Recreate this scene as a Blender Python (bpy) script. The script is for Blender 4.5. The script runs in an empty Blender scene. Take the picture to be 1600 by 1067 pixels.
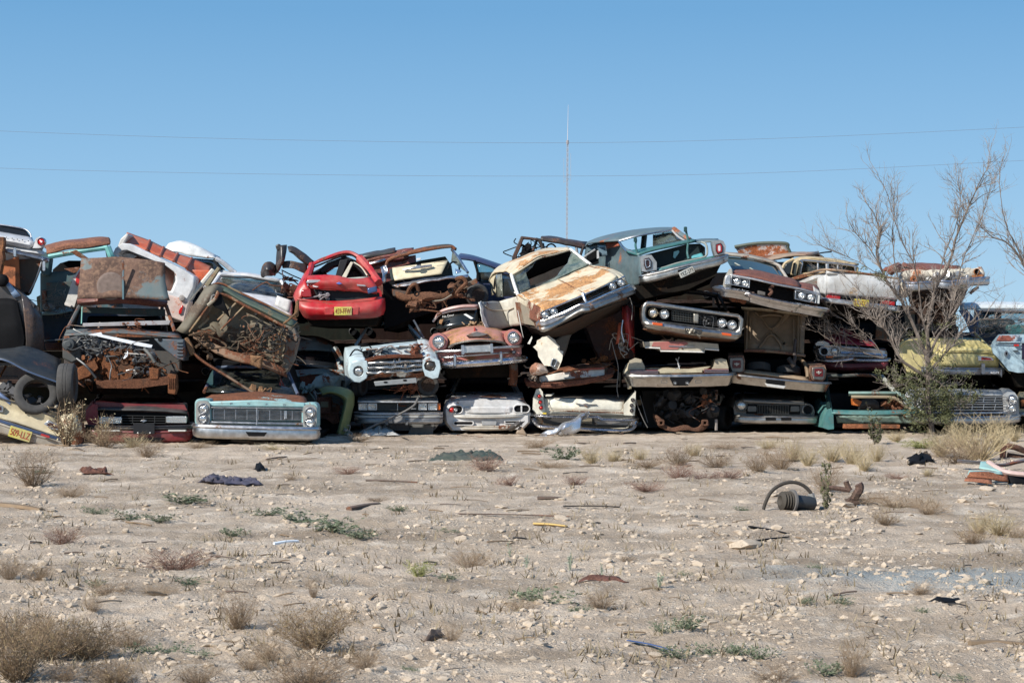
import bpy, bmesh, math, random
from mathutils import Vector, Matrix, noise
R = math.radians
C = bpy.context.scene.collection
SC = bpy.context.scene
F = 2880.0          # focal length in photo pixels
CZ = 1.6            # eye height
HZ = 545.0          # horizon row
# ---------------------------------------------------------------- camera
cd = bpy.data.cameras.new('camera'); cam = bpy.data.objects.new('camera', cd); C.objects.link(cam)
cam.location = (0, 0, CZ); cam.rotation_euler = (R(90), 0, 0)
cd.sensor_width = 36; cd.lens = 36*F/1600; cd.shift_y = (HZ-533.5)/1600
cd.clip_start = .1; cd.clip_end = 6000
SC.camera = cam
# ---------------------------------------------------------------- sky, sun, exposure
SUN = Vector((-.62, -.52, .62)).normalized()
w = bpy.data.worlds.new('World'); SC.world = w; w.use_nodes = True
nt = w.node_tree; nt.nodes.clear()
sk = nt.nodes.new('ShaderNodeTexSky'); sk.sky_type = 'NISHITA'; sk.sun_disc = False
sk.sun_elevation = math.asin(SUN.z); sk.sun_rotation = math.atan2(SUN.x, SUN.y)
sk.altitude = 1200; sk.air_density = 1.0; sk.dust_density = 0.0; sk.ozone_density = 4.5
bg = nt.nodes.new('ShaderNodeBackground'); bg.inputs[1].default_value = .086
wo = nt.nodes.new('ShaderNodeOutputWorld')
tcw = nt.nodes.new('ShaderNodeTexCoord'); sep = nt.nodes.new('ShaderNodeSeparateXYZ'); nt.links.new(tcw.outputs['Generated'], sep.inputs[0])
rp = nt.nodes.new('ShaderNodeValToRGB'); nt.links.new(sep.outputs[2], rp.inputs[0])       # air colour by height above the horizon
for i, (q, c) in enumerate(((0, (4.0, 6.1, 7.9, 1)), (.10, (2.6, 4.9, 7.4, 1)))): rp.color_ramp.elements[i].position = q; rp.color_ramp.elements[i].color = c
for q, c in ((.18, (1.55, 3.75, 6.5, 1)), (1, (.7, 1.7, 4.2, 1))): e = rp.color_ramp.elements.new(q); e.color = c
mxw = nt.nodes.new('ShaderNodeMix'); mxw.data_type = 'RGBA'; mxw.inputs[0].default_value = .9
nt.links.new(sk.outputs[0], mxw.inputs[6]); nt.links.new(rp.outputs[0], mxw.inputs[7]); nt.links.new(mxw.outputs[2], bg.inputs[0]); nt.links.new(bg.outputs[0], wo.inputs[0])
sd = bpy.data.lights.new('sun', 'SUN'); so = bpy.data.objects.new('sun', sd); C.objects.link(so)
sd.energy = 5.0; sd.angle = R(.55); sd.color = (1, .955, .88)
so.rotation_euler = SUN.to_track_quat('Z', 'Y').to_euler(); so.location = (-30, -20, 40)
SC.view_settings.view_transform = 'Standard'; SC.view_settings.look = 'None'
SC.view_settings.exposure = .33; SC.view_settings.gamma = 1
SC.render.engine = 'CYCLES'
# ---------------------------------------------------------------- materials
_m = {}
def nn(t, ty, **k):
    n = t.nodes.new(ty)
    for a, b in k.items():
        if a in n.inputs: n.inputs[a].default_value = b
        else: setattr(n, a, b)
    return n
def newmat(name):
    m = bpy.data.materials.new(name); m.use_nodes = True
    t = m.node_tree; t.nodes.clear()
    o = t.nodes.new('ShaderNodeOutputMaterial'); p = t.nodes.new('ShaderNodeBsdfPrincipled')
    t.links.new(p.outputs[0], o.inputs[0])
    return m, t, p
def mixc(t, f, a, b):
    n = t.nodes.new('ShaderNodeMix'); n.data_type = 'RGBA'
    for s, v in ((0, f), (6, a), (7, b)):
        if hasattr(v, 'links') or isinstance(v, bpy.types.NodeSocket): t.links.new(v, n.inputs[s])
        else: n.inputs[s].default_value = v if s == 0 else (*v, 1)[:4]
    return n.outputs[2]
def mth(t, op, a, b=0.0, clamp=False):
    n = t.nodes.new('ShaderNodeMath'); n.operation = op; n.use_clamp = clamp
    for i, v in ((0, a), (1, b)):
        if isinstance(v, bpy.types.NodeSocket): t.links.new(v, n.inputs[i])
        else: n.inputs[i].default_value = v
    return n.outputs[0]
def ramp(t, f, lo, hi):
    n = t.nodes.new('ShaderNodeMapRange'); n.inputs[1].default_value = lo; n.inputs[2].default_value = hi
    n.clamp = True; t.links.new(f, n.inputs[0]); return n.outputs[0]
def paint(col, rust=.2, dust=.25, rough=.4, metal=0., sc=1.0, seed=0, rc=(.16, .055, .024), spec=.5, bump=.25, fw=.19):
    dust *= min(1, .25+2.2*(col[0]+col[1]+col[2])/3)
    key = ('p', col, rust, dust, rough, metal, sc, seed, rc, fw)
    if key in _m: return _m[key]
    m, t, p = newmat('weathered_paint')
    tc = nn(t, 'ShaderNodeTexCoord'); mp = nn(t, 'ShaderNodeMapping', Location=(seed*3.7, seed*1.9, seed*2.3))
    t.links.new(tc.outputs['Object'], mp.inputs[0]); V = mp.outputs[0]
    def noi(scale, det=6, ro=.6, vec=V):
        n = nn(t, 'ShaderNodeTexNoise', Scale=scale, Detail=det, Roughness=ro); t.links.new(vec, n.inputs['Vector']); return n.outputs[0]
    mp2 = nn(t, 'ShaderNodeMapping', Scale=(9, 9, 1.2)); t.links.new(V, mp2.inputs[0])
    big = noi(1.7*sc, 9, .66); fine = noi(38*sc, 4, .6); med = noi(7*sc, 6, .65); strk = noi(1.0, 5, .6, mp2.outputs[0])
    f = mth(t, 'ADD', mth(t, 'MULTIPLY', big, 1-fw), mth(t, 'MULTIPLY', fine, fw))
    th = .5+(.5-rust)*.34
    mask = ramp(t, f, th-.012, th+.014)
    edge = ramp(t, f, th-.075, th+.02)                     # thinned, faded paint round the rust
    base = mixc(t, ramp(t, med, .38, .66), tuple(c*.80 for c in col), tuple(min(1, c*1.08) for c in col))
    base = mixc(t, mth(t, 'MULTIPLY', edge, .45 if rust > .02 else 0), base, tuple(c*.5+r*.9 for c, r in zip(col, rc)))
    base = mixc(t, mth(t, 'MULTIPLY', ramp(t, strk, .45, .75), dust*.8), base, (.27, .21, .15))
    base = mixc(t, mth(t, 'MULTIPLY', ramp(t, big, .60, .42), dust), base, (.36, .29, .21))
    rustc = mixc(t, ramp(t, med, .35, .62), tuple(c*.42 for c in rc), rc)
    rustc = mixc(t, ramp(t, fine, .45, .8), rustc, (min(1, rc[0]*1.9), rc[1]*2.0, rc[2]*1.8))
    colr = mixc(t, mask if rust > 0 else 0.0, base, rustc)
    t.links.new(colr, p.inputs['Base Color'])
    rr = mth(t, 'ADD', mth(t, 'MULTIPLY', med, .35), rough-.12)
    rr = mth(t, 'MAXIMUM', rr, mth(t, 'MULTIPLY', mask, .85 if rust > 0 else 0))
    t.links.new(rr, p.inputs['Roughness'])
    if metal:
        t.links.new(mth(t, 'MULTIPLY', mth(t, 'SUBTRACT', 1.0, mask if rust > 0 else 0.0), metal), p.inputs['Metallic'])
    p.inputs['Specular IOR Level'].default_value = spec
    b = nn(t, 'ShaderNodeBump', Strength=bump, Distance=.02)
    t.links.new(mth(t, 'ADD', mth(t, 'MULTIPLY', med, .5), mth(t, 'MULTIPLY', mth(t, 'MULTIPLY', fine, mask if rust > 0 else .1), .6)), b.inputs['Height'])
    t.links.new(b.outputs[0], p.inputs['Normal'])
    _m[key] = m; return m
def chrome(rust=.12, seed=0, col=(.62, .63, .65), rough=.2):
    rough += .07
    return paint(col, rust*.8, .12, rough, 1.0, 1.5, seed, rc=(.15, .075, .04), bump=.05, fw=.08)
def rusty(seed=0, col=(.20, .075, .03), dark=.3):
    return paint(tuple(c*.35 for c in col), 1-dark, .2, .8, 0, 1.6, seed, rc=col, spec=.2, bump=.6)
def plain(col, rough=.6, metal=0, spec=.4, name='plain_surface', var=.25):
    key = ('q', col, rough, metal, spec)
    if key in _m: return _m[key]
    m, t, p = newmat(name)
    tc = nn(t, 'ShaderNodeTexCoord'); n = nn(t, 'ShaderNodeTexNoise', Scale=14.0, Detail=5.0)
    t.links.new(tc.outputs['Object'], n.inputs['Vector'])
    t.links.new(mixc(t, n.outputs[0], tuple(c*(1-var) for c in col), tuple(min(1, c*(1+var)) for c in col)), p.inputs['Base Color'])
    p.inputs['Roughness'].default_value = rough; p.inputs['Metallic'].default_value = metal
    p.inputs['Specular IOR Level'].default_value = spec
    _m[key] = m; return m
def lensmat():
    if 'lens' in _m: return _m['lens']
    m, t, p = newmat('headlight_lens')
    tc = nn(t, 'ShaderNodeTexCoord'); v = nn(t, 'ShaderNodeTexWave', Scale=16.0, Distortion=1.5)
    t.links.new(tc.outputs['Object'], v.inputs['Vector'])
    v2 = nn(t, 'ShaderNodeTexNoise', Scale=30.0); t.links.new(tc.outputs['Object'], v2.inputs['Vector'])
    t.links.new(mixc(t, v2.outputs[0], (.35, .36, .36), (.85, .86, .84)), p.inputs['Base Color'])
    p.inputs['Metallic'].default_value = .75; p.inputs['Roughness'].default_value = .17
    b = nn(t, 'ShaderNodeBump', Strength=.5, Distance=.01); t.links.new(mth(t, 'ADD', v.outputs[1], v2.outputs[0]), b.inputs['Height'])
    t.links.new(b.outputs[0], p.inputs['Normal']); p.inputs['Coat Weight'].default_value = .8; p.inputs['Coat Roughness'].default_value = .05
    _m['lens'] = m; return m
def glass(tint=(.55, .68, .66), dirt=.18):
    key = ('g', tint, dirt)
    if key in _m: return _m[key]
    m = bpy.data.materials.new('window_glass'); m.use_nodes = True; t = m.node_tree; t.nodes.clear()
    o = nn(t, 'ShaderNodeOutputMaterial'); tr = nn(t, 'ShaderNodeBsdfTransparent', Color=(*tint, 1))
    gl = nn(t, 'ShaderNodeBsdfGlossy', Roughness=.06); gl.inputs[0].default_value = (.9, .95, 1, 1)
    df = nn(t, 'ShaderNodeBsdfDiffuse'); df.inputs[0].default_value = (.35, .36, .30, 1)
    fr = nn(t, 'ShaderNodeFresnel', IOR=1.6); m1 = nn(t, 'ShaderNodeMixShader'); m2 = nn(t, 'ShaderNodeMixShader')
    tc = nn(t, 'ShaderNodeTexCoord'); n = nn(t, 'ShaderNodeTexNoise', Scale=5.0, Detail=8.0, Roughness=.7)
    t.links.new(tc.outputs['Object'], n.inputs['Vector'])
    t.links.new(fr.outputs[0], m1.inputs[0]); t.links.new(tr.outputs[0], m1.inputs[1]); t.links.new(gl.outputs[0], m1.inputs[2])
    t.links.new(mth(t, 'MULTIPLY', ramp(t, n.outputs[0], .35, .7), dirt*1.6), m2.inputs[0])
    t.links.new(m1.outputs[0], m2.inputs[1]); t.links.new(df.outputs[0], m2.inputs[2]); t.links.new(m2.outputs[0], o.inputs[0])
    _m[key] = m; return m
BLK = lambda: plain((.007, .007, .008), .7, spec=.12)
RUB = lambda: plain((.06, .057, .054), .85, var=.4)
UNDER = lambda: paint((.008, .0075, .007), .28, .1, .9, 0, 1, 3, rc=(.03, .016, .01), spec=.05)  # colour darkened so sunlit undersides read as deep shade
RED = lambda: plain((.5, .012, .01), .18, spec=.7)
LENSR = lambda: plain((.32, .01, .012), .15, spec=.8)
# ---------------------------------------------------------------- geometry helpers
def U(px, py, Y): return Vector(((px-800)*Y/F, Y, CZ-(py-HZ)*Y/F))
def cat(P, n, lin=False):
    P = [Vector(p) for p in P]; k = len(P)-1; out = []
    if k == 0: return P
    for i in range(n+1):
        u = i/n*k; j = min(int(u), k-1); f = u-j
        b, c = P[j], P[j+1]
        if lin or k == 1: out.append(b.lerp(c, f)); continue
        a = P[j-1] if j > 0 else b*2-c; d = P[j+2] if j+2 <= k else c*2-b
        out.append(.5*((2*b)+(c-a)*f+(2*a-5*b+4*c-d)*f*f+(3*b-a-3*c+d)*f**3))
    return out
def crump(v, a, s, seed=0):
    if not a: return v
    q = v*s+Vector((seed*7.3, seed*3.1, 0))
    return v+a*(noise.noise_vector(q)+.5*noise.noise_vector(q*2.6))
class T:
    "one thing: its parts are built in world space and re-based on an Empty at its foot"
    def __init__(s, name, label, cat_, Y=35, group=None, grown=False):
        s.Y = Y; s.root = bpy.data.objects.new(name, None); C.objects.link(s.root)
        s.root['label'] = label; s.root['category'] = cat_
        if group: s.root['group'] = group
        s.parts = []; s.pp = False; s.yaw = None     # each car stands turned a little towards the viewer
    def w(s, p, par=False):
        x, y = p[0], p[1]; d = p[2] if len(p) > 2 else 0
        if par and not s.pp: 
            if s.yaw is None: s.yaw = (min(1700, max(-60, x))-800)/F*.94
            v = U(x, y, s.Y); return Vector((v.x+d*s.yaw, v.y+d, v.z))
        return U(x, y, s.Y+d)
    def mesh(s, name, V, Fc, mat, par=None, sharp=38, bev=0, sol=0, label=None, kind=None):
        me = bpy.data.meshes.new(name); me.from_pydata([tuple(v) for v in V], [], Fc); me.validate()
        bm = bmesh.new(); bm.from_mesh(me); bmesh.ops.recalc_face_normals(bm, faces=bm.faces); bm.to_mesh(me); bm.free()
        me.materials.append(mat)
        for p in me.polygons: p.use_smooth = True
        me.set_sharp_from_angle(angle=R(sharp))
        o = bpy.data.objects.new(name, me); C.objects.link(o); o.parent = par or s.root
        if label: o['label'] = label
        if kind: o['kind'] = kind
        if sol:
            q = o.modifiers.new('thick', 'SOLIDIFY'); q.thickness = sol; q.offset = 0
        if bev:
            q = o.modifiers.new('bevel', 'BEVEL'); q.width = bev; q.segments = 2; q.limit_method = 'ANGLE'; q.angle_limit = R(30)
        s.parts.append(o); return o
    def G(s, name, rows, mat, n=10, m=14, th=.012, cr=0, cs=2.2, seed=0, par=None, lin=False, pr=False, label=None, lr=False):
        g = [cat([s.w(p, pr) for p in r], m, lin) for r in rows]
        cols = [cat([g[i][j] for i in range(len(g))], n, lin or lr) for j in range(m+1)]
        V = [crump(cols[j][i], cr, cs, seed) for i in range(n+1) for j in range(m+1)]
        Fc = [(i*(m+1)+j, i*(m+1)+j+1, (i+1)*(m+1)+j+1, (i+1)*(m+1)+j) for i in range(n) for j in range(m)]
        return s.mesh(name, V, Fc, mat, par, sol=th, label=label)
    def EX(s, name, pts, d0, d1, mat, bev=.012, par=None, cr=0, sharp=38, label=None, pr=True, holes=None):
        V = [s.w((p[0], p[1], d0+(p[2] if len(p) > 2 else 0)), pr) for p in pts]; k = len(V)
        W = [v+Vector((0, d1-d0, 0)) for v in V]
        Fc = [tuple(range(k)), tuple(range(2*k-1, k-1, -1))]+[(i, k+i, k+(i+1) % k, (i+1) % k) for i in range(k)]
        V = [crump(v, cr, 3) for v in V+W]
        return s.mesh(name, V, Fc, mat, par, bev=bev, sharp=sharp, label=label)
    def RING(s, name, outer, inner, d0, d1, mat, bev=.008, par=None, label=None):
        k = len(outer); A = [s.w((*p[:2], d0), True) for p in outer]; B = [s.w((*p[:2], d0), True) for p in inner]
        dv = Vector((0, d1-d0, 0)); V = A+B+[v+dv for v in A]+[v+dv for v in B]; Fc = []
        for i in range(k):
            j = (i+1) % k
            Fc += [(i, j, k+j, k+i), (2*k+j, 2*k+i, 3*k+i, 3*k+j), (i, 2*k+i, 2*k+j, j), (k+j, 3*k+j, 3*k+i, k+i)]
        return s.mesh(name, V, Fc, mat, par, bev=bev, label=label)
    def LO(s, name, secs, mat, n=16, cr=0, cs=1.5, seed=0, par=None, label=None, sub=0, sharp=38, lin=True):
        "secs: list of (dy, outline); parallel loft of closed outlines"
        S = [[s.w((p[0], p[1], d+(p[2] if len(p) > 2 else 0)), True) for p in pts] for d, pts in secs]
        if sub:
            S = [[v for i in range(len(q)) for v in (q[i].lerp(q[(i+1) % len(q)], f/sub) for f in range(sub))] for q in S]
        k = len(S[0]); cols = [cat([q[i] for q in S], n, lin) for i in range(k)]
        V = [crump(cols[i][r], cr, cs, seed) for r in range(n+1) for i in range(k)]
        Fc = [(r*k+i, r*k+(i+1) % k, (r+1)*k+(i+1) % k, (r+1)*k+i) for r in range(n) for i in range(k)]
        Fc += [tuple(range(k)), tuple(range((n+1)*k-1, n*k-1, -1))]
        return s.mesh(name, V, Fc, mat, par, label=label, sharp=sharp)
    def TU(s, name, pts, r, mat, n=None, k=7, par=None, pr=False, label=None, lin=False, r2=None, mesh=True, flat=1.0):
        P = [s.w(p, pr) for p in pts]; n = n or max(2, (len(P)-1)*(1 if lin else 5))
        V, Fc = tube(cat(P, n, lin), r, k, r2, flat)
        return s.mesh(name, V, Fc, mat, par, label=label) if mesh else (V, Fc)
    def BU(s, name, pts, h, mat, b=.05, t=.06, n=None, par=None, pr=True, cr=0, prof=None, label=None, lin=False):
        P = [s.w(p, pr) for p in pts]; n = n or (len(P)-1)*8; P = cat(P, n, lin); H = h*s.Y/F/2
        prof = prof or [(-1, t), (-1, 0), (-.72, -b*.8), (-.1, -b), (.45, -b*.85), (.62, -b*1.25), (.95, -b*.9), (1, 0), (1, t)]
        V = []; k = len(prof)
        for i, p in enumerate(P):
            tg = (P[min(i+1, n)]-P[max(i-1, 0)]).normalized(); up = (Vector((0, 0, 1))-tg*tg.z).normalized()
            N = up.cross(tg).normalized()
            for a, q in prof: V.append(crump(p+up*(a*H)+N*q, cr, 4))
        Fc = [(i*k+j, i*k+(j+1) % k, (i+1)*k+(j+1) % k, (i+1)*k+j) for i in range(n) for j in range(k)]
        Fc += [tuple(range(k)), tuple(range((n+1)*k-1, n*k-1, -1))]
        return s.mesh(name, V, Fc, mat, par, label=label, sharp=30, bev=.004)
    def lathe(s, name, c, ax, prof, mat, k=20, par=None, sq=(1, 1), label=None, cap=True):
        "prof: (radius, along axis)"
        ax = Vector(ax).normalized(); u = ax.cross(Vector((0, 0, 1)));
        u = u.normalized() if u.length > .1 else Vector((1, 0, 0)); v = u.cross(ax)
        V = []; m = len(prof)
        for i in range(k):
            a = 2*math.pi*i/k
            for r, z in prof: V.append(c+u*(math.cos(a)*r*sq[0])+v*(math.sin(a)*r*sq[1])+ax*z)
        Fc = [(i*m+j, ((i+1) % k)*m+j, ((i+1) % k)*m+j+1, i*m+j+1) for i in range(k) for j in range(m-1)]
        if cap: Fc += [tuple(i*m for i in range(k)), tuple(i*m+m-1 for i in reversed(range(k)))]
        return s.mesh(name, V, Fc, mat, par, label=label, sharp=50)
    def LAMP(s, px, py, r, d=0, name='headlight', par=None, tilt=(0, 0), lens=None, bez=None, empty=False, sq=(1, 1), pr=True, rim=1.28, label=None):
        q = r*s.Y/F; c = s.w((px, py, d), pr); ax = (tilt[0], -1, tilt[1])
        if empty:
            e = s.lathe(name, c, ax, [(q*1.2, -.03), (q*1.25, .02), (q*1.05, .03), (q, 0), (q*.8, -.1), (q*.1, -.14)], bez or chrome(.25, 2), par=par, sq=sq, label=label); s.lathe('socket_void', c, ax, [(q*.9, -.06), (q*.88, -.005), (q*.05, -.01)], BLK(), par=e, sq=sq); return e
        b = s.lathe(name, c, ax, [(q*rim, -.06), (q*rim*1.02, .01), (q*1.12, .028), (q*.98, .012), (q*.94, -.02), (q*.3, -.05)], bez or chrome(.1, 1), par=par, sq=sq, label=label)
        s.lathe('lens', c, ax, [(q*.955, -.015), (q*.94, .004), (q*.7, .02), (q*.35, .029), (q*.05, .032)], lens or lensmat(), par=b, sq=sq)
        return b
    def BX(s, name, quad, d0, d1, mat, bev=.006, par=None, label=None): return s.EX(name, quad, d0, d1, mat, bev, par, label=label)
    def GR(s, name, q, nh, nv, mat, d=0, r=.5, rv=.4, par=None, back=None, dep=.04, bdep=.05):
        "grille of bars filling the quad q = tl, tr, br, bl (px)"
        V, Fc = [], []
        def P(u, v):
            a = (q[0][0]+(q[1][0]-q[0][0])*u, q[0][1]+(q[1][1]-q[0][1])*u); b = (q[3][0]+(q[2][0]-q[3][0])*u, q[3][1]+(q[2][1]-q[3][1])*u)
            return (a[0]+(b[0]-a[0])*v, a[1]+(b[1]-a[1])*v)
        W = abs(q[1][0]-q[0][0])+.01; H = abs(q[3][1]-q[0][1])+.01
        def bar(u0, v0, u1, v1, dd):
            b = len(V)
            for z in (d-dd, d+dep):
                for (u, v) in ((u0, v0), (u1, v0), (u1, v1), (u0, v1)): V.append(s.w((*P(u, v), z), True))
            for f in ((0, 1, 2, 3), (7, 6, 5, 4), (0, 4, 5, 1), (1, 5, 6, 2), (2, 6, 7, 3), (3, 7, 4, 0)): Fc.append(tuple(b+i for i in f))
        for i in range(nh):
            v = i/(nh-1) if nh > 1 else .5; bar(0, v-r/H/2, 1, v+r/H/2, 0)
        for i in range(nv):
            u = i/(nv-1) if nv > 1 else .5; bar(u-rv/W/2, 0, u+rv/W/2, 1, .004)
        o = s.mesh(name, V, Fc, mat, par, sharp=30)
        if back: s.EX('grille_backing', [tuple(p) for p in q], d+bdep, d+bdep+.03, back, 0, par=o)
        return o
    def WHEEL(s, px, py, Rr, d=0, ax=(1, 0, 0), wd=.2, name='wheel', rim=True, par=None, rimmat=None, pr=True, hole=.62):
        c = s.w((px, py, d), pr); R_ = Rr*s.Y/F; h = wd/2; i = R_*hole
        pr_ = [(i, -h*.8), (R_*.8, -h), (R_*.93, -h*.95), (R_*.99, -h*.75), (R_, -h*.25), (R_*.985, -h*.22), (R_*.985, -h*.16), (R_, -h*.13), (R_, h*.13), (R_*.985, h*.16), (R_*.985, h*.22), (R_, h*.25), (R_*.99, h*.75), (R_*.93, h*.95), (R_*.8, h), (i, h*.8), (i*.97, 0), (i, -h*.8)]
        t = s.lathe(name if rim is None else 'tyre', c, ax, pr_, RUB(), k=32, par=par, cap=False)
        if rim: s.lathe('rim', c, ax, [(i*1.0, -h*.7), (i*.95, -h*.3), (i*.45, -h*.1), (i*.4, h*.2), (i*.15, h*.3), (i*.15, h*.1), (i*.4, 0), (i*.95, -h*.1), (i*.98, h*.75), (i*1.03, h*.78)], rimmat or rusty(2, (.06, .04, .032)), k=24, par=t)
        return t
    def PLATE(s, px, py, wpx, hpx, txt, col, tcol, d=0, ang=0, sub=None):
        ca, sa = math.cos(R(ang)), math.sin(R(ang))
        q = [(px+x*ca+y*sa, py-x*sa+y*ca) for x, y in ((-wpx/2, -hpx/2), (wpx/2, -hpx/2), (wpx/2, hpx/2), (-wpx/2, hpx/2))]
        o = s.EX('number_plate', q, d-.012, d, paint(tuple(c*.82 for c in col), 0, .55, .5), .004)
        s.TXT(txt, px, py+(0 if not sub else -hpx*.06), hpx*.62, wpx*.88, tcol, d-.0155, ang, o, 'plate_lettering')
        if sub: s.TXT(sub, px, py+hpx*.37, hpx*.16, wpx*.5, tcol, d-.0155, ang, o, 'plate_lettering')
        return o
    def TXT(s, txt, px, py, hpx, wpx, col, d=0, ang=0, par=None, name='lettering', mat=None, th=.002):
        cu = bpy.data.curves.new('t', 'FONT'); cu.body = txt; cu.align_x = 'CENTER'; cu.align_y = 'CENTER'; cu.extrude = .001
        tmp = bpy.data.objects.new('t', cu); C.objects.link(tmp)
        me = bpy.data.meshes.new_from_object(tmp); bpy.data.objects.remove(tmp); bpy.data.curves.remove(cu)
        xs = [v.co.x for v in me.vertices]; ys = [v.co.y for v in me.vertices]
        sx = (wpx*s.Y/F)/(max(xs)-min(xs)); sy = (hpx*s.Y/F)/(max(ys)-min(ys)); cx = (max(xs)+min(xs))/2; cy = (max(ys)+min(ys))/2
        c = s.w((px, py, d), True); a = R(ang)
        for v in me.vertices:
            x = (v.co.x-cx)*sx; z = (v.co.y-cy)*sy; v.co = c+Vector((x*math.cos(a)-z*math.sin(a), v.co.z*th/.001, x*math.sin(a)+z*math.cos(a)))
        me.materials.clear(); me.materials.append(mat or plain(col, .5)); me.name = name
        o = bpy.data.objects.new(name, me); C.objects.link(o); o.parent = par or s.root; s.parts.append(o); return o
    def JUNK(s, name, quad, d0, d1, n, mat, seed=0, par=None, size=(.05, .16), hoses=6, hr=.012):
        "a tangle of blocks, pulleys and hoses: one part"
        rn = random.Random(seed); V, Fc = [], []
        def P():
            u, v = rn.random(), rn.random()
            a = [quad[0][i]+(quad[1][i]-quad[0][i])*u for i in (0, 1)]; b = [quad[3][i]+(quad[2][i]-quad[3][i])*u for i in (0, 1)]
            return s.w((a[0]+(b[0]-a[0])*v, a[1]+(b[1]-a[1])*v, rn.uniform(d0, d1)))
        for _ in range(n):
            c = P(); b = len(V); M = Matrix.Rotation(rn.uniform(-.9, .9), 3, 'Y') @ Matrix.Rotation(rn.uniform(-.7, .7), 3, 'X') @ Matrix.Rotation(rn.uniform(-.9, .9), 3, 'Z')
            z = Vector([rn.uniform(*size)*rn.choice((.4, 1, 1.3)) for _ in range(3)])
            if rn.random() < .5:
                for x in (-1, 1):
                    for y in (-1, 1):
                        for q in (-1, 1): V.append(c+M @ Vector((x*z.x*rn.uniform(.6, 1), y*z.y, q*z.z*rn.uniform(.6, 1)))*.6)
                for f in ((0, 1, 3, 2), (4, 6, 7, 5), (0, 4, 5, 1), (2, 3, 7, 6), (0, 2, 6, 4), (1, 5, 7, 3)): Fc.append(tuple(b+i for i in f))
            else:
                k = 10
                for e, rr in ((-1, .9), (-.8, 1), (.8, 1), (1, .5)):
                    for i in range(k): V.append(c+M @ Vector((math.cos(i*.6283)*z.x*.5*rr, e*z.y*.45, math.sin(i*.6283)*z.x*.5*rr)))
                for r in range(3): Fc += [(b+r*k+i, b+r*k+(i+1) % k, b+(r+1)*k+(i+1) % k, b+(r+1)*k+i) for i in range(k)]
                Fc += [tuple(b+i for i in range(k)), tuple(b+3*k+i for i in reversed(range(k)))]
        for _ in range(hoses):
            a = P(); q = [a]
            for _ in range(3): q.append(q[-1]+Vector((rn.gauss(0, .13), rn.gauss(0, .05), rn.gauss(-.02, .09))))
            v, f = tube(cat(q, 12), hr*rn.uniform(.5, 1.3), 5); b = len(V); V += v; Fc += [tuple(b+i for i in x) for x in f]
        return s.mesh(name, V, Fc, mat, par, sharp=35)
    def done(s):
        mn = Vector((1e9,)*3); mx = Vector((-1e9,)*3)
        for o in s.parts:
            for v in o.data.vertices:
                for i in range(3): mn[i] = min(mn[i], v.co[i]); mx[i] = max(mx[i], v.co[i])
        b = Vector(((mn.x+mx.x)/2, (mn.y+mx.y)/2, mn.z)); s.root.location = b
        for o in s.parts: o.data.transform(Matrix.Translation(-b))
        return s.root
def tube(P, r, k=7, r2=None, flat=1.0):
    V, Fc = [], []; n = len(P)-1; up = Vector((.13, .2, 1))
    for i, p in enumerate(P):
        tg = (P[min(i+1, n)]-P[max(i-1, 0)])
        tg = tg.normalized() if tg.length > 1e-7 else Vector((0, 0, 1))
        u = up-tg*up.dot(tg)
        if u.length < .05: u = Vector((1, 0, 0))-tg*tg.x
        u.normalize(); up = u; v = tg.cross(u); rr = r if r2 is None else r+(r2-r)*i/n
        for j in range(k):
            a = 2*math.pi*j/k; V.append(p+u*(math.cos(a)*rr*flat)+v*(math.sin(a)*rr))
    Fc = [(i*k+j, i*k+(j+1) % k, (i+1)*k+(j+1) % k, (i+1)*k+j) for i in range(n) for j in range(k)]
    Fc += [tuple(range(k)), tuple(range((n+1)*k-1, n*k-1, -1))]
    return V, Fc
def rr(x0, y0, x1, y1, r=4, n=4):
    "rounded rectangle in px"
    o = []
    for cx, cy, a in ((x1-r, y0+r, -90), (x1-r, y1-r, 0), (x0+r, y1-r, 90), (x0+r, y0+r, 180)):
        for i in range(n+1):
            t = R(a+90*i/n); o.append((cx+r*math.cos(t), cy+r*math.sin(t)))
    return o
def rot(pts, cx, cy, a):
    c, s_ = math.cos(R(a)), math.sin(R(a))
    return [(cx+(p[0]-cx)*c+(p[1]-cy)*s_, cy-(p[0]-cx)*s_+(p[1]-cy)*c, *p[2:]) for p in pts]
def shell(t, pts, mat, d0=.12, L=4.6, cr=.03, seed=0, taper=.97, name='body', label=None, sub=2, cs=1.3):
    "the car's lower body, running back from the traced end"
    cx = sum(p[0] for p in pts)/len(pts); cy = sum(p[1] for p in pts)/len(pts)
    def sc(f): return [(cx+(p[0]-cx)*f, cy+(p[1]-cy)*f) for p in pts]
    return t.LO(name, [(d0, sc(.985)), (L*.3, sc(1.0)), (L*.7, sc(1.0)), (L, sc(taper))], mat, cr=cr, seed=seed, sub=sub, cs=cs, label=label)
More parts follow.
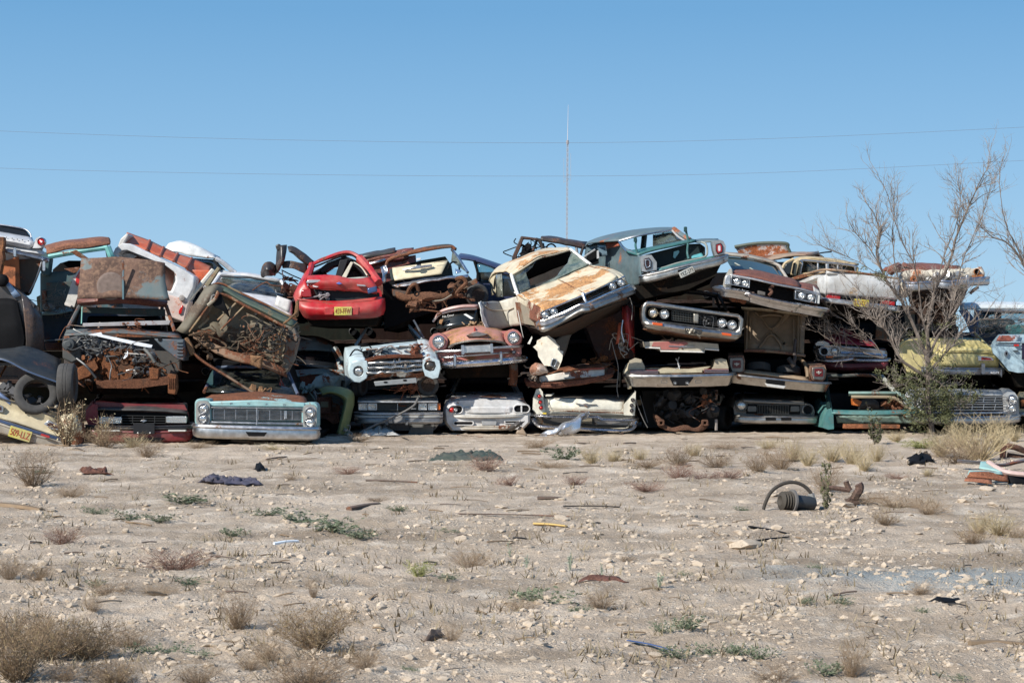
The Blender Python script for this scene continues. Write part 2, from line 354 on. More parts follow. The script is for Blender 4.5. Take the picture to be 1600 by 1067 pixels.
def cabin(t, base, top, mat, d=(1.3, 2.0, 3.3, 4.0), name='roof', gl=True, cr=.02, seed=0, pil=.03, post=None, gmat=None):
    """greenhouse: base = (xl, xr, yl, yr) at the belt, top = the same for the roof; d = cowl, roof front, roof rear, tail depths"""
    xl, xr, yl, yr = base; al, ar, bl, br = top; m = (al+ar)/2; mb = (bl+br)/2
    t.G(name, [[(al, bl+1, d[1]), (m, mb-1.5, d[1]-.06), (ar, br+1, d[1])], [(al-1, bl, (d[1]+d[2])/2), (m, mb-3, (d[1]+d[2])/2), (ar+1, br, (d[1]+d[2])/2)], [(al, bl+1, d[2]), (m, mb-1.5, d[2]), (ar, br+1, d[2])]], mat, th=.05, cr=cr, seed=seed, pr=True)
    for a in ((xl, yl, d[0], al, bl, d[1]), (xr, yr, d[0], ar, br, d[1]), (xl, yl, d[3], al, bl, d[2]), (xr, yr, d[3], ar, br, d[2])):
        t.TU('pillar', [(a[0], a[1], a[2]), (a[3], a[4]+1, a[5])], pil, post or mat, pr=True, lin=True)
    if gl: t.G('windshield', [[(xl+2, yl, d[0]), (xr-2, yr, d[0])], [(al+1, bl+2, d[1]), (ar-1, br+2, d[1])]], gmat or glass(), th=.006, n=3, m=3, pr=True, lin=True)
# ================================================================= ground
def fbm(x, y, s, o=3):
    v = 0; a = 1
    for i in range(o): v += a*noise.noise((x*s, y*s, i*9.1)); s *= 2.1; a *= .5
    return v
def gh(x, y):
    near = min(1, max(0, (58-y)/20)) if y > 0 else 1
    calm = .35 if y > 29.5 and y < 45 else 1
    return near*(calm*(.055*fbm(x, y, .22, 2)+.030*fbm(x+40, y, .9, 2))+.028*fbm(x, y+70, 3.4, 2)+.015*fbm(x, y, 12, 2))
def dirt():
    m, t, p = newmat('limestone_dirt')
    tc = nn(t, 'ShaderNodeTexCoord'); V = tc.outputs['Object']
    def noi(s, d=6, r=.6, off=0):
        mp = nn(t, 'ShaderNodeMapping', Location=(off, off*2, 0)); t.links.new(V, mp.inputs[0])
        n = nn(t, 'ShaderNodeTexNoise', Scale=s, Detail=d, Roughness=r); t.links.new(mp.outputs[0], n.inputs['Vector']); return n.outputs[0]
    big = noi(.35, 5, .6); mid = noi(2.2, 7, .65, 3); fine = noi(26, 6, .7, 5); grit = noi(95, 3, .7, 8)
    vo = nn(t, 'ShaderNodeTexVoronoi', Scale=34.0, Randomness=1.0); t.links.new(V, vo.inputs['Vector'])
    vo2 = nn(t, 'ShaderNodeTexVoronoi', Scale=13.0, Randomness=1.0); t.links.new(V, vo2.inputs['Vector'])
    c = mixc(t, ramp(t, big, .35, .65), (.43, .34, .25), (.64, .52, .40))
    c = mixc(t, mth(t, 'MULTIPLY', ramp(t, mid, .50, .72), .55), c, (.34, .25, .175))
    c = mixc(t, mth(t, 'MULTIPLY', ramp(t, mid, .47, .33), .8), c, (.76, .66, .54))
    c = mixc(t, mth(t, 'MULTIPLY', ramp(t, fine, .42, .30), .55), c, (.25, .19, .14))
    mb = nn(t, 'ShaderNodeMapping', Scale=(.22, 1.1, 1)); t.links.new(V, mb.inputs[0]); nb = nn(t, 'ShaderNodeTexNoise', Scale=.9, Detail=6.0, Roughness=.62); t.links.new(mb.outputs[0], nb.inputs['Vector'])
    c = mixc(t, mth(t, 'MULTIPLY', ramp(t, nb.outputs[0], .48, .64), .75), c, (.29, .22, .155))
    stone = mth(t, 'MULTIPLY', ramp(t, vo.outputs['Distance'], .34, .22), ramp(t, mth(t, 'ADD', noi(7, 3, .5, 11), 0), .44, .58))
    c = mixc(t, mth(t, 'MULTIPLY', stone, .75), c, (.80, .71, .60))
    st2 = mth(t, 'MULTIPLY', ramp(t, vo2.outputs['Distance'], .26, .18), ramp(t, noi(2.6, 3, .5, 17), .50, .60))
    c = mixc(t, mth(t, 'MULTIPLY', st2, .7), c, (.80, .71, .60))
    c = mixc(t, mth(t, 'MULTIPLY', ramp(t, grit, .60, .72), .5), c, (.12, .10, .085))
    # bluish crushed-glass patch, right
    mp = nn(t, 'ShaderNodeMapping', Location=(-3.45, -12.75, 0)); t.links.new(V, mp.inputs[0])
    sc = nn(t, 'ShaderNodeVectorMath', operation='MULTIPLY'); sc.inputs[1].default_value = (.55, 1.05, 1); t.links.new(mp.outputs[0], sc.inputs[0])
    le = nn(t, 'ShaderNodeVectorMath', operation='LENGTH'); t.links.new(sc.outputs[0], le.inputs[0])
    gm = mth(t, 'MULTIPLY', ramp(t, mth(t, 'ADD', le.outputs['Value'], mth(t, 'MULTIPLY', mid, 1.2)), 1.7, 1.15), ramp(t, grit, .33, .56))
    c = mixc(t, mth(t, 'MULTIPLY', gm, .85), c, (.24, .315, .345))
    t.links.new(c, p.inputs['Base Color']); p.inputs['Roughness'].default_value = .93; p.inputs['Specular IOR Level'].default_value = .15
    b = nn(t, 'ShaderNodeBump', Strength=1.0, Distance=.035)
    h = mth(t, 'ADD', mth(t, 'MULTIPLY', fine, .9), mth(t, 'ADD', mth(t, 'MULTIPLY', grit, .35), mth(t, 'ADD', mth(t, 'MULTIPLY', stone, .35), mth(t, 'MULTIPLY', st2, .6))))
    t.links.new(h, b.inputs['Height']); t.links.new(b.outputs[0], p.inputs['Normal'])
    return m
def ground():
    ys = [-400, -120, -40, -12, -4, 0, 3, 5.5, 7]
    v = 1/7.6
    while 1/v < 52: ys.append(1/v); v -= 1.35/4608
    ys += [54, 58, 64, 75, 95, 130, 200, 350, 700, 1500, 3500]
    us = [-60, -20, -8, -4, -2.4, -1.7, -1.35]+[-1.15+2.3*i/460 for i in range(461)]+[1.35, 1.7, 2.4, 4, 8, 20, 60]
    V = []
    for y in ys:
        wd = .29*max(y, 7)+.8
        for u in us:
            x = u*wd; V.append((x, y, gh(x, y) if abs(u) < 1.4 and 7 < y < 60 else 0))
    k = len(us); Fc = [(i*k+j, i*k+j+1, (i+1)*k+j+1, (i+1)*k+j) for i in range(len(ys)-1) for j in range(k-1)]
    me = bpy.data.meshes.new('ground'); me.from_pydata(V, [], Fc); me.materials.append(dirt())
    for q in me.polygons: q.use_smooth = True
    o = bpy.data.objects.new('ground', me); C.objects.link(o); o['kind'] = 'structure'
ground()
# ================================================================= wrecked cars, left end of the wall
WHITE = (.62, .63, .62); CREAM = (.66, .56, .36); TEAL = (.10, .33, .32); DARK = (.025, .03, .035)
def holes_row(t, pts, r, d, par):
    for x, y in pts: t.lathe('badge_hole', t.w((x, y, d), True), (0, -1, 0), [(r*t.Y/F, -.01), (r*t.Y/F, .004)], BLK(), k=8, par=par)
def turquoise_sedan():
    t = T('wrecked_sedan', 'turquoise sedan with rusty hood, wide chrome grille and stacked round headlights, on the ground', 'car', 31)
    tq = paint((.26, .48, .49), .16, .2, .35, seed=4); ch = chrome(.16, 3)
    shell(t, [(308, 632), (330, 630), (472, 632), (493, 635), (495, 668), (488, 684), (311, 684), (306, 668)], tq, .1, 4.8, .02, 1)
    t.G('hood', [[(322, 634, -.02), (400, 632, -.1), (479, 636, -.02)], [(320, 624, .35), (401, 620, .3), (480, 626, .35)], [(330, 617, 1.1), (401, 612, 1.1), (474, 619, 1.1)]], paint((.26, .48, .49), .78, .1, .6, seed=2, sc=.8), cr=.012, cs=3, seed=2)
    lip = t.EX('hood_lip', [(326, 627), (400, 624.5), (476, 629), (476, 636), (400, 635), (326, 634)], -.12, .05, tq, .02)
    for q, x, y in (('F', 361, 630), ('O', 388, 630), ('R', 416.5, 631), ('D', 444, 631.5)): t.TXT(q, x, y, 2.6, 4, (.35, .38, .4), -.125, par=lip, name='badge_letter', mat=chrome(.3, 5))
    t.BU('hood_moulding', [(326, 636, -.1), (400, 637, -.15), (476, 638, -.1)], 2.6, ch, .03, .03)
    t.GR('grille', [(333, 639), (474, 642), (474, 656), (333, 655)], 9, 9, chrome(.1, 6), -.06, .55, .9, back=BLK(), dep=.03, bdep=.05)
    t.BX('emblem', [(443.5, 641), (448, 641), (448, 654), (443.5, 654)], -.1, -.05, ch)
    t.BU('grille_bar', [(326, 659, -.1), (400, 660.5, -.14), (476, 662, -.1)], 4.6, chrome(.14, 8), .035, .04)
    t.TU('grille_divider', [(401, 636, -.17), (401, 663, -.17)], .014, ch, pr=True, lin=True)
    for s, x0, x1, a, b in ((1, 306.5, 328, (317.4, 638), (317, 653.5)), (-1, 473, 494, (483.6, 643.8), (482.8, 659.5))):
        y0 = 626 if s == 1 else 632; h = t.LO('headlight_housing', [(-.16, rr(x0, y0, x1, y0+38, 7)), (.02, rr(x0-.5, y0-1.5, x1+.5, y0+39, 7)), (.5, rr(x0-1, y0-2, x1+1, y0+40, 7))], plain((.30, .30, .28), .5, .3), n=4, sharp=30)
        t.RING('fender_edge', rr(x0-2, y0-3.5, x1+2, y0+39, 8), rr(x0+.6, y0+.8, x1-.6, y0+37, 7), -.1, .3, tq, par=h)
        for c in (a, b): t.LAMP(c[0], c[1], 6.5, -.17, par=None)
    t.BU('bumper', [(307, 672, .3), (309, 672, -.08), (330, 673, -.2), (401, 675, -.25), (470, 676.5, -.2), (492, 677, -.08), (495, 677, .3)], 22, chrome(.22, 4, (.6, .6, .6), .22), .07, .05)
    t.BX('number_plate_recess', [(383, 673), (416, 674), (412, 680), (388, 680)], -.345, -.25, BLK())
    cabin(t, (318, 470, 615, 619), (338, 455, 575, 578), paint((.05, .09, .16), .3, .2, .5), (1.15, 2.0, 3.4, 4.2), gmat=glass((.06, .09, .14), .1), cr=.04)
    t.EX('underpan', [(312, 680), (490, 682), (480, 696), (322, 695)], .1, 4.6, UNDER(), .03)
    t.done()
turquoise_sedan()
def burgundy_sedan():
    t = T('wrecked_sedan', 'burgundy sedan with charcoal hood, rectangular headlights and black number plate, on the ground', 'car', 31.6)
    rd = paint((.16, .012, .02), .08, .25, .3, seed=7)
    shell(t, [(138, 640), (150, 628), (290, 632), (297, 645), (299, 678), (290, 693), (145, 692), (137, 672)], rd, .1, 4.4, .03, 3)
    t.G('hood', [[(152, 640, -.03), (222, 641, -.08), (292, 646, -.03)], [(150, 634, .3), (225, 633, .25), (293, 638, .3)], [(150, 626, .9), (220, 628, .9), (292, 631, .9)]], paint((.035, .038, .042), .04, .35, .32, seed=3), cr=.02, seed=3, th=.03)
    t.EX('grille_surround', [(152, 641), (293, 647), (296, 663), (152, 664)], .02, .12, BLK(), .01)
    t.GR('grille', [(190, 649), (259, 650), (259, 661), (190, 661)], 4, 5, plain((.05, .05, .05), .4), -.03, .8, .7, back=BLK())
    em = t.EX('emblem', [(219, 657), (222, 655.6), (224, 654.6), (226, 655.6), (230, 657), (226, 658.4), (224, 659.4), (222, 658.4)], -.05, -.03, chrome(.05, 2), .002)
    for q in (rr(155, 651, 190, 662, 2), rr(259, 650, 291.5, 661, 2)):
        h = t.EX('headlight', q, -.07, .04, lensmat(), .01)
    t.BU('bumper', [(137, 667, .3), (139, 667, 0), (155, 667, -.12), (222, 668, -.18), (285, 667, -.12), (297, 667, 0), (299, 667, .3)], 7, plain((.03, .03, .033), .35), .05, .05)
    t.BU('bumper_skin', [(138, 679, .3), (141, 679, .02), (157, 680, -.1), (222, 681, -.15), (283, 680, -.1), (295, 679, .02), (298, 679, .3)], 19, rd, .05, .06)
    for a, b in ((160, 187), (262, 289)): t.EX('marker_lamp', [(a, 670.5), (b, 670.5), (b, 673), (a, 673)], -.24, -.1, plain((.5, .5, .47), .2), .002)
    t.BX('air_intake', [(190, 683), (256, 683), (250, 689), (196, 689)], -.215, -.1, BLK())
    p = t.EX('number_plate', rr(208, 661, 241, 677, 1.5), -.27, -.255, plain((.02, .02, .022), .3), .003)
    for x in (215, 234): t.lathe('screw', t.w((x, 675, -.275), True), (0, -1, 0), [(.012, 0), (.006, .008)], plain((.8, .8, .8), .3), 8, par=p)
    t.LO('fender', [(-.02, [(134, 640), (144, 630), (152, 632), (153, 664), (140, 668), (134, 655)]), (.9, [(132, 640), (142, 627), (152, 629), (153, 664), (138, 668), (132, 655)])], paint((.22, .012, .022), .1, .2, .3, seed=8), n=4, cr=.02)
    t.EX('front_valance', [(140, 686), (297, 686), (288, 696), (150, 696)], -.02, .3, BLK(), .02)
    cabin(t, (150, 288, 628, 632), (168, 270, 606, 608), BLK(), (1.0, 1.7, 3.0, 3.8), gl=False, cr=.05)
    t.done()
burgundy_sedan()
def engine_car():
    t = T('wrecked_sedan', 'dark stripped sedan with exposed rusty engine and brown hood folded up over its roof', 'car', 31.9)
    bl = paint((.05, .085, .10), .42, .3, .55, seed=11)
    shell(t, [(97, 526), (108, 514), (272, 518), (287, 530), (290, 575), (262, 606), (130, 606), (100, 585)], paint((.02, .025, .03), .3, .2, .6, seed=2), .75, 4.6, .03, 4)
    t.G('hood', [[(127, 404, .95), (192, 402, .9), (258, 411, .95)], [(125, 436, .85), (192, 434, .82), (260, 440, .85)], [(122, 467, .75), (192, 466, .72), (265, 469, .75)]], paint((.06, .13, .15), .64, .25, .62, seed=6, sc=.42, rc=(.15, .085, .06), fw=.05), cr=.018, seed=5, th=.03)
    t.EX('hood_seam', [(191.5, 404), (194.5, 404), (195, 466), (192, 466)], .70, .73, paint((.07, .17, .21), .35, .2, .5, seed=2), .004)
    t.lathe('dust_ring', t.w((173, 447, .76)), (0, -1, .05), [(.25, 0), (.24, .012), (.2, .016), (.03, .018)], plain((.17, .125, .105), .85, var=.5), 28)
    t.G('roof', [[(122, 474, 1.2), (192, 471, 1.1), (264, 477, 1.2)], [(121, 468, 1.15), (192, 463, 1.1), (266, 470, 1.15)], [(121, 463, 1.6), (192, 459, 1.6), (266, 466, 1.6)], [(121, 464, 3.2), (192, 459, 3.2), (266, 466, 3.2)]], paint((.16, .055, .045), .5, .15, .45, seed=9, rc=(.17, .06, .045)), cr=.02, seed=2, th=.05, pr=True)
    for a in (((124, 475, 1.2), (105, 513, .7)), ((264, 475, 1.2), (276, 518, .7)), ((124, 475, 3.1), (110, 514, 3.7)), ((264, 475, 3.1), (274, 518, 3.7))): t.TU('pillar', a, .035, bl, pr=True, lin=True)
    t.TU('pillar_trim', [(128, 477, 1.18), (127, 505, .85)], .012, paint((.2, .5, .45), .3, .2, .4, seed=1), pr=True, lin=True)
    t.EX('headliner', [(126, 477), (262, 480), (262, 492), (126, 486)], 1.4, 1.5, paint((.01, .04, .042), .3, .2, .6), .01)
    t.EX('seat', rr(135, 490, 258, 515, 6), 2.2, 2.5, BLK(), .05)
    t.BX('cowl_bar', [(129, 504.5), (172, 503), (222, 501), (268, 500), (266, 507), (222, 508), (129, 510)], .42, .5, paint((.36, .37, .40), .3, .3, .4, seed=2))
    t.JUNK('cowl_wiring', [(130, 504), (268, 503), (268, 516), (110, 516)], .38, .46, 8, paint((.3, .25, .2), .6, .3, .7), 5, size=(.02, .05), hoses=5, hr=.006)
    t.G('cowl', [[(103, 516, .62), (190, 513, .6), (279, 520, .62)], [(101, 525, .3), (190, 521, .25), (284, 529, .3)]], bl, cr=.015, th=.02, n=4)
    t.EX('firewall', [(99, 524), (284, 528), (284, 580), (240, 600), (130, 598), (99, 580)], .5, .62, paint((.03, .035, .04), .4, .3, .7, seed=5), .02)
    fp = t.EX('inner_fender', rot([(240, 529), (287, 530), (289, 550), (287, 564), (274, 560), (250, 540)], 265, 545, 0), -.02, .45, paint((.055, .085, .11), .32, .2, .5, seed=8), .02)
    for i in range(5): t.BX('rib', [(276, 533+i*5.2), (286, 533+i*5.2), (286, 535.6+i*5.2), (276, 535.6+i*5.2)], -.045, -.02, paint((.055, .085, .11), .2, .2, .5, seed=8), .006, par=fp)
    t.lathe('inner_fender_hole', t.w((250, 530.5, -.02)), (0, -1, 0), [(.035, 0), (.035, .012)], BLK(), 12, par=fp)
    bt = t.lathe('blower_motor', t.w((107, 538, -.1), True), (0, -1, .1), [(.105, -.2), (.11, 0), (.1, .03), (.05, .04), (.048, .06), (.01, .06)], plain((.045, .05, .052), .55), 22)
    t.EX('inner_fender', [(97, 530), (122, 524), (128, 560), (112, 568), (97, 560)], .08, .5, paint((.04, .05, .055), .3, .3, .6), .03)
    st = plain((.72, .74, .76), .4)
    t.EX('white_trim', [(137, 523), (158, 519), (160, 523), (238, 539), (236, 544), (214, 540), (158, 527)], -.12, -.1, st, .003)
    rs = rusty(1, (.17, .065, .03), .35); r2 = rusty(4, (.12, .05, .028)); gy = plain((.10, .10, .10), .5, .4)
    t.LO('engine_block', [(-.05, [(163, 552), (178, 545), (206, 547), (212, 560), (204, 592), (172, 594), (160, 574)]), (.5, [(158, 548), (178, 541), (210, 543), (218, 560), (208, 594), (168, 596), (154, 574)])], rs, n=5, cr=.02, cs=6, sharp=25)
    for x, y in ((183, 566), (203, 566), (190, 582)): t.lathe('bolt_hole', t.w((x, y, -.06), True), (0, -1, 0), [(.03, 0), (.03, .012)], BLK(), 10)
    t.LO('intake_pipe', [(-.12, rr(176, 544, 190, 556, 5)), (.15, rr(178, 540, 196, 556, 6))], rs, n=3, cr=.02)
    t.LO('exhaust_manifold', [(-.15, [(122, 578), (134, 570), (150, 562), (152, 572), (140, 588), (124, 592)]), (.2, [(120, 575), (134, 566), (150, 560), (154, 572), (142, 590), (122, 594)])], rs, n=4, cr=.04, cs=5)
    t.JUNK('engine_parts', [(125, 556), (252, 552), (250, 600), (125, 598)], -.10, .3, 120, rs, 7, size=(.02, .075), hoses=26, hr=.012)
    t.JUNK('accessories', [(126, 530), (245, 540), (245, 566), (126, 562)], -.15, .3, 38, gy, 9, size=(.04, .11), hoses=36, hr=.012)
    t.JUNK('carburettor', [(132, 524), (158, 522), (158, 545), (132, 545)], -.15, .1, 22, plain((.22, .22, .21), .4, .7), 2, size=(.02, .07), hoses=16, hr=.006)
    t.JUNK('pulleys', [(210, 555), (232, 555), (232, 585), (210, 585)], -.3, -.05, 12, plain((.2, .19, .18), .35, .8), 21, size=(.03, .08), hoses=10, hr=.007)
    t.LO('crossmember', [(-.3, [(150, 596), (210, 594), (262, 588), (266, 600), (214, 606), (152, 605)]), (-.1, [(150, 594), (210, 592), (262, 586), (266, 600), (214, 606), (152, 605)])], r2, n=3, cr=.015)
    t.EX('bracket', [(261, 583), (274, 585), (275, 605), (272, 616), (261, 614)], -.3, -.12, rs, .012)
    for i in range(4): t.BX('bracket_rib', [(262.5+i*2.8, 590), (264+i*2.8, 590), (264+i*2.8, 607), (262.5+i*2.8, 607)], -.315, -.3, r2)
    t.EX('bracket', [(232, 574), (247, 576), (246, 592), (233, 592)], -.32, -.1, rs, .01)
    t.WHEEL(106, 598, 31, -.75, (1, .08, 0), .28, rim=True)
    t.TU('pipe', [(120, 560, -.2), (135, 572, -.3), (150, 590, -.25)], .02, gy, pr=True)
    t.TU('hose', [(225, 545, -.2), (234, 555, -.3), (241, 566, -.3)], .028, plain((.12, .12, .11), .7), pr=True)
    t.TU('bent_wire', [(199, 549, -.25), (198, 556, -.3), (193, 560, -.3), (197, 553, -.3)], .01, st, pr=True)
    t.EX('underpan', [(130, 600), (262, 600), (255, 618), (140, 616)], .3, 4.3, UNDER(), .03)
    t.done()
engine_car()
def cream_rear():
    t = T('wrecked_sedan', 'cream sedan tail tilted down at the left edge, with yellow number plate', 'car', 31)
    cr = paint((.62, .53, .34), .16, .3, .4, seed=12)
    shell(t, [(-60, 606), (0, 622), (80, 648), (130, 665), (133, 685), (120, 700), (0, 676), (-60, 655)], paint((.5, .43, .27), .3, .3, .5, seed=2), .25, 4.5, .04, 6)
    t.G('tail_panel', [[(-60, 603, 0), (0, 622, -.02), (45, 636, -.02), (85, 650, 0)], [(-60, 616, .03), (0, 636, .02), (45, 650, .02), (93, 668, .04)], [(-60, 633, -.08), (0, 653, -.08), (45, 667, -.08), (97, 684, -.06)]], cr, th=.03, cr=.012, n=8)
    t.TU('tail_panel_edge', [(-60, 603, -.02), (0, 622, -.04), (45, 636, -.04), (85, 651, -.02)], .014, paint((.03, .03, .03), .1, .2, .4), pr=True)
    for q in ([(68, 662), (75, 656), (95, 665), (93, 672), (80, 670)], [(-20, 632), (-14, 627), (5, 635), (5, 644), (-4, 643)]):
        a = t.EX('tail_light', q, -.075, .0, chrome(.15, 3), .006); cx = sum(p[0] for p in q)/5; cy = sum(p[1] for p in q)/5
        t.EX('lens', [((p[0]-cx)*.72+cx, (p[1]-cy)*.62+cy) for p in q], -.085, -.06, plain((.05, .02, .02), .2), .003, par=a)
    t.BU('bumper_top', [(-60, 640, -.12), (0, 657, -.16), (45, 671, -.16), (98, 687, -.08)], 5, paint((.08, .14, .28), .12, .15, .3, .6, seed=3), .04, .05)
    t.BU('bumper', [(-60, 652, -.1), (0, 668, -.14), (45, 682, -.14), (98, 697, -.06)], 17, paint((.36, .33, .28), .25, .35, .5, .3, seed=5), .04, .06, cr=.01)
    t.PLATE(31, 677, 35, 17, '509-LLZ', (.66, .60, .10), (.35, .05, .03), -.21, -17)
    t.EX('red_badge', rot(rr(63, 678, 77, 681.5, 1), 70, 680, -17), -.22, -.2, plain((.35, .03, .03), .4), .003)
    for x, y in ((41, 642), (40.5, 645)): t.lathe('key_hole', t.w((x, y, -.02), True), (0, -1, 0), [(.018, -.01), (.016, .012)], BLK(), 8)
    t.G('quarter_panel', [[(92, 650, .0), (112, 645, -.1), (128, 655, .1)], [(100, 668, -.1), (118, 662, -.2), (134, 672, .1)], [(98, 690, 0), (118, 697, -.12), (132, 690, .1)]], paint((.62, .55, .38), .38, .25, .5, seed=14), cr=.035, cs=5, seed=2, n=16, m=16)
    t.G('trunk_lid', [[(-40, 548, .9), (10, 546, .8), (50, 543, .9), (95, 562, 1.0)], [(-40, 560, .1), (5, 561, 0), (45, 580, 0), (95, 598, .1)]], paint((.010, .018, .025), .06, .2, .5, seed=6), cr=.02, th=.03, label='dark blue-black trunk lid laid open above the tail')
    t.TU('trunk_lid_edge', [(-40, 560, .08), (5, 562, -.02), (45, 581, -.02), (95, 599, .08)], .016, paint((.06, .10, .18), .1, .1, .3), pr=False)
    t.EX('cream_strip', [(-20, 596), (0, 598), (26, 603), (24, 607), (0, 604), (-20, 602)], .5, .52, plain((.5, .45, .36), .5), .003)
    t.TU('hinge', [(0, 588, .4), (9, 572, .7)], .02, rusty(3), lin=True)
    t.JUNK('trunk_clutter', [(0, 600), (90, 625), (90, 640), (0, 615)], .25, .7, 16, plain((.06, .06, .065), .6), 11, size=(.08, .2), hoses=6)
    t.TU('blue_rail', [(-20, 602, .1), (2, 618, 0), (17, 630, 0)], .035, paint((.10, .16, .30), .1, .2, .35), pr=True)
    t.done()
cream_rear()
def loose(px, py, r, Y, ax, label, wd=.2, **k):
    t = T('tyre', label, 'tyre', Y); t.WHEEL(px, py, r, 0, ax, wd, rim=None, name='tread', **k); t.done()
loose(56.5, 615, 34, 31.1, (.25, -1, .35), 'loose black tyre without rim leaning in the open trunk of the cream sedan', .19)
def black_side():
    t = T('wrecked_car', 'glossy black car body with bulging rusty flank at far left, above the cream sedan', 'car', 32.4)
    bk = paint((.02, .022, .03), .16, .3, .25, seed=15)
    t.LO('body', [(0, [(-70, 440), (8, 438), (33, 458), (52, 476), (40, 572), (-70, 572)]), (.25, [(-70, 436), (10, 437), (36, 455), (60, 480), (62, 572), (-70, 572)]), (1.2, [(-70, 436), (10, 437), (40, 455), (68, 490), (70, 575), (-70, 572)]), (3.5, [(-70, 440), (5, 440), (40, 460), (66, 495), (66, 572), (-70, 572)])], bk, n=18, cr=.03, sub=4, cs=2)
    t.G('door_skin', [[(33, 462, -.03), (45, 468, .0), (56, 480, .1)], [(38, 492, -.12), (52, 494, -.06), (66, 500, .1)], [(40, 530, -.12), (53, 532, -.06), (68, 535, .1)], [(40, 566, -.03), (48, 568, 0), (60, 568, .1)]], paint((.03, .026, .03), .42, .3, .28, seed=17, rc=(.10, .06, .045)), cr=.02, th=.02)
    t.G('side_window', [[(7, 443, -.03), (14, 441, -.03)], [(22, 466, -.03), (33, 462, -.03)]], plain((.18, .26, .38), .12, 0, .9), n=3, m=3, th=.01, lin=True)  # light reflection put into the pane's blue colour
    t.G('door_panel', [[(-60, 470, -.04), (10, 466, -.04), (28, 470, -.04)], [(-60, 520, -.1), (14, 515, -.1), (38, 520, -.05)], [(-60, 568, -.04), (10, 566, -.04), (36, 566, -.04)]], BLK(), cr=.03)
    t.lathe('window_surround', t.w((2, 438, -.1)), (0, -1, 0), [(.11, -.1), (.11, .02), (.08, .05)], BLK(), 14)
    t.done()
black_side()
def orange_truck():
    t = T('truck_bed', 'orange rusty truck bed with dark open inside, under the white finned sedan at far left', 'truck bed', 33.2)
    og = paint((.42, .12, .035), .30, .15, .6, seed=18)
    t.EX('side_panel', [(3, 410), (29, 401), (31, 452), (15, 446), (3, 436)], -.1, -.06, og, .006)
    t.LO('box', [(0, [(-40, 412), (66, 402), (66, 408), (58, 432), (48, 458), (-40, 455)]), (2.5, [(-40, 412), (66, 404), (64, 410), (56, 432), (46, 456), (-40, 455)])], paint((.03, .022, .02), .4, .3, .8, seed=3), cr=.03, sub=2)
    t.EX('corner_post', [(-12, 372), (7, 373), (7.5, 386), (5, 395), (7, 404), (2, 428), (4, 468), (-12, 468)], -.5, -.35, paint((.35, .13, .03), .55, .1, .6, seed=21, rc=(.12, .045, .02)), .02)
    t.TU('edge_wire', [(66, 404, -.02), (60, 425, -.02), (52, 445, 0), (45, 458, 0)], .012, chrome(.4, 2), pr=True)
    t.done()
orange_truck()
def white_fin():
    t = T('wrecked_sedan', 'white finned sedan tail with one round red tail light, topmost at far left', 'car', 33)
    wh = paint((.60, .60, .60), .08, .15, .35, seed=22)
    shell(t, rot([(-90, 372), (62, 372), (68, 385), (66, 402), (-90, 402)], -10, 380, -8), wh, .25, 4.5, .02, 8)
    t.G('trunk_lid', [[(-80, 350, .9), (0, 363, .8), (50, 372, .8)], [(-80, 355, .2), (0, 368, .1), (52, 377, .1)], [(-80, 362, .0), (0, 374, -.06), (52, 383, -.02)], [(-80, 368, .06), (0, 379, .0), (46, 388, .05)]], wh, th=.03)
    holes_row(t, [(19, 373), (27, 374.5), (35, 375.5), (44, 377), (10, 371.5)], .8, -.07, t.root)
    t.G('rear_panel', [[(-80, 370, .08), (0, 382, .08), (68, 393, .1)], [(-80, 378, .02), (0, 388, 0), (70, 398, .05)]], wh, th=.03)
    t.BU('bumper', [(-80, 383, -.05), (-5, 390, -.1), (20, 395, -.12), (45, 400, -.1), (70, 406, .0), (71, 407, .4)], 6.5, chrome(.1, 12, (.5, .56, .66), .18), .06, .05)
    for x, y in ((23, 394), (68, 415)): t.LO('bumper_guard', [(-.22, rr(x-2, y-6, x+2, y+8 if x < 50 else y+9, 2)), (-.05, rr(x-2.5, y-6, x+2.5, y+9, 2))], chrome(.1, 5), n=2)
    t.LO('fin', [(-.05, [(51, 388), (56, 373), (62, 370), (68, 373), (72, 380), (69, 386), (60, 388)]), (.8, [(48, 388), (55, 374), (61, 370), (67, 374), (70, 381), (68, 388), (58, 390)]), (2.2, [(46, 388), (50, 380), (55, 378), (62, 380), (66, 384), (64, 390), (58, 390)])], wh, n=8, sub=2)
    b = t.LAMP(64.5, 378.5, 5.2, -.1, name='tail_light', lens=RED(), bez=chrome(.05, 1))
    t.lathe('reflector', t.w((64.5, 378.5, -.135), True), (0, -1, 0), [(.022, 0), (.015, .008)], plain((.8, .6, .6), .2), 10, par=b)
    cabin(t, (-80, 50, 352, 372), (-70, 36, 338, 353), wh, (.85, 1.5, 3, 3.8), pil=.035, gmat=glass((.05, .06, .07), .15))
    t.G('back_window_frame', [[(-40, 346, .9), (10, 352, .9), (40, 359, .9)], [(-40, 355, .8), (10, 365, .8), (49, 372, .8)]], plain((.015, .017, .02), .15), th=.01)
    t.TU('window_trim', [(0, 351, .85), (20, 354, .85), (38, 358, .85), (47, 365, .8), (49, 373, .75)], .014, chrome(.3, 1))
    t.done()
white_fin()
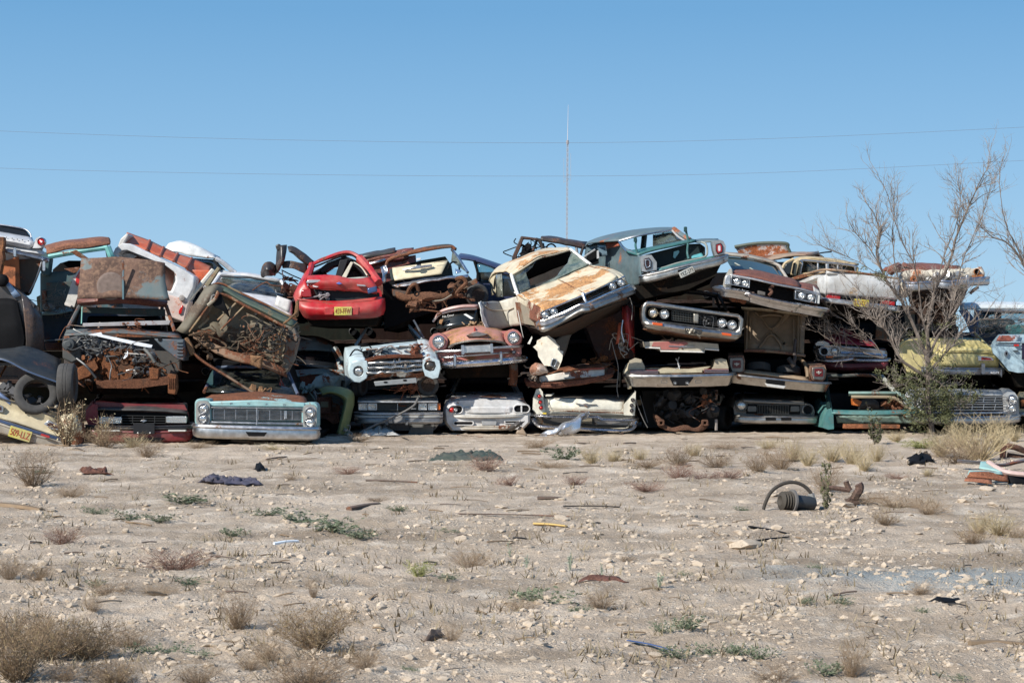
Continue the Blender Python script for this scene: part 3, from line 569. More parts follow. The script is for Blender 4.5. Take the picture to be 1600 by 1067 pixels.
def teal_wagon():
    t = T('wrecked_wagon', 'teal wagon with rusty brown roof and see-through windows, behind the upper left of the wall', 'car', 37.5)
    tl = paint((.07, .27, .27), .30, .2, .45, seed=23)
    t.G('roof', [[(73, 397, 0), (110, 390, -.03), (150, 385, -.03), (171, 381, 0)], [(72, 390, .1), (100, 383, .05), (150, 377, .05), (173, 380, .1)], [(70, 385, .8), (100, 378, .7), (150, 372, .7), (170, 372, .8)], [(70, 387, 2.4), (100, 381, 2.4), (150, 375, 2.4), (168, 377, 2.4)]], paint((.14, .05, .035), .72, .12, .55, seed=24, rc=(.20, .08, .045)), cr=.02, n=14, m=18, th=.04)
    fr = paint((.16, .48, .45), .22, .1, .4, seed=25)
    t.TU('window_frame', [(76, 401, 0), (110, 395, 0), (150, 389, 0), (168, 387, 0)], .055, fr)
    t.TU('pillar', [(168, 386, 0), (174, 402, 0), (175, 412, .1)], .07, fr)
    t.EX('pillar', [(60, 392), (76, 395), (79, 405), (76, 430), (66, 432), (58, 410)], .0, .25, paint((.02, .08, .09), .3, .2, .5), .03)
    t.TU('pillar', [(72, 398, 2.3), (70, 425, 2.3)], .05, tl); t.TU('pillar', [(168, 390, 2.3), (172, 412, 2.3)], .05, tl)
    t.LO('seat', [(.6, [(82, 418), (95, 408), (108, 405), (130, 405), (178, 404), (178, 425), (82, 428)]), (1.0, [(82, 418), (95, 408), (108, 405), (130, 405), (178, 404), (178, 425), (82, 428)])], BLK(), n=2, cr=.03)
    t.EX('belt_panel', [(62, 425), (130, 421), (180, 421), (180, 540), (62, 540)], .25, 3.2, paint((.03, .10, .12), .35, .25, .5, seed=27), .03)
    t.EX('door_inner', [(72, 441), (112, 439), (112, 478), (74, 478)], .2, .26, paint((.015, .05, .055), .4, .3, .6, seed=3), .01)
    t.EX('rusty_patch', [(65, 453), (71, 452), (72, 476), (66, 476)], .15, .24, rusty(6, (.17, .07, .045)), .01)
    t.EX('broken_post', [(110, 396), (118, 393), (137, 406), (142, 408), (128, 407), (118, 402)], -.6, -.5, paint((.25, .24, .17), .35, .2, .6), .01)
    t.EX('crushed_sill', [(100, 421), (124, 418), (124, 424), (115, 428)], -.3, -.25, paint((.35, .2, .15), .4, .1, .5), .005)
    t.done()
    t = T('wrecked_sedan', 'dark blue sedan with pale turquoise hood edge, wedged below the teal wagon', 'car', 36.3)
    db = paint((.035, .06, .09), .2, .25, .35, seed=28)
    shell(t, [(66, 484), (112, 480), (200, 480), (200, 548), (66, 548)], db, .1, 4, .02, 5)
    t.G('hood', [[(66, 491, -.05), (90, 490, -.08), (113, 485, -.05)], [(66, 487, .2), (90, 483, .2), (112, 480, .2)]], paint((.42, .62, .60), .1, .15, .4, seed=3), th=.03, n=4)
    t.BU('side_moulding', [(68, 532, .02), (90, 532, .02), (115, 531, .02)], 3, plain((.4, .45, .5), .3, .6), .02, .04)
    t.EX('rocker', [(70, 536), (115, 535), (115, 547), (72, 546)], -.05, .1, paint((.2, .07, .05), .4, .2, .5, seed=5), .01)
    t.JUNK('dry_twigs', [(80, 462), (112, 460), (110, 482), (84, 482)], -.2, .2, 0, plain((.25, .2, .15), .9), 5, hoses=60, hr=.006)
    t.EX('debris_block', [(66, 477), (78, 475), (79, 484), (68, 486)], -.15, .2, paint((.5, .46, .4), .4, .2, .6), .02, cr=.02)
    t.lathe('marker_lamp', t.w((92, 533, -.05), True), (0, -1, 0), [(.03, -.05), (.022, .02)], plain((.7, .3, .02), .3), 10)
    t.done()
    t = T('wrecked_car', 'white car corner with a tall narrow red tail light, beside the upturned rusty hood', 'car', 33.4)
    wh = paint((.64, .62, .57), .14, .2, .4, seed=29)
    t.LO('quarter_panel', [(0, [(101, 475), (104, 468), (115, 432), (126, 417), (128, 440), (122, 462), (116, 480), (108, 479)]), (2.0, [(104, 475), (107, 468), (118, 432), (129, 419), (150, 440), (150, 462), (150, 480), (110, 479)])], wh, n=8, cr=.01, sub=2)
    a = t.EX('tail_light', [(119, 432), (125, 422), (126, 440), (121, 447), (117.5, 445)], -.04, .02, RED(), .012)
    t.EX('corner_cap', [(101, 473), (112, 477), (110, 480), (101, 477)], -.03, .05, plain((.6, .55, .5), .5), .006)
    t.done()
teal_wagon()
def white_truck():
    t = T('wrecked_pickup', 'white pickup cab tilted on its side with an orange ribbed bed panel', 'truck', 38)
    wh = paint((.70, .70, .70), .10, .15, .35, seed=30); og = paint((.60, .10, .03), .10, .5, .5, seed=31)
    t.LO('cab_shell', [(.5, [(181, 392), (192, 384), (288, 426), (302, 436), (300, 455), (292, 500), (180, 500), (172, 420)]), (3, [(181, 392), (192, 384), (288, 426), (302, 436), (300, 455), (292, 500), (180, 500), (172, 420)])], wh, n=5, sub=2, cr=.01)
    t.RING('window_frame', [(172, 405), (180, 388), (191, 380), (203, 381), (290, 423), (305, 433), (304, 450), (294, 470), (240, 462), (176, 430)], [(190, 406), (183, 398), (190, 392), (198, 391), (256, 414), (272, 425), (274, 438), (266, 456), (236, 448), (192, 425)], -.05, .5, wh, .04)
    t.G('rear_window', [[(184, 391, .42), (274, 420, .42)], [(186, 440, .42), (268, 460, .42)]], plain((.20, .08, .055), .25, 0, .8), n=3, m=3, th=.01)
    t.EX('inner_panel', [(186, 398), (196, 393), (214, 399), (205, 404), (188, 404)], .33, .36, wh, .006)
    top = [(198, 364), (234, 376.5), (255.5, 387), (277.5, 397), (299.5, 404), (332, 418)]; bot = [(190, 381), (229, 391), (250, 400.5), (271, 408.5), (291, 419), (311, 449)]
    t.G('bed_panel', [[(*p, .9) for p in top], [(*p, .35) for p in bot]], og, n=6, m=40, th=.03, cr=.008, lin=True)
    for a, b in list(zip(top, bot))[1:5]: t.TU('bed_rib', [(a[0], a[1]-.5, .86), ((a[0]+b[0])/2, (a[1]+b[1])/2, .58), (*b, .3)], .03, paint((.30, .06, .025), .3, .3, .5, seed=3), lin=True)
    t.EX('bed_side', [(296, 420), (333, 421), (309, 451), (303, 445)], .42, .9, og, .02)
    t.TU('bed_rail', [(333, 422, .3), (309, 451, .1), (292, 470, 0)], .05, paint((.66, .64, .56), .1, .2, .4), lin=True)
    t.EX('corner', [(182, 388), (188, 372), (198, 363), (201, 366), (192, 381)], .3, .9, paint((.6, .58, .55), .1, .2, .4), .02)
    t.EX('lower_panel', [(240, 455), (262, 460), (296, 470), (292, 486), (288, 505), (250, 490)], -.08, .4, paint((.62, .5, .44), .3, .1, .45, seed=34, rc=(.4, .10, .04)), .03)
    t.EX('tail_light', [(279, 486), (284, 477), (286, 478), (283, 490), (279, 491)], -.12, -.06, RED(), .006)
    t.lathe('fuel_cap', t.w((284, 466, -.1), True), (0, -1, .2), [(.06, -.03), (.06, .03), (.02, .04)], plain((.25, .22, .2), .6), 14)
    t.done()
    t = T('wrecked_sedan', 'white sedan with bulging roof, farthest back behind the orange ribbed panel', 'car', 43)
    t.G('roof', [[(258, 396, 0), (275, 394, -.05), (300, 400, -.05), (338, 404, 0)], [(258, 391, .2), (270, 383, .1), (300, 384, .1), (340, 403, .2)], [(259, 388, .7), (270, 380, .6), (292, 380, .6), (345, 404, .7)], [(262, 390, 2.2), (275, 384, 2.2), (300, 388, 2.2), (343, 408, 2.2)]], paint((.78, .77, .73), .06, .12, .4, seed=35), cr=.025, th=.04, n=14, m=16)
    t.TU('pillar', [(337, 404, 0), (350, 412, .05), (364, 424, .1)], .06, wh)
    t.TU('pillar', [(334, 405, 0), (340, 414, .05), (344, 422, .1)], .04, plain((.05, .05, .05), .5))
    t.TU('pillar', [(345, 408, 2), (368, 426, 2)], .05, wh)
    t.G('side_window', [[(296, 403, .05), (336, 406, .05)], [(318, 422, .1), (352, 422, .1)]], glass((.2, .25, .3), .1), n=3, m=3, th=.01)
    t.EX('seat', rr(300, 407, 330, 430, 5), 1, 1.3, BLK(), .03)
    shell(t, [(262, 422), (345, 421), (366, 426), (370, 470), (262, 470)], wh, .1, 3, .01, 2)
    t.done()
    t = T('wrecked_sedan', 'white sedan with an intact tinted windshield, behind the green front clip', 'car', 36)
    t.G('roof', [[(340, 430, 1.1), (385, 432, 1.05), (437, 441, 1.1)], [(340, 428, 1.2), (385, 428, 1.2), (440, 438, 1.2)], [(342, 428, 2.6), (385, 427, 2.6), (438, 437, 2.6)]], wh, th=.04, n=6)
    t.TU('pillar', [(439, 439, 1.1), (460, 470, .3)], .035, wh, lin=True); t.TU('pillar', [(343, 430, 1.1), (325, 456, .3)], .035, wh, lin=True)
    t.TU('pillar', [(436, 440, 2.6), (452, 462, 3.2)], .035, wh, lin=True); t.TU('pillar', [(345, 430, 2.6), (332, 452, 3.2)], .035, wh, lin=True)
    t.G('windshield', [[(349, 433, 1.08), (437, 441, 1.08)], [(328, 452, .35), (456, 469, .35)]], glass((.42, .55, .58), .15), n=3, m=3, th=.01)
    t.TU('windshield_trim', [(346, 432, 1.06), (390, 434, 1.05), (437, 442, 1.06), (455, 468, .34)], .02, plain((.04, .04, .04), .5), lin=True)
    t.LO('seat', [(1.6, rr(362, 447, 388, 470, 8)), (1.8, rr(362, 447, 388, 470, 8))], plain((.35, .34, .32), .7), n=2)
    t.LO('seat', [(1.6, rr(398, 452, 432, 474, 8)), (1.8, rr(398, 452, 432, 474, 8))], plain((.10, .11, .12), .7), n=2)
    t.G('hood', [[(335, 453, .35), (400, 460, .3), (457, 470, .35)], [(335, 470, -.5), (400, 480, -.55), (456, 494, -.5)]], wh, th=.03, cr=.01)
    t.G('white_panel', [[(433, 462, -.7), (456, 470, -.7)], [(429, 477, -.75), (452, 489, -.75)]], paint((.72, .71, .68), .1, .2, .4), n=4, m=4, th=.02)
    shell(t, [(326, 455), (457, 470), (460, 520), (326, 520)], wh, .4, 4, .01, 2)
    t.done()
white_truck()
# ================================================================= middle of the wall
def green_clip():
    t = T('wrecked_truck', 'green truck front torn open to its grimy firewall, tilted above the turquoise sedan', 'truck', 32.6)
    gr = paint((.035, .085, .065), .40, .35, .5, seed=40, rc=(.16, .12, .075)); gm = paint((.13, .115, .08), .38, .4, .75, seed=41, rc=(.09, .05, .03)); rs = rusty(5, (.20, .11, .06))
    t.LO('body', [(.3, [(325, 449), (345, 446), (455, 503), (464, 520), (452, 572), (440, 578), (300, 520), (280, 515)]), (2.6, [(325, 449), (345, 446), (455, 503), (464, 520), (452, 572), (440, 578), (300, 520), (280, 515)])], paint((.02, .03, .025), .4, .3, .7, seed=2), n=5, sub=3, cr=.03)
    t.G('firewall', [[(322, 450, .05), (352, 452, .1), (400, 473, .1), (440, 492, .1), (462, 505, .05)], [(305, 474, -.08), (345, 474, .15), (395, 492, .15), (440, 510, .12), (466, 524, .0)], [(288, 500, -.12), (330, 496, .15), (380, 515, .1), (435, 535, .1), (462, 550, 0)], [(275, 520, -.1), (315, 514, .05), (368, 538, .1), (425, 562, .1), (452, 576, 0)]], gm, n=20, m=26, cr=.07, cs=4, seed=4, th=.02)
    t.G('fender_left', [[(322, 449, -.15), (338, 446, -.2), (352, 452, -.1)], [(300, 478, -.3), (318, 474, -.42), (332, 482, -.3)], [(275, 517, -.2), (288, 521, -.3), (306, 520, -.2)]], paint((.12, .11, .08), .3, .4, .6, seed=43, rc=(.1, .07, .05)), cr=.025, seed=3)
    t.G('cowl', [[(326, 447, .1), (345, 443, .1), (372, 457, .1), (420, 479, .1), (464, 500, .1)], [(330, 455, -.1), (348, 452, -.12), (372, 464, -.12), (420, 489, -.12), (460, 509, -.1)], [(338, 462, -.05), (352, 461, -.05), (378, 474, -.05), (420, 496, -.05), (455, 514, -.05)]], gr, cr=.015, th=.03, n=8, m=20)
    t.TU('cowl_lip', [(335, 460, -.2), (352, 461, -.2), (380, 476, -.2), (420, 497, -.2), (446, 511, -.2)], .025, paint((.3, .22, .13), .5, .2, .7, seed=3))
    t.TU('cowl_edge', [(326, 447, -.05), (345, 443, -.05), (372, 456, -.05), (420, 478, -.05), (464, 500, -.05)], .02, paint((.22, .18, .1), .5, .2, .7, seed=3))
    for a in (((340, 455, -.25), (318, 488, -.4), (296, 518, -.3)), ((382, 478, -.2), (360, 500, -.3), (345, 515, -.25)), ((368, 474, -.2), (356, 485, -.3), (340, 500, -.3)), ((448, 512, -.15), (445, 530, -.25), (436, 558, -.2)), ((440, 512, -.15), (436, 530, -.25), (428, 552, -.2)), ((315, 487, -.35), (325, 497, -.25), (310, 512, -.3))):
        t.TU('strut', a, .028, paint((.24, .18, .10), .45, .3, .7, seed=5), flat=.6)
    t.G('rubber_flap', [[(333, 462, -.35), (345, 458, -.35)], [(332, 476, -.4), (352, 480, -.4)], [(348, 488, -.38), (358, 496, -.35)]], BLK(), cr=.03, n=6, m=6)
    t.TU('arm', [(325, 477, -.4), (336, 467, -.45), (341, 457, -.4)], .03, paint((.3, .28, .22), .4, .3, .6))
    t.lathe('blower', t.w((330, 468, -.3)), (0, -1, .3), [(.11, -.1), (.1, .05), (.05, .08), (.01, .08)], plain((.2, .19, .17), .6), 16)
    t.EX('side_panel', [(441, 506), (460, 512), (466, 528), (458, 562), (448, 582), (438, 580), (444, 545)], -.12, .2, paint((.13, .12, .10), .4, .3, .6, seed=45), .02, cr=.02)
    t.EX('side_rib', [(434, 520), (440, 522), (436, 556), (429, 552)], -.3, -.15, rs, .012)
    t.JUNK('wiring', [(375, 495), (440, 515), (430, 568), (368, 545)], -.45, -.1, 22, paint((.09, .07, .045), .4, .3, .8), 31, size=(.02, .07), hoses=46, hr=.008)
    t.JUNK('loose_hoses', [(400, 490), (452, 512), (445, 560), (398, 540)], -.5, -.2, 6, plain((.02, .018, .016), .7), 32, size=(.02, .06), hoses=30, hr=.01)
    t.G('frame_rail', [[(300, 520, -.3), (330, 535, -.3), (365, 550, -.35), (400, 558, -.3), (445, 576, -.2)], [(302, 528, -.35), (330, 548, -.35), (365, 564, -.4), (405, 572, -.35), (448, 590, -.2)]], paint((.22, .13, .075), .55, .2, .7, seed=46), cr=.02, m=24, n=4, th=.05)
    t.G('bracket', [[(392, 555, -.5), (412, 558, -.5)], [(392, 570, -.5), (408, 578, -.5)]], rs, n=4, m=4, cr=.02, th=.04)
    t.JUNK('steering_linkage', [(312, 520), (335, 520), (330, 560), (305, 558)], -.6, -.3, 20, rusty(5, (.11, .07, .045)), 15, size=(.03, .07), hoses=8, hr=.016)
    t.TU('tie_rod', [(291, 531, -.5), (300, 548, -.55), (318, 565, -.55), (355, 588, -.55), (400, 616, -.5), (414, 620, -.4)], .045, paint((.24, .16, .10), .55, .2, .7, seed=6), flat=.6)
    t.JUNK('torn_metal', [(392, 606), (425, 612), (428, 622), (392, 622)], -.5, -.2, 14, rs, 8, size=(.05, .13), hoses=3)
    t.EX('tie_rod_end', [(289, 529), (294, 527), (302, 540), (305, 553), (299, 556), (293, 544)], -.6, -.5, rs, .015)
    t.TU('loose_wire', [(318, 528, -.4), (314, 545, -.4), (306, 560, -.4)], .008, BLK())
    t.EX('hood_hinge', [(319, 446), (340, 417), (344, 420), (325, 449)], -.1, .0, paint((.22, .19, .11), .4, .3, .6), .01)
    t.EX('torn_post', [(459, 490), (462, 470), (466, 470), (465, 494), (460, 498)], -.2, -.1, rs, .012)
    t.TU('torn_strip', [(464, 488, -.2), (452, 499, -.3), (443, 506, -.3)], .02, rs)
    t.EX('green_shard', [(329, 583), (333, 577), (333, 600), (328, 603), (323, 597)], -.2, -.18, paint((.3, .55, .42), .2, .2, .5), .004)
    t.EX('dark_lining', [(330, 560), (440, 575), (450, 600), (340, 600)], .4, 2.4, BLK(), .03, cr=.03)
    t.done()
green_clip()
def blue_back():
    t = T('wrecked_sedan', 'pale blue rounded sedan in the shade, set back above the olive fender', 'car', 36)
    pb = paint((.22, .33, .36), .28, .25, .45, seed=48)
    t.G('roof', [[(440, 548, .5), (490, 547, .4), (526, 549, .5)], [(440, 535, .8), (490, 530, .7), (524, 540, .8)], [(440, 530, 1.5), (490, 526, 1.5), (522, 536, 1.5)]], paint((.16, .22, .24), .48, .2, .5, seed=49), th=.04)
    t.G('rear_window', [[(455, 550, .45), (522, 550, .45)], [(455, 577, .2), (530, 576, .2)]], plain((.01, .012, .015), .15), n=3, m=3)
    t.TU('pillar', [(522, 545, .5), (529, 560, .4), (535, 580, .2), (544, 612, .15)], .09, pb)
    t.G('trunk_lid', [[(455, 579, .15), (500, 577, .05), (538, 580, .15)], [(455, 590, -.1), (500, 584, -.15), (540, 596, -.05)]], pb, th=.03)
    t.EX('rusty_panel', [(468, 583), (496, 584), (497, 603), (470, 603)], -.12, .1, rusty(8, (.13, .04, .028)), .015)
    t.G('crumpled_quarter', [[(494, 588, -.2), (512, 583, -.25), (530, 588, -.2)], [(486, 600, -.25), (510, 596, -.3), (533, 602, -.2)], [(484, 607, -.2), (510, 610, -.25), (534, 612, -.2)]], paint((.42, .56, .58), .30, .2, .45, seed=50), cr=.06, cs=5, n=10, m=12)
    shell(t, [(440, 580), (535, 578), (545, 600), (548, 665), (440, 665)], paint((.08, .12, .13), .4, .3, .6, seed=5), .1, 4, .03, 2)
    t.JUNK('torn_edge', [(470, 600), (500, 602), (502, 612), (472, 612)], -.3, -.1, 12, plain((.3, .4, .4), .5), 8, size=(.04, .1), hoses=4)
    t.done()
    t = T('fender', 'bent olive green fender arching down to the ground, right of the turquoise sedan', 'car fender', 33.6)
    ol = paint((.155, .19, .065), .2, .3, .5, seed=51)
    t.G('fender_skin', [[(498, 608, 0), (512, 603, 0), (535, 605, .0), (551, 613, .1), (553, 630, .1), (548, 655, .1), (541, 680, .05)], [(503, 616, -.15), (515, 612, -.18), (530, 615, -.18), (541, 622, -.15), (540, 635, -.15), (535, 655, -.15), (529, 678, -.12)], [(503, 617, 0), (514, 615, 0), (527, 619, 0), (536, 626, 0), (536, 638, 0), (532, 655, 0), (526, 676, 0)]], ol, m=40, n=8, cr=.012, th=.012)
    t.EX('inner_liner', [(508, 614), (528, 618), (538, 628), (534, 655), (545, 655), (550, 615), (535, 606), (512, 605)], .12, .5, BLK(), .02)
    t.JUNK('torn_end', [(530, 668), (545, 668), (545, 680), (530, 680)], -.1, .1, 8, plain((.3, .27, .23), .7), 2, size=(.03, .08), hoses=3)
    t.done()
    t = T('radiator_core', 'rusty radiator support box with a faded square patch, standing behind the olive fender', 'radiator support', 34)
    rs = rusty(9, (.12, .05, .035))
    t.EX('panel', [(495, 621), (518, 620), (517, 646), (494, 645)], -.05, .05, rs, .015, cr=.01)
    t.EX('faded_patch', [(501, 627), (513, 627), (513, 636), (501, 636)], -.065, -.05, plain((.16, .15, .10), .7), .004)
    t.EX('skirt', [(494, 646), (528, 645), (528, 661), (520, 663), (510, 655), (495, 652)], .05, .3, rs, .015)
    t.TU('pipe', [(490, 612, 0), (494, 622, -.1), (490, 636, 0)], .02, plain((.12, .12, .12), .6))
    t.BX('base', [(480, 655), (536, 655), (536, 684), (480, 684)], .35, 2, BLK(), .02)
    t.done()
blue_back()
def black_frame():
    t = T('wrecked_door', 'crumpled black door frame and fender sticking up against the sky, left of the red hatchback', 'car door', 36)
    bk = paint((.02, .02, .024), .32, .25, .3, seed=53, rc=(.10, .055, .035))
    t.G('lobe', [[(406, 424, 0), (412, 412, -.2), (424, 410, -.2), (434, 414, 0)], [(407, 430, 0), (414, 422, -.3), (424, 422, -.3), (432, 424, 0)], [(410, 433, .1), (416, 432, -.2), (424, 431, -.2), (430, 430, .1)]], bk, cr=.04, seed=3)
    t.G('upright', [[(434, 390, 0), (441, 384, -.1), (449, 384, 0)], [(432, 412, -.05), (439, 408, -.2), (446, 402, -.1)], [(426, 428, 0), (434, 428, -.1), (438, 424, 0)]], bk, cr=.03, seed=4, n=12)
    t.G('strut', [[(449, 385, 0), (458, 385, 0), (474, 395, 0), (491, 409, 0)], [(451, 391, -.08), (458, 393, -.1), (470, 403, -.1), (484, 414, -.05)], [(453, 393, 0), (460, 398, 0), (472, 409, 0), (482, 416, 0)]], bk, cr=.02, m=20, n=6, th=.02)
    t.G('skirt', [[(440, 409, 0), (455, 408, -.05), (480, 413, 0)], [(442, 420, -.05), (458, 421, -.1), (478, 428, 0)]], bk, cr=.03, n=8)
    t.EX('lug', [(430, 384), (436, 381), (440, 386), (436, 393), (432, 391)], -.1, .1, bk, .02)
    for a in (((434, 425), (450, 434), (466, 439)), ((440, 422), (456, 430), (470, 436)), ((442, 433), (456, 437), (468, 446)), ((441, 424), (443, 438), (444, 452))): t.TU('rail', [(*p, .1*i) for i, p in enumerate(a)], .012, BLK() if a[0][0] != 441 else plain((.4, .4, .38), .4))
    t.JUNK('interior_scrap', [(442, 440), (468, 436), (466, 458), (446, 458)], -.1, .4, 16, rusty(3, (.13, .06, .04)), 6, size=(.05, .12), hoses=8)
    t.EX('block', [(445, 452), (468, 450), (470, 500), (445, 500)], .3, 3, BLK(), .03)
    t.done()
black_frame()
def red_hatch():
    t = T('wrecked_hatchback', 'bright red smashed hatchback seen from behind with a yellow number plate', 'car', 35.1)
    rd = paint((.46, .010, .018), .06, .35, .33, seed=55, bump=.35); rk = plain((.012, .012, .014), .6)
    shell(t, [(463, 455), (485, 442), (590, 444), (598, 455), (599, 485), (590, 496), (480, 498), (466, 482)], rd, .35, 3.8, .02, 3)
    t.G('quarter_left', [[(489, 412, 1.0), (483, 428, .3), (478, 440, .05), (484, 452, -.02)], [(478, 424, 1.0), (468, 445, .35), (466, 452, .05), (470, 466, -.05)], [(470, 440, 1.1), (460, 460, .4), (460, 466, .1), (464, 474, 0)]], rd, n=8, m=12, th=.03)
    t.G('roof', [[(486, 417, .75), (505, 408, .8), (541, 396, .9), (562, 405, .8), (574, 416, .7)], [(488, 412, .85), (505, 404, .9), (541, 392.5, 1.0), (563, 401, .9), (576, 414, .8)], [(492, 411, 1.6), (508, 406, 1.6), (540, 397, 1.7), (560, 402, 1.6), (576, 414, 1.6)]], rd, n=7, m=24, cr=.01, th=.04)
    t.TU('rear_pillar', [(487, 414, .8), (484, 425, .5), (478, 440, .15)], .065, rd); t.TU('rear_pillar', [(562, 404, .8), (574, 417, .6), (583, 430, .4), (592, 442, .2)], .085, rd)
    t.TU('window_seal', [(489, 418, .76), (540, 399, .86), (560, 406, .8), (578, 431, .3)], .018, BLK())
    t.EX('side_window_frame', [(470, 437), (482, 414), (486, 413), (474, 440), (466, 454)], .9, 1.1, BLK(), .01)
    t.EX('headliner', [(498, 418), (512, 407), (541, 396), (560, 404), (574, 418), (580, 432), (570, 430), (558, 415), (541, 408), (520, 413), (504, 424)], .95, 1.5, rk, .01)
    t.EX('interior', [(484, 434), (488, 420), (508, 410), (508, 434)], 1.55, 1.7, rk, .01); t.EX('interior', [(530, 434), (530, 404), (541, 400), (560, 408), (582, 434)], 1.55, 1.7, rk, .01)
    t.EX('headrest_liner', [(524, 432), (532, 404), (545, 402), (534, 434)], .7, .9, rk, .01)
    t.EX('seat_belt_post', [(533, 434), (549, 407), (553, 408), (541, 434)], .5, .56, plain((.58, .53, .42), .6), .006)
    t.EX('seat_belt_post', [(525, 453), (533, 453), (527, 467), (524.5, 467)], .2, .25, plain((.58, .53, .42), .6), .006)
    t.EX('broken_pane', [(512, 418), (528, 414), (528, 432), (519, 431), (513, 425)], 1.3, 1.31, glass((.7, .85, .9), .05), 0)
    t.EX('seat_back', [(486, 424), (500, 418), (512, 424), (515, 434), (484, 434)], 1.2, 1.5, rk, .03, cr=.02)
    t.TU('right_window_frame', [(553, 410, .9), (565, 418, .8), (574, 431, .5)], .014, plain((.5, .48, .4), .5)); t.EX('seat_back', [(552, 418), (560, 418), (572, 432), (546, 433)], 1.3, 1.5, rk, .02)
    t.G('trunk_lid', [[(481, 431.5, .1), (505, 430, .05), (530, 432, 0), (552, 436, .05), (578, 434, .1)], [(480, 439, -.05), (505, 440, -.1), (530, 441, -.1), (556, 440, -.05), (588, 446, -.02)], [(486, 450, -.02), (505, 452, -.05), (530, 454, -.03), (556, 456, 0), (590, 459, 0)]], rd, n=10, m=18, cr=.018, cs=4, seed=7, th=.02)
    t.G('package_shelf', [[(532, 436, .5), (576, 432, .5)], [(530, 434.5, .2), (578, 435.5, .2)]], plain((.42, .44, .38), .6), n=3, m=3, th=.02)
    t.EX('lid_cavity', [(490, 452), (592, 457), (592, 470), (498, 471)], .08, .3, rk, .005)
    t.JUNK('cavity_scrap', [(494, 455), (514, 455), (514, 468), (500, 468)], -.02, .06, 6, plain((.3, .28, .28), .5), 3, size=(.03, .08), hoses=3)
    t.EX('trim', [(478, 441), (482, 437.5), (500, 437.5), (501, 441), (480, 443)], -.1, -.04, plain((.55, .52, .52), .25, .5), .006)
    t.lathe('badge', t.w((493.5, 447, -.06), True), (0, -1, 0), [(.06, -.01), (.06, .008)], plain((.7, .6, .6), .4), 18, sq=(1, .42))
    em = t.EX('emblem', [(524.5, 443), (528, 442), (529.5, 440.5), (531, 442), (534.5, 443.5), (531, 444.6), (529.5, 445), (528, 444.4)], -.135, -.1, plain((.10, .16, .45), .3), .003)
    t.EX('trim', [(557, 444.5), (570, 445.5), (572, 448), (558, 447)], -.1, -.04, plain((.45, .42, .42), .3, .4), .004)
    t.G('tail_light', [[(574, 450, -.12), (589, 447, -.12)], [(576, 459, -.14), (590, 455, -.12)]], plain((.05, .08, .17), .15, .2, .8), n=4, m=4, cr=.02, label='broken bluish right tail light')
    t.EX('tail_light', [(470, 457), (473, 452.5), (485, 451.5), (487, 464), (474, 464.5), (470, 462)], -.08, .0, plain((.35, .012, .012), .12, spec=.8), .014)
    t.G('tail_panel', [[(462, 462, .05), (500, 470, -.02), (540, 470, -.03), (597, 464, .05)], [(464, 468, -.05), (500, 473, -.12), (540, 473, -.14), (598, 468, -.04)]], rd, n=5, m=14, th=.02)
    t.G('bumper', [[(461, 466, .3), (466, 470, -.05), (500, 473, -.14), (545, 473, -.16), (585, 470, -.12), (599, 466, .0), (600, 466, .4)], [(463, 474, .3), (468, 480, -.12), (500, 482, -.24), (545, 482, -.26), (585, 480, -.2), (600, 474, -.02), (601, 474, .4)], [(467, 482, .3), (474, 489, -.1), (500, 491, -.22), (545, 491, -.24), (585, 489, -.18), (600, 484, -.02), (601, 484, .4)], [(472, 488, .3), (479, 498, -.02), (505, 499, -.1), (545, 498, -.12), (585, 496, -.1), (597, 492, 0), (598, 492, .4)]], rd, n=12, m=30, th=.02)
    for x0, x1 in ((506, 522), (548, 561)): t.EX('bumper_block', [(x0, 480), (x1, 480), (x1-1, 493), (x0+1, 493)], -.275, -.2, rd, .02)
    t.PLATE(535.5, 486.5, 27, 13, '459-FFW', (.70, .62, .12), (.25, .05, .02), -.285, 1)
    t.EX('underpan', [(478, 496), (594, 494), (588, 510), (484, 510)], .1, 3.6, UNDER(), .03)
    t.done()
red_hatch()
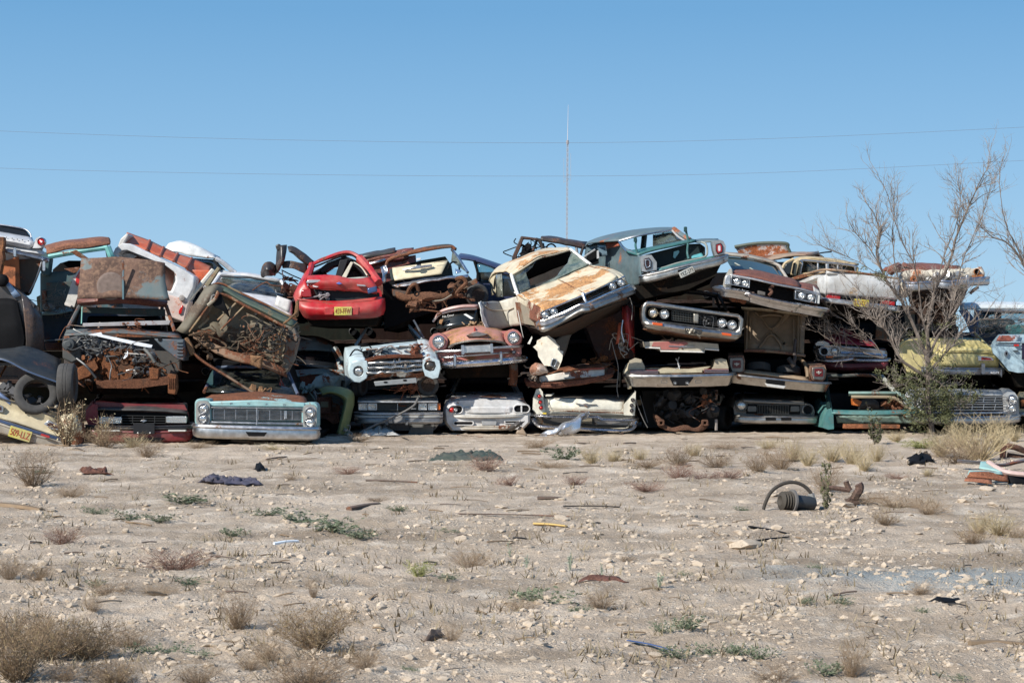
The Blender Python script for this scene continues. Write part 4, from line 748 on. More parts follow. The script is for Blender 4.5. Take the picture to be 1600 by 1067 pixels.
def cream_front():
    t = T('wrecked_sedan', 'maroon car with crushed layered roof and chrome strip, behind the red hatchback', 'car', 40)
    mr = paint((.13, .02, .02), .42, .2, .35, seed=57, rc=(.16, .06, .04))
    for i, q in enumerate((((556, 401), (580, 396), (618, 390)), ((562, 405), (600, 397), (646, 389)), ((570, 410), (600, 402), (640, 396)))):
        t.G('roof_fold', [[(*q[0], .3), (*q[1], .2), (*q[2], .3)], [(q[0][0], q[0][1]+5, .05), (q[1][0], q[1][1]+5, 0), (q[2][0], q[2][1]+6, .05)]], mr if i else paint((.04, .04, .04), .2, .2, .4), cr=.03, cs=3, seed=i, n=6, m=14, th=.08)
    t.EX('roof_end', [(628, 391), (643, 388.5), (646, 392), (640, 397), (626, 399)], -.1, .3, mr, .03)
    t.BU('chrome_strip', [(573, 414, -.1), (590, 410, -.15), (602, 406, -.1)], 4.5, chrome(.1, 6), .03, .04)
    shell(t, [(560, 412), (604, 404), (650, 398), (655, 460), (560, 460)], mr, .1, 4, .03, 1)
    t.EX('red_corner', [(560, 403), (565, 400), (568, 405), (564, 408)], -.1, .1, plain((.4, .02, .02), .3), .01)
    t.done()
    t = T('wrecked_sedan', 'black sedan with a cream panel across its windshield opening and bare rusty crossmember', 'car', 35.4)
    bk = paint((.02, .035, .038), .15, .2, .4, seed=58); rs = rusty(11, (.14, .065, .038))
    shell(t, [(598, 440), (620, 432), (736, 428), (752, 445), (750, 475), (700, 482), (640, 500), (600, 515)], BLK(), .55, 4.2, .03, 2)
    t.G('roof', [[(604, 411, 1.3), (612, 404, 1.3), (660, 391, 1.25), (700, 385, 1.3), (711, 389, 1.3)], [(606, 408, 1.5), (614, 401, 1.5), (660, 388, 1.5), (700, 383, 1.5), (713, 389, 1.5)], [(606, 408, 3), (614, 402, 3), (660, 391, 3), (700, 386, 3), (713, 391, 3)]], paint((.03, .03, .028), .4, .2, .5, seed=3), th=.04, m=24)
    t.TU('roof_edge', [(601, 440, .6), (603, 415, 1.2), (613, 404, 1.25), (660, 392, 1.2), (702, 385.5, 1.25), (711, 389, 1.25)], .03, paint((.12, .07, .045), .5, .2, .6, seed=2))
    t.EX('headliner', [(608, 412), (660, 397), (702, 390), (712, 405), (716, 432), (612, 436)], 2.6, 2.8, paint((.02, .045, .05), .1, .2, .7), .01)
    t.EX('mirror', [(652, 399.5), (659, 398.5), (659, 402), (652, 403)], 1.1, 1.15, plain((.7, .7, .7), .2), .004)
    t.TU('windshield_post', [(706, 390, 1.25), (717, 404, .9), (731, 426, .5)], .028, chrome(.15, 5))
    t.G('windshield_scrap', [[(707, 392, 1.2), (712, 398, 1.1)], [(705, 408, 1.0), (727, 424, .6)]], glass((.35, .5, .55), .3), n=4, m=4, th=.006)
    p = t.G('cream_panel', [[(613, 419, .35), (657, 413, .3), (700, 407, .35)], [(614, 429, .2), (655, 423, .18), (695, 417, .2)], [(616.5, 438.5, .1), (653, 433, .08), (690, 428, .1)]], paint((.66, .57, .38), .03, .12, .4, seed=60), n=6, th=.02)
    t.BU('handle_trim', [(630, 421, .15), (650, 418, .1), (675, 414.5, .15)], 4, chrome(.08, 2), .03, .03, par=p)
    t.EX('emblem', [(649, 415), (658, 414), (657, 419), (650, 419.5)], .03, .08, chrome(.3, 3), .004, par=p); t.TU('key_slot', [(651, 414, .12), (658, 413, .12)], .012, BLK(), par=p, lin=True)
    t.TU('script_badge', [(678, 410.5, .18), (684, 409, .17), (690, 409, .17), (697, 407.5, .2)], .008, plain((.3, .24, .16), .4), par=p)
    t.TU('steering_wheel', [(700, 420, .9), (706, 410, .9), (716, 412, .9), (718, 424, .9)], .018, BLK()); t.G('mirror_bracket', [[(711, 420, .3), (721, 423, .3)], [(712, 428, .25), (720, 425, .25)]], plain((.25, .35, .5), .1, .6), n=3, m=3)
    t.G('dash_chrome', [[(612, 447, .2), (640, 440, .15), (680, 434, .15), (732, 430, .2)], [(620, 449, .1), (642, 445, .08), (680, 438, .08), (732, 433, .12)]], chrome(.3, 7, (.6, .6, .62), .25), cr=.02, cs=6, m=24, n=4, th=.03)
    t.G('crossmember', [[(612, 452, .1), (634, 460, -.1), (660, 458, -.15), (690, 458, -.15), (706, 448, -.1), (716, 436, 0)], [(614, 458, .1), (634, 468, -.1), (665, 466, -.2), (692, 464, -.15), (710, 456, -.1), (724, 442, 0)], [(616, 460, .15), (636, 471, 0), (668, 470, -.1), (694, 467, -.05), (712, 459, 0), (728, 446, .1)]], rs, m=30, n=8, cr=.025, cs=4, th=.06)
    for x, y in ((672, 460), (704, 454), (651, 459)): t.lathe('mount_hole', t.w((x, y, -.17)), (0, -1, .1), [(.055, -.05), (.055, .025), (.03, .02), (.03, -.05)], BLK() if x != 672 else rs, 12)
    t.TU('control_arm', [(713, 436, -.1), (722, 434, -.2), (728, 442, -.2), (718, 452, -.2), (710, 462, -.1)], .04, rs); t.TU('control_arm', [(636, 460, -.1), (642, 448, -.2), (650, 445, -.2), (654, 455, -.15)], .04, rs)
    t.LO('frame_rail', [(-.1, [(720, 448), (744, 436), (746, 442), (724, 452)]), (.2, [(720, 446), (744, 434), (746, 442), (724, 452)])], paint((.1, .075, .05), .5, .2, .8), n=2)
    t.LO('frame_rail', [(0, [(613, 452), (636, 455), (637, 463), (614, 462)]), (.3, [(613, 452), (636, 455), (637, 463), (614, 462)])], paint((.07, .05, .04), .5, .2, .8), n=2)
    t.JUNK('suspension', [(630, 464), (664, 464), (666, 482), (636, 486)], -.25, .1, 34, rs, 17, size=(.05, .13), hoses=8, hr=.018)
    t.JUNK('suspension', [(700, 445), (728, 440), (728, 468), (704, 468)], -.2, .15, 18, rs, 18, size=(.05, .13), hoses=6, hr=.018)
    t.TU('guard', [(676, 471, -.15), (692, 469, -.22), (706, 461, -.2)], .035, plain((.25, .22, .17), .7), flat=.5)
    t.G('torn_trim', [[(594, 420, .3), (605, 412, .3)], [(597, 432, .1), (603, 425, .2)], [(594, 446, 0), (600, 441, .1)]], chrome(.45, 6), cr=.05, cs=7, n=10, m=5)
    t.WHEEL(747, 460, 18, .5, (.35, -1, 0), .2)
    t.TU('stay', [(646, 500, .3), (662, 528, .3)], .022, plain((.3, .33, .36), .3, .6), lin=True)
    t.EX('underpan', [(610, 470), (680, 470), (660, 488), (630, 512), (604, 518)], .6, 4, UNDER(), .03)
    t.done()
    t = T('wrecked_sedan', 'dark blue car roof and side window, behind the cream hardtop car', 'car', 39)
    nb = paint((.03, .045, .11), .15, .15, .3, seed=61)
    t.G('roof', [[(715, 404, 0), (742, 408, 0), (790, 424, 0)], [(716, 400, .2), (742, 403, .2), (790, 419, .2)], [(720, 397, .9), (742, 401, .9), (788, 416, .9)], [(722, 399, 2), (742, 404, 2), (788, 418, 2)]], nb, th=.04)
    t.TU('pillar', [(741, 407, 0), (746, 424, 0), (748, 440, 0)], .03, BLK()); t.TU('pillar', [(788, 422, 0), (800, 442, 0)], .05, nb)
    t.G('side_window', [[(742, 409, .02), (780, 422, .02)], [(746, 440, .02), (790, 440, .02)]], glass((.5, .68, .72), .1), n=3, m=3, th=.006)
    shell(t, [(715, 438), (800, 438), (805, 480), (715, 480)], nb, .05, 3, .01, 2)
    t.done()
cream_front()
def fairlane():
    t = T('wrecked_sedan', 'pale blue sedan without hood, with crumpled fenders and broken chrome grille', 'car', 34)
    pb = paint((.50, .62, .66), .12, .15, .35, seed=63); rs = rusty(12, (.17, .06, .035)); ch = chrome(.25, 9, (.42, .42, .42), .25)
    shell(t, [(541, 560), (556, 548), (664, 545), (682, 560), (684, 588), (670, 606), (556, 612), (542, 598)], plain((.015, .015, .016), .6), .9, 4.4, .03, 2)
    t.G('fender_left', [[(539, 543, 1.1), (550, 541, 1.1), (563, 540, 1.1)], [(543, 554, .5), (555, 552, .45), (567, 551, .5)], [(548, 567, .0), (560, 565, -.05), (572, 563, .0)]], pb, n=10, m=8, cr=.008)
    t.G('fender_left_side', [[(539, 543, 1.1), (543, 554, .5), (548, 567, .0)], [(537, 560, 1.1), (540, 570, .5), (545, 581, -.02)], [(541, 606, 1.1), (544, 602, .5), (550, 596, .0)]], pb, n=8, m=8, cr=.008)
    cc = [(560+8.2*math.cos(R(-100+i*36)), 580+8.2*math.sin(R(-100+i*36))) for i in range(10)]
    t.RING('nose_left', [(559, 564.5), (573, 563), (575, 572), (575, 582), (573, 591), (562, 598), (551, 596.5), (545.5, 588), (545.5, 578), (548, 567)], cc, -.06, .12, pb, .012)
    t.LAMP(560, 580, 6.6, -.02, bez=chrome(.3, 3, (.4, .4, .4)), rim=1.2)
    t.G('fender_right', [[(652, 531, 1.1), (663, 530, 1.1), (674, 535, 1.1)], [(656, 545, .5), (667, 543, .45), (681, 549, .5)], [(660, 563, -.02), (672, 560, -.06), (686, 564, .0)]], paint((.48, .60, .64), .26, .12, .4, seed=64, rc=(.20, .075, .035)), n=12, m=10, cr=.015)
    t.RING('nose_right', [(660, 562), (672, 559), (686, 563), (688, 575), (684, 590), (676, 592), (664, 587), (660, 575)], [(664, 566), (671, 563), (679, 565), (681, 572), (678, 579), (671, 580), (664, 577), (662, 571)], -.08, .15, pb, .02)
    t.LAMP(671.5, 571.5, 7.4, -.05, bez=chrome(.2, 4), lens=plain((.10, .09, .08), .3, .6), rim=1.15)
    for q in ([(566, 546, 1.1), (600, 541, 1.15), (650, 538, 1.1)],): t.TU('cowl_edge', [q[0], q[1], q[2]], .03, pb)
    t.G('cowl', [[(562, 541, 1.5), (610, 535, 1.5), (655, 530, 1.5)], [(566, 546, 1.1), (610, 540, 1.1), (653, 537, 1.1)]], pb, n=3, th=.02)
    t.TU('hinge_edge', [(562, 541, 1.3), (610, 536, 1.3), (652, 531, 1.3)], .016, BLK())
    t.EX('inner_wall', [(570, 548), (600, 542), (650, 540), (652, 556), (618, 554), (574, 560)], .38, .5, paint((.62, .68, .7), .06, .15, .5, seed=5), .01)
    for a in (((572, 546), (590, 545)), ((576, 560), (592, 546), (602, 542)), ((603, 543), (612, 541), (628, 552)), ((624, 541), (652, 541)), ((585, 558), (598, 546)), ((634, 546), (650, 556)), ((640, 538), (646, 556))): t.TU('brace', [(*p, .3-.06*i) for i, p in enumerate(a)], .016, paint((.2, .2, .2), .45, .2, .6, seed=6))
    t.EX('radiator', [(595, 546), (607, 543), (607, 556), (595, 557)], .27, .34, plain((.09, .12, .14), .6), .01)
    t.JUNK('latch', [(642, 538), (652, 538), (652, 554), (642, 554)], .0, .3, 10, rs, 3, size=(.04, .09), hoses=2); t.JUNK('engine_bay', [(568, 548), (580, 548), (580, 560), (570, 560)], .1, .4, 8, BLK(), 3, size=(.04, .1), hoses=4)
    t.BU('radiator_bar', [(571, 564, .0), (590, 559, -.05), (618, 557, -.08), (660, 557, .0)], 6, rs, .04, .05, cr=.01)
    q = [(574, 566), (660, 562), (662, 579), (572, 585)]
    t.GR('grille', q, 6, 26, ch, -.04, .8, .35, back=plain((.06, .05, .045), .6), dep=.03)
    for i in range(3):
        v = .05+i*.42; t.G('grille_bar', [[(574-2*v, 566+19*v-1, -.06), (600, 565+19*v-1, -.12), (630, 564+18*v-1, -.1), (661, 562+17*v-1, -.05)], [(574-2*v, 568+19*v, -.06), (600, 567+19*v, -.12), (630, 566+18*v, -.1), (661, 564+17*v, -.05)]], ch, cr=.025, cs=7, seed=i, n=3, m=26, th=.012)
    t.JUNK('crushed_chrome', [(610, 561), (634, 560), (634, 575), (610, 576)], -.16, -.06, 12, chrome(.05, 7, (.5, .5, .5), .25), 44, size=(.02, .05), hoses=0)
    t.G('valance', [[(566, 590, .0), (600, 583, -.05), (640, 582, -.05), (664, 582, .0)], [(570, 594, .05), (600, 589, 0), (640, 589, 0), (664, 588, .05)]], paint((.40, .42, .40), .58, .2, .6, seed=8), cr=.03, cs=6, m=20, n=5)
    t.BX('bumper_bracket', [(584, 596), (650, 590), (651, 598), (586, 603)], -.1, .0, plain((.30, .31, .31), .45, .4))
    for x in (602.5, 632.5): t.lathe('bracket_hole', t.w((x, 597 if x < 610 else 594, -.1), True), (0, -1, 0), [(.04, -.01), (.04, .006)], BLK(), 12, sq=(1, .45))
    t.JUNK('frame_ends', [(576, 596), (660, 590), (655, 608), (640, 615)], .1, .4, 14, rs, 6, size=(.04, .1), hoses=8)
    t.WHEEL(669, 602, 18, .5, (.25, -1, 0), .2); t.WHEEL(562, 604, 17, .75, (1, -.3, 0), .2)
    t.G('upper_support', [[(566, 548, .36), (610, 543, .34), (652, 539, .36)], [(567, 545, .7), (610, 539, .7), (652, 535, .7)]], pb, n=3, th=.02)
    cabin(t, (556, 664, 538, 530), (575, 640, 508, 500), pb, (1.6, 2.4, 3.4, 4.2), gl=False, pil=.03, cr=.04)
    t.done()
    t = T('wrecked_sedan', 'grey sedan with four square headlights, on the ground under the pale blue hoodless car', 'car', 34.2)
    gy = paint((.16, .17, .17), .08, .3, .35, seed=66)
    shell(t, [(558, 628), (572, 622), (676, 622), (688, 630), (690, 658), (680, 672), (568, 672), (558, 656)], paint((.05, .05, .052), .2, .3, .5, seed=7), .15, 4.6, .03, 1)
    t.G('hood', [[(559, 628, -.05), (620, 628, -.1), (684, 628, -.05)], [(560, 623, .4), (620, 622, .4), (683, 622, .4)], [(566, 616, 1.2), (620, 614, 1.2), (680, 615, 1.2)]], gy, th=.03, cr=.01)
    t.BU('hood_edge', [(559, 627.5, -.08), (620, 627.5, -.14), (684, 627.5, -.08)], 3.4, chrome(.08, 5, (.7, .7, .7), .35), .02, .03)
    t.EX('nose_panel', [(559, 629), (687, 629), (688, 643), (559, 643)], .0, .15, plain((.03, .03, .032), .4), .01)
    t.GR('grille', [(590, 631), (652, 631), (652, 641), (590, 641)], 7, 40, plain((.09, .09, .085), .4, .5), -.03, .35, .4, back=BLK())
    t.TU('grille_centre', [(621, 630, -.06), (621, 641.5, -.06)], .01, chrome(.05, 3), pr=True, lin=True); t.BX('badge', [(642, 637.5), (650, 637.5), (650, 639.5), (642, 639.5)], -.06, -.03, plain((.4, .4, .4), .3, .6))
    for a, b in ((561, 573), (576, 588), (654.5, 666), (669.5, 682)):
        h = t.RING('headlight', rr(a-1, 630, b+1, 640.5, 1), rr(a+.4, 631.2, b-.4, 639.3, 1), -.08, .02, chrome(.05, 4), .004)
        t.EX('lens', rr(a, 631, b, 639.5, 1), -.06, 0, lensmat(), .006, par=h)
    t.EX('marker_lamp', [(683, 630), (688, 630), (688, 640), (683, 640)], -.05, .1, plain((.55, .12, .02), .25), .008)
    for y, h, m in ((646, 5, chrome(.12, 6, (.55, .55, .55), .3)), (650.5, 4, plain((.5, .49, .46), .4)), (657, 9, chrome(.15, 8, (.4, .4, .4), .35))):
        t.BU('bumper_strip', [(556, y, .2), (559, y, -.05), (575, y, -.16), (622, y, -.2), (675, y, -.16), (688, y, -.05), (690, y, .2)], h, m, .035, .06)
    for x in (604, 635): t.BX('tow_bracket', [(x-2.5, 654), (x+2.5, 654), (x+2, 663), (x-2, 663)], -.3, -.2, plain((.12, .12, .12), .5))
    t.G('plate_bracket', [[(612, 652, -.3), (632, 651, -.3)], [(614, 662, -.32), (633, 661, -.3)]], plain((.2, .19, .18), .5), n=4, m=6, cr=.03)
    t.EX('mud_flap', [(643, 663), (679, 664), (676, 680), (637, 680)], .1, .14, plain((.12, .12, .115), .8), .01)
    t.TU('headlight_hose', [(653, 622, -.2), (646, 634, -.35), (622, 648, -.4), (590, 662, -.45), (562, 676, -.5)], .02, plain((.14, .13, .12), .6))
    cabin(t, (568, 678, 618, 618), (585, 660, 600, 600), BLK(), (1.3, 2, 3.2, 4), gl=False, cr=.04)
    t.done()
fairlane()
def plymouth():
    t = T('wrecked_sedan', 'faded pink 1950s sedan with round headlights and twin bumper guards', 'car', 34.4)
    pk = paint((.46, .16, .145), .22, .25, .45, seed=68, rc=(.26, .12, .06)); ch = chrome(.10, 11)
    shell(t, [(672, 530), (686, 522), (798, 516), (814, 530), (816, 556), (806, 568), (690, 574), (680, 556)], pk, .25, 4.5, .015, 1, sub=3)
    t.G('hood', [[(702, 544, -.1), (712, 537, -.2), (744, 532, -.3), (782, 534, -.2), (788, 540, -.1)], [(698, 532, .15), (715, 524, -.02), (744, 518, -.08), (776, 520, -.02), (786, 524, .15)], [(688, 522, .9), (712, 514, .75), (740, 510, .7), (768, 511, .8), (784, 516, .9)]], paint((.46, .18, .145), .44, .28, .5, seed=70, sc=.8, rc=(.30, .15, .07)), n=14, m=20, th=.03)
    for x, y, r in ((685.5, 534, 9), (801.5, 527.5, 8.6)):
        t.LO('fender', [(-.12, [(x+math.cos(i*.524)*(r*1.55), y+.5+math.sin(i*.524)*r*1.5) for i in range(12)]), (.05, [(x+math.cos(i*.524)*(r*1.75), y+1+math.sin(i*.524)*r*1.7) for i in range(12)]), (1.4, [(x+math.cos(i*.524)*(r*1.9), y+3+math.sin(i*.524)*r*1.6) for i in range(12)])], pk, n=8, sub=2)
        t.LAMP(x, y, r*.86, -.16, bez=chrome(.04, 1))
    t.LO('face', [(-.02, [(672, 540), (700, 545), (788, 540), (814, 538), (815, 553), (790, 562), (694, 568), (682, 556)]), (.4, [(672, 540), (700, 545), (788, 540), (814, 538), (815, 553), (790, 562), (694, 568), (682, 556)])], pk, n=3)
    t.EX('grille_mouth', [(703, 544), (712, 538), (744, 534.5), (782, 537), (788, 543), (770, 546), (704, 549)], -.06, .05, BLK(), .008)
    t.BU('hood_moulding', [(702, 543, -.12), (712, 537, -.25), (744, 532, -.34), (782, 534.5, -.25), (788, 540, -.12)], 3, paint((.25, .24, .22), .2, .3, .4, .6), .03, .03)
    t.BU('grille_bar', [(680, 549.5, .1), (686, 549, -.1), (720, 547.5, -.26), (768, 543.5, -.26), (806, 541.5, -.14), (816, 541, .1)], 4.2, ch, .035, .04)
    g = t.LO('grille_centre', [(-.42, rot(rr(723, 540, 767, 550, 2.5), 745, 545, 3)), (-.2, rot(rr(721, 538, 769, 552, 3), 745, 545, 3))], chrome(.12, 13, (.75, .75, .73), .28), n=4)
    for x in (722.5, 767): t.LO('grille_band', [(-.46, rot(rr(x-2.2, 538, x+2.2, 552.5, 1.5), 745, 545, 3)), (-.2, rot(rr(x-2.2, 538, x+2.2, 552.5, 1.5), 745, 545, 3))], ch, n=2, par=g)
    t.BU('lower_bar', [(690, 558.5, -.05), (700, 558, -.16), (745, 554.5, -.24), (786, 551.5, -.16), (797, 551, -.02)], 3, ch, .03, .03)
    t.LAMP(802.5, 550, 2.8, -.08, name='parking_lamp')
    t.BU('bumper', [(685, 570, .35), (688, 570, -.05), (708, 569.5, -.3), (745, 567, -.38), (790, 563.5, -.3), (817, 561, -.08), (820, 561, .3)], 11, chrome(.06, 14, (.66, .66, .68), .14), .07, .04, prof=[(-1, .04), (-1, 0), (-.6, -.05), (0, -.075), (.6, -.05), (1, 0), (1, .04)])
    for x, y in ((710.5, 563.5), (781.5, 559)): t.LO('bumper_guard', [(-.5, rr(x-1.5, y-7, x+1.5, y+8, 1.4)), (-.44, rr(x-2.6, y-10, x+2.6, y+10, 2.4)), (-.3, rr(x-2.6, y-10, x+2.6, y+10, 2.4))], ch, n=4)
    t.EX('emblem', [(727, 524), (736, 520.5), (744, 518), (752, 520), (762, 522), (754, 525), (745, 526), (735, 526)], -.31, -.2, chrome(.45, 3, (.3, .28, .27), .4), .008)
    t.LO('hood_ornament', [(-.1, [(740, 517), (741.5, 511), (743, 517)]), (.5, [(740, 515), (741.5, 510), (743, 515)])], plain((.45, .05, .04), .3), n=3)
    t.JUNK('dry_leaves', [(722, 504), (758, 503), (758, 511), (722, 510)], .7, .9, 26, plain((.28, .19, .11), .9), 8, size=(.03, .07), hoses=12, hr=.006)
    t.G('windshield', [[(681, 500, 1.15), (690, 490, 1.0), (718, 483, .9), (745, 482, .9)], [(681, 514, .95), (695, 513, .8), (720, 509, .72), (748, 507, .72)]], plain((.012, .015, .015), .15, 0, .6), n=5, m=10, th=.01)
    t.TXT('No Door', 701, 492, 3.4, 19, (.75, .75, .72), .84, 10, name='windshield_writing', mat=plain((.75, .76, .72), .6))
    t.G('roof', [[(678, 501, 1.1), (690, 489, .95), (718, 482, .85), (748, 481, .85)], [(679, 498, 1.2), (690, 485, 1.05), (718, 478, .95), (748, 477, .95)], [(680, 498, 3.5), (690, 487, 3.5), (718, 481, 3.5), (780, 480, 3.5)]], paint((.5, .3, .27), .2, .2, .4, seed=5), n=8, m=14, th=.04)
    t.TU('drip_rail', [(677, 502, 1.05), (689, 490, .9), (718, 483.5, .8), (745, 482, .8)], .025, plain((.6, .58, .54), .4))
    t.EX('paper_scrap', [(725, 490), (729, 489), (741, 496), (737, 498)], .68, .7, plain((.75, .8, .78), .4), .002); t.EX('visor', [(687, 499), (694, 496), (690, 506), (686, 504)], .8, .83, plain((.35, .2, .09), .7), .006)
    t.TU('muffler', [(802, 567, .5), (803, 582, .45), (801, 602, .4)], .085, paint((.12, .12, .11), .4, .3, .6))
    t.EX('underpan', [(690, 570), (808, 562), (800, 590), (700, 592)], .5, 4.3, UNDER(), .03)
    t.done()
plymouth()
def corvair():
    t = T('wrecked_sedan', 'white sedan tail with rusty deck lid and oval light openings, under the pink sedan', 'car', 34.6)
    wh = paint((.66, .66, .66), .14, .25, .38, seed=72)
    out = [(692, 640), (697, 628), (712, 624), (760, 622), (808, 624), (822, 630), (829, 645), (829, 660), (818, 671), (760, 673), (704, 673), (694, 660)]
    def sc(f, dy=0): return [((p[0]-761)*f+761, (p[1]-650)*f+650+dy) for p in out]
    t.LO('body', [(-.16, sc(.93)), (-.1, sc(.965)), (.0, sc(.99)), (.5, sc(1.0, -2)), (4.3, sc(1, -2))], wh, n=22, sub=3, cr=.006, lin=False)
    t.G('trunk_lid', [[(700, 628, -.02), (760, 627, -.08), (821, 630, -.02)], [(703, 622, .2), (760, 621, .15), (818, 622, .2)], [(712, 616, 1.0), (760, 614, 1.0), (816, 613, 1.0)]], paint((.66, .66, .66), .52, .1, .45, seed=73, sc=.8, rc=(.20, .085, .05)), n=8, th=.02, cr=.008)
    def oval(x0, y0, x1, y1): return rr(x0, y0, x1, y1, min(x1-x0, y1-y0)/2-.1, 4)
    a = t.RING('light_ring', oval(700, 632, 724, 646), oval(702, 633.5, 722, 644.5), -.2, -.1, wh, .01); t.EX('light_cavity', oval(701, 633, 723, 645), -.17, -.12, BLK(), 0, par=a)
    t.LAMP(706, 639.5, 4, -.19, name='tail_light', lens=RED(), par=a, bez=chrome(.1, 2)); t.LAMP(711.5, 639.5, 3, -.2, name='reverse_lamp', par=a)
    a = t.RING('light_ring', oval(801, 631, 828, 645), oval(803, 633, 826, 643.5), -.2, -.1, wh, .01); t.EX('light_cavity', oval(802, 632, 827, 644), -.165, -.12, BLK(), 0, par=a); t.BX('light_divider', [(813, 633), (815.5, 633), (815.5, 644), (813, 644)], -.19, -.16, wh, par=a)
    t.G('lower_lid', [[(725, 636, -.17), (760, 635, -.2), (800, 636, -.17)], [(726, 646, -.15), (760, 646, -.18), (800, 646, -.15)]], wh, th=.01, n=4)
    t.BU('ridge', [(707, 650, -.12), (730, 650, -.2), (761, 650, -.23), (800, 649, -.2), (828, 647, -.08)], 5, paint((.72, .7, .64), .12, .15, .3, seed=2), .04, .04)
    for q in (oval(707, 657, 741, 664), [(787, 656.5), (812, 656), (812, 660.5), (788, 661)]): t.RING('bumper_opening', q, [((p[0]-sum(z[0] for z in q)/len(q))*.86+sum(z[0] for z in q)/len(q), (p[1]-sum(z[1] for z in q)/len(q))*.6+sum(z[1] for z in q)/len(q)) for p in q], -.2, -.15, wh, .008); t.EX('opening_void', [((p[0]-sum(z[0] for z in q)/len(q))*.86+sum(z[0] for z in q)/len(q), (p[1]-sum(z[1] for z in q)/len(q))*.6+sum(z[1] for z in q)/len(q)) for p in q], -.185, -.15, BLK(), 0)
    t.BX('plate_pocket', [(752, 657), (776, 657), (775, 664), (753, 664)], -.21, -.14, plain((.3, .3, .3), .5), .01)
    t.BU('lower_bumper', [(706, 667, -.08), (740, 668, -.16), (790, 667, -.16), (822, 663, -.05)], 7, paint((.55, .52, .45), .3, .35, .5, seed=4), .04, .05)
    t.G('left_flank', [[(692, 642, .02), (700, 640, -.13)], [(694, 652, .02), (706, 651, -.13)], [(697, 668, .05), (706, 668, -.1)]], paint((.16, .17, .20), .1, .3, .35, seed=2), n=6, m=5, th=.02)
    cabin(t, (706, 816, 618, 618), (722, 800, 585, 583), paint((.2, .2, .21), .3, .3, .5), (1.2, 2, 3.2, 4), gl=False, cr=.04)
    t.done()
corvair()
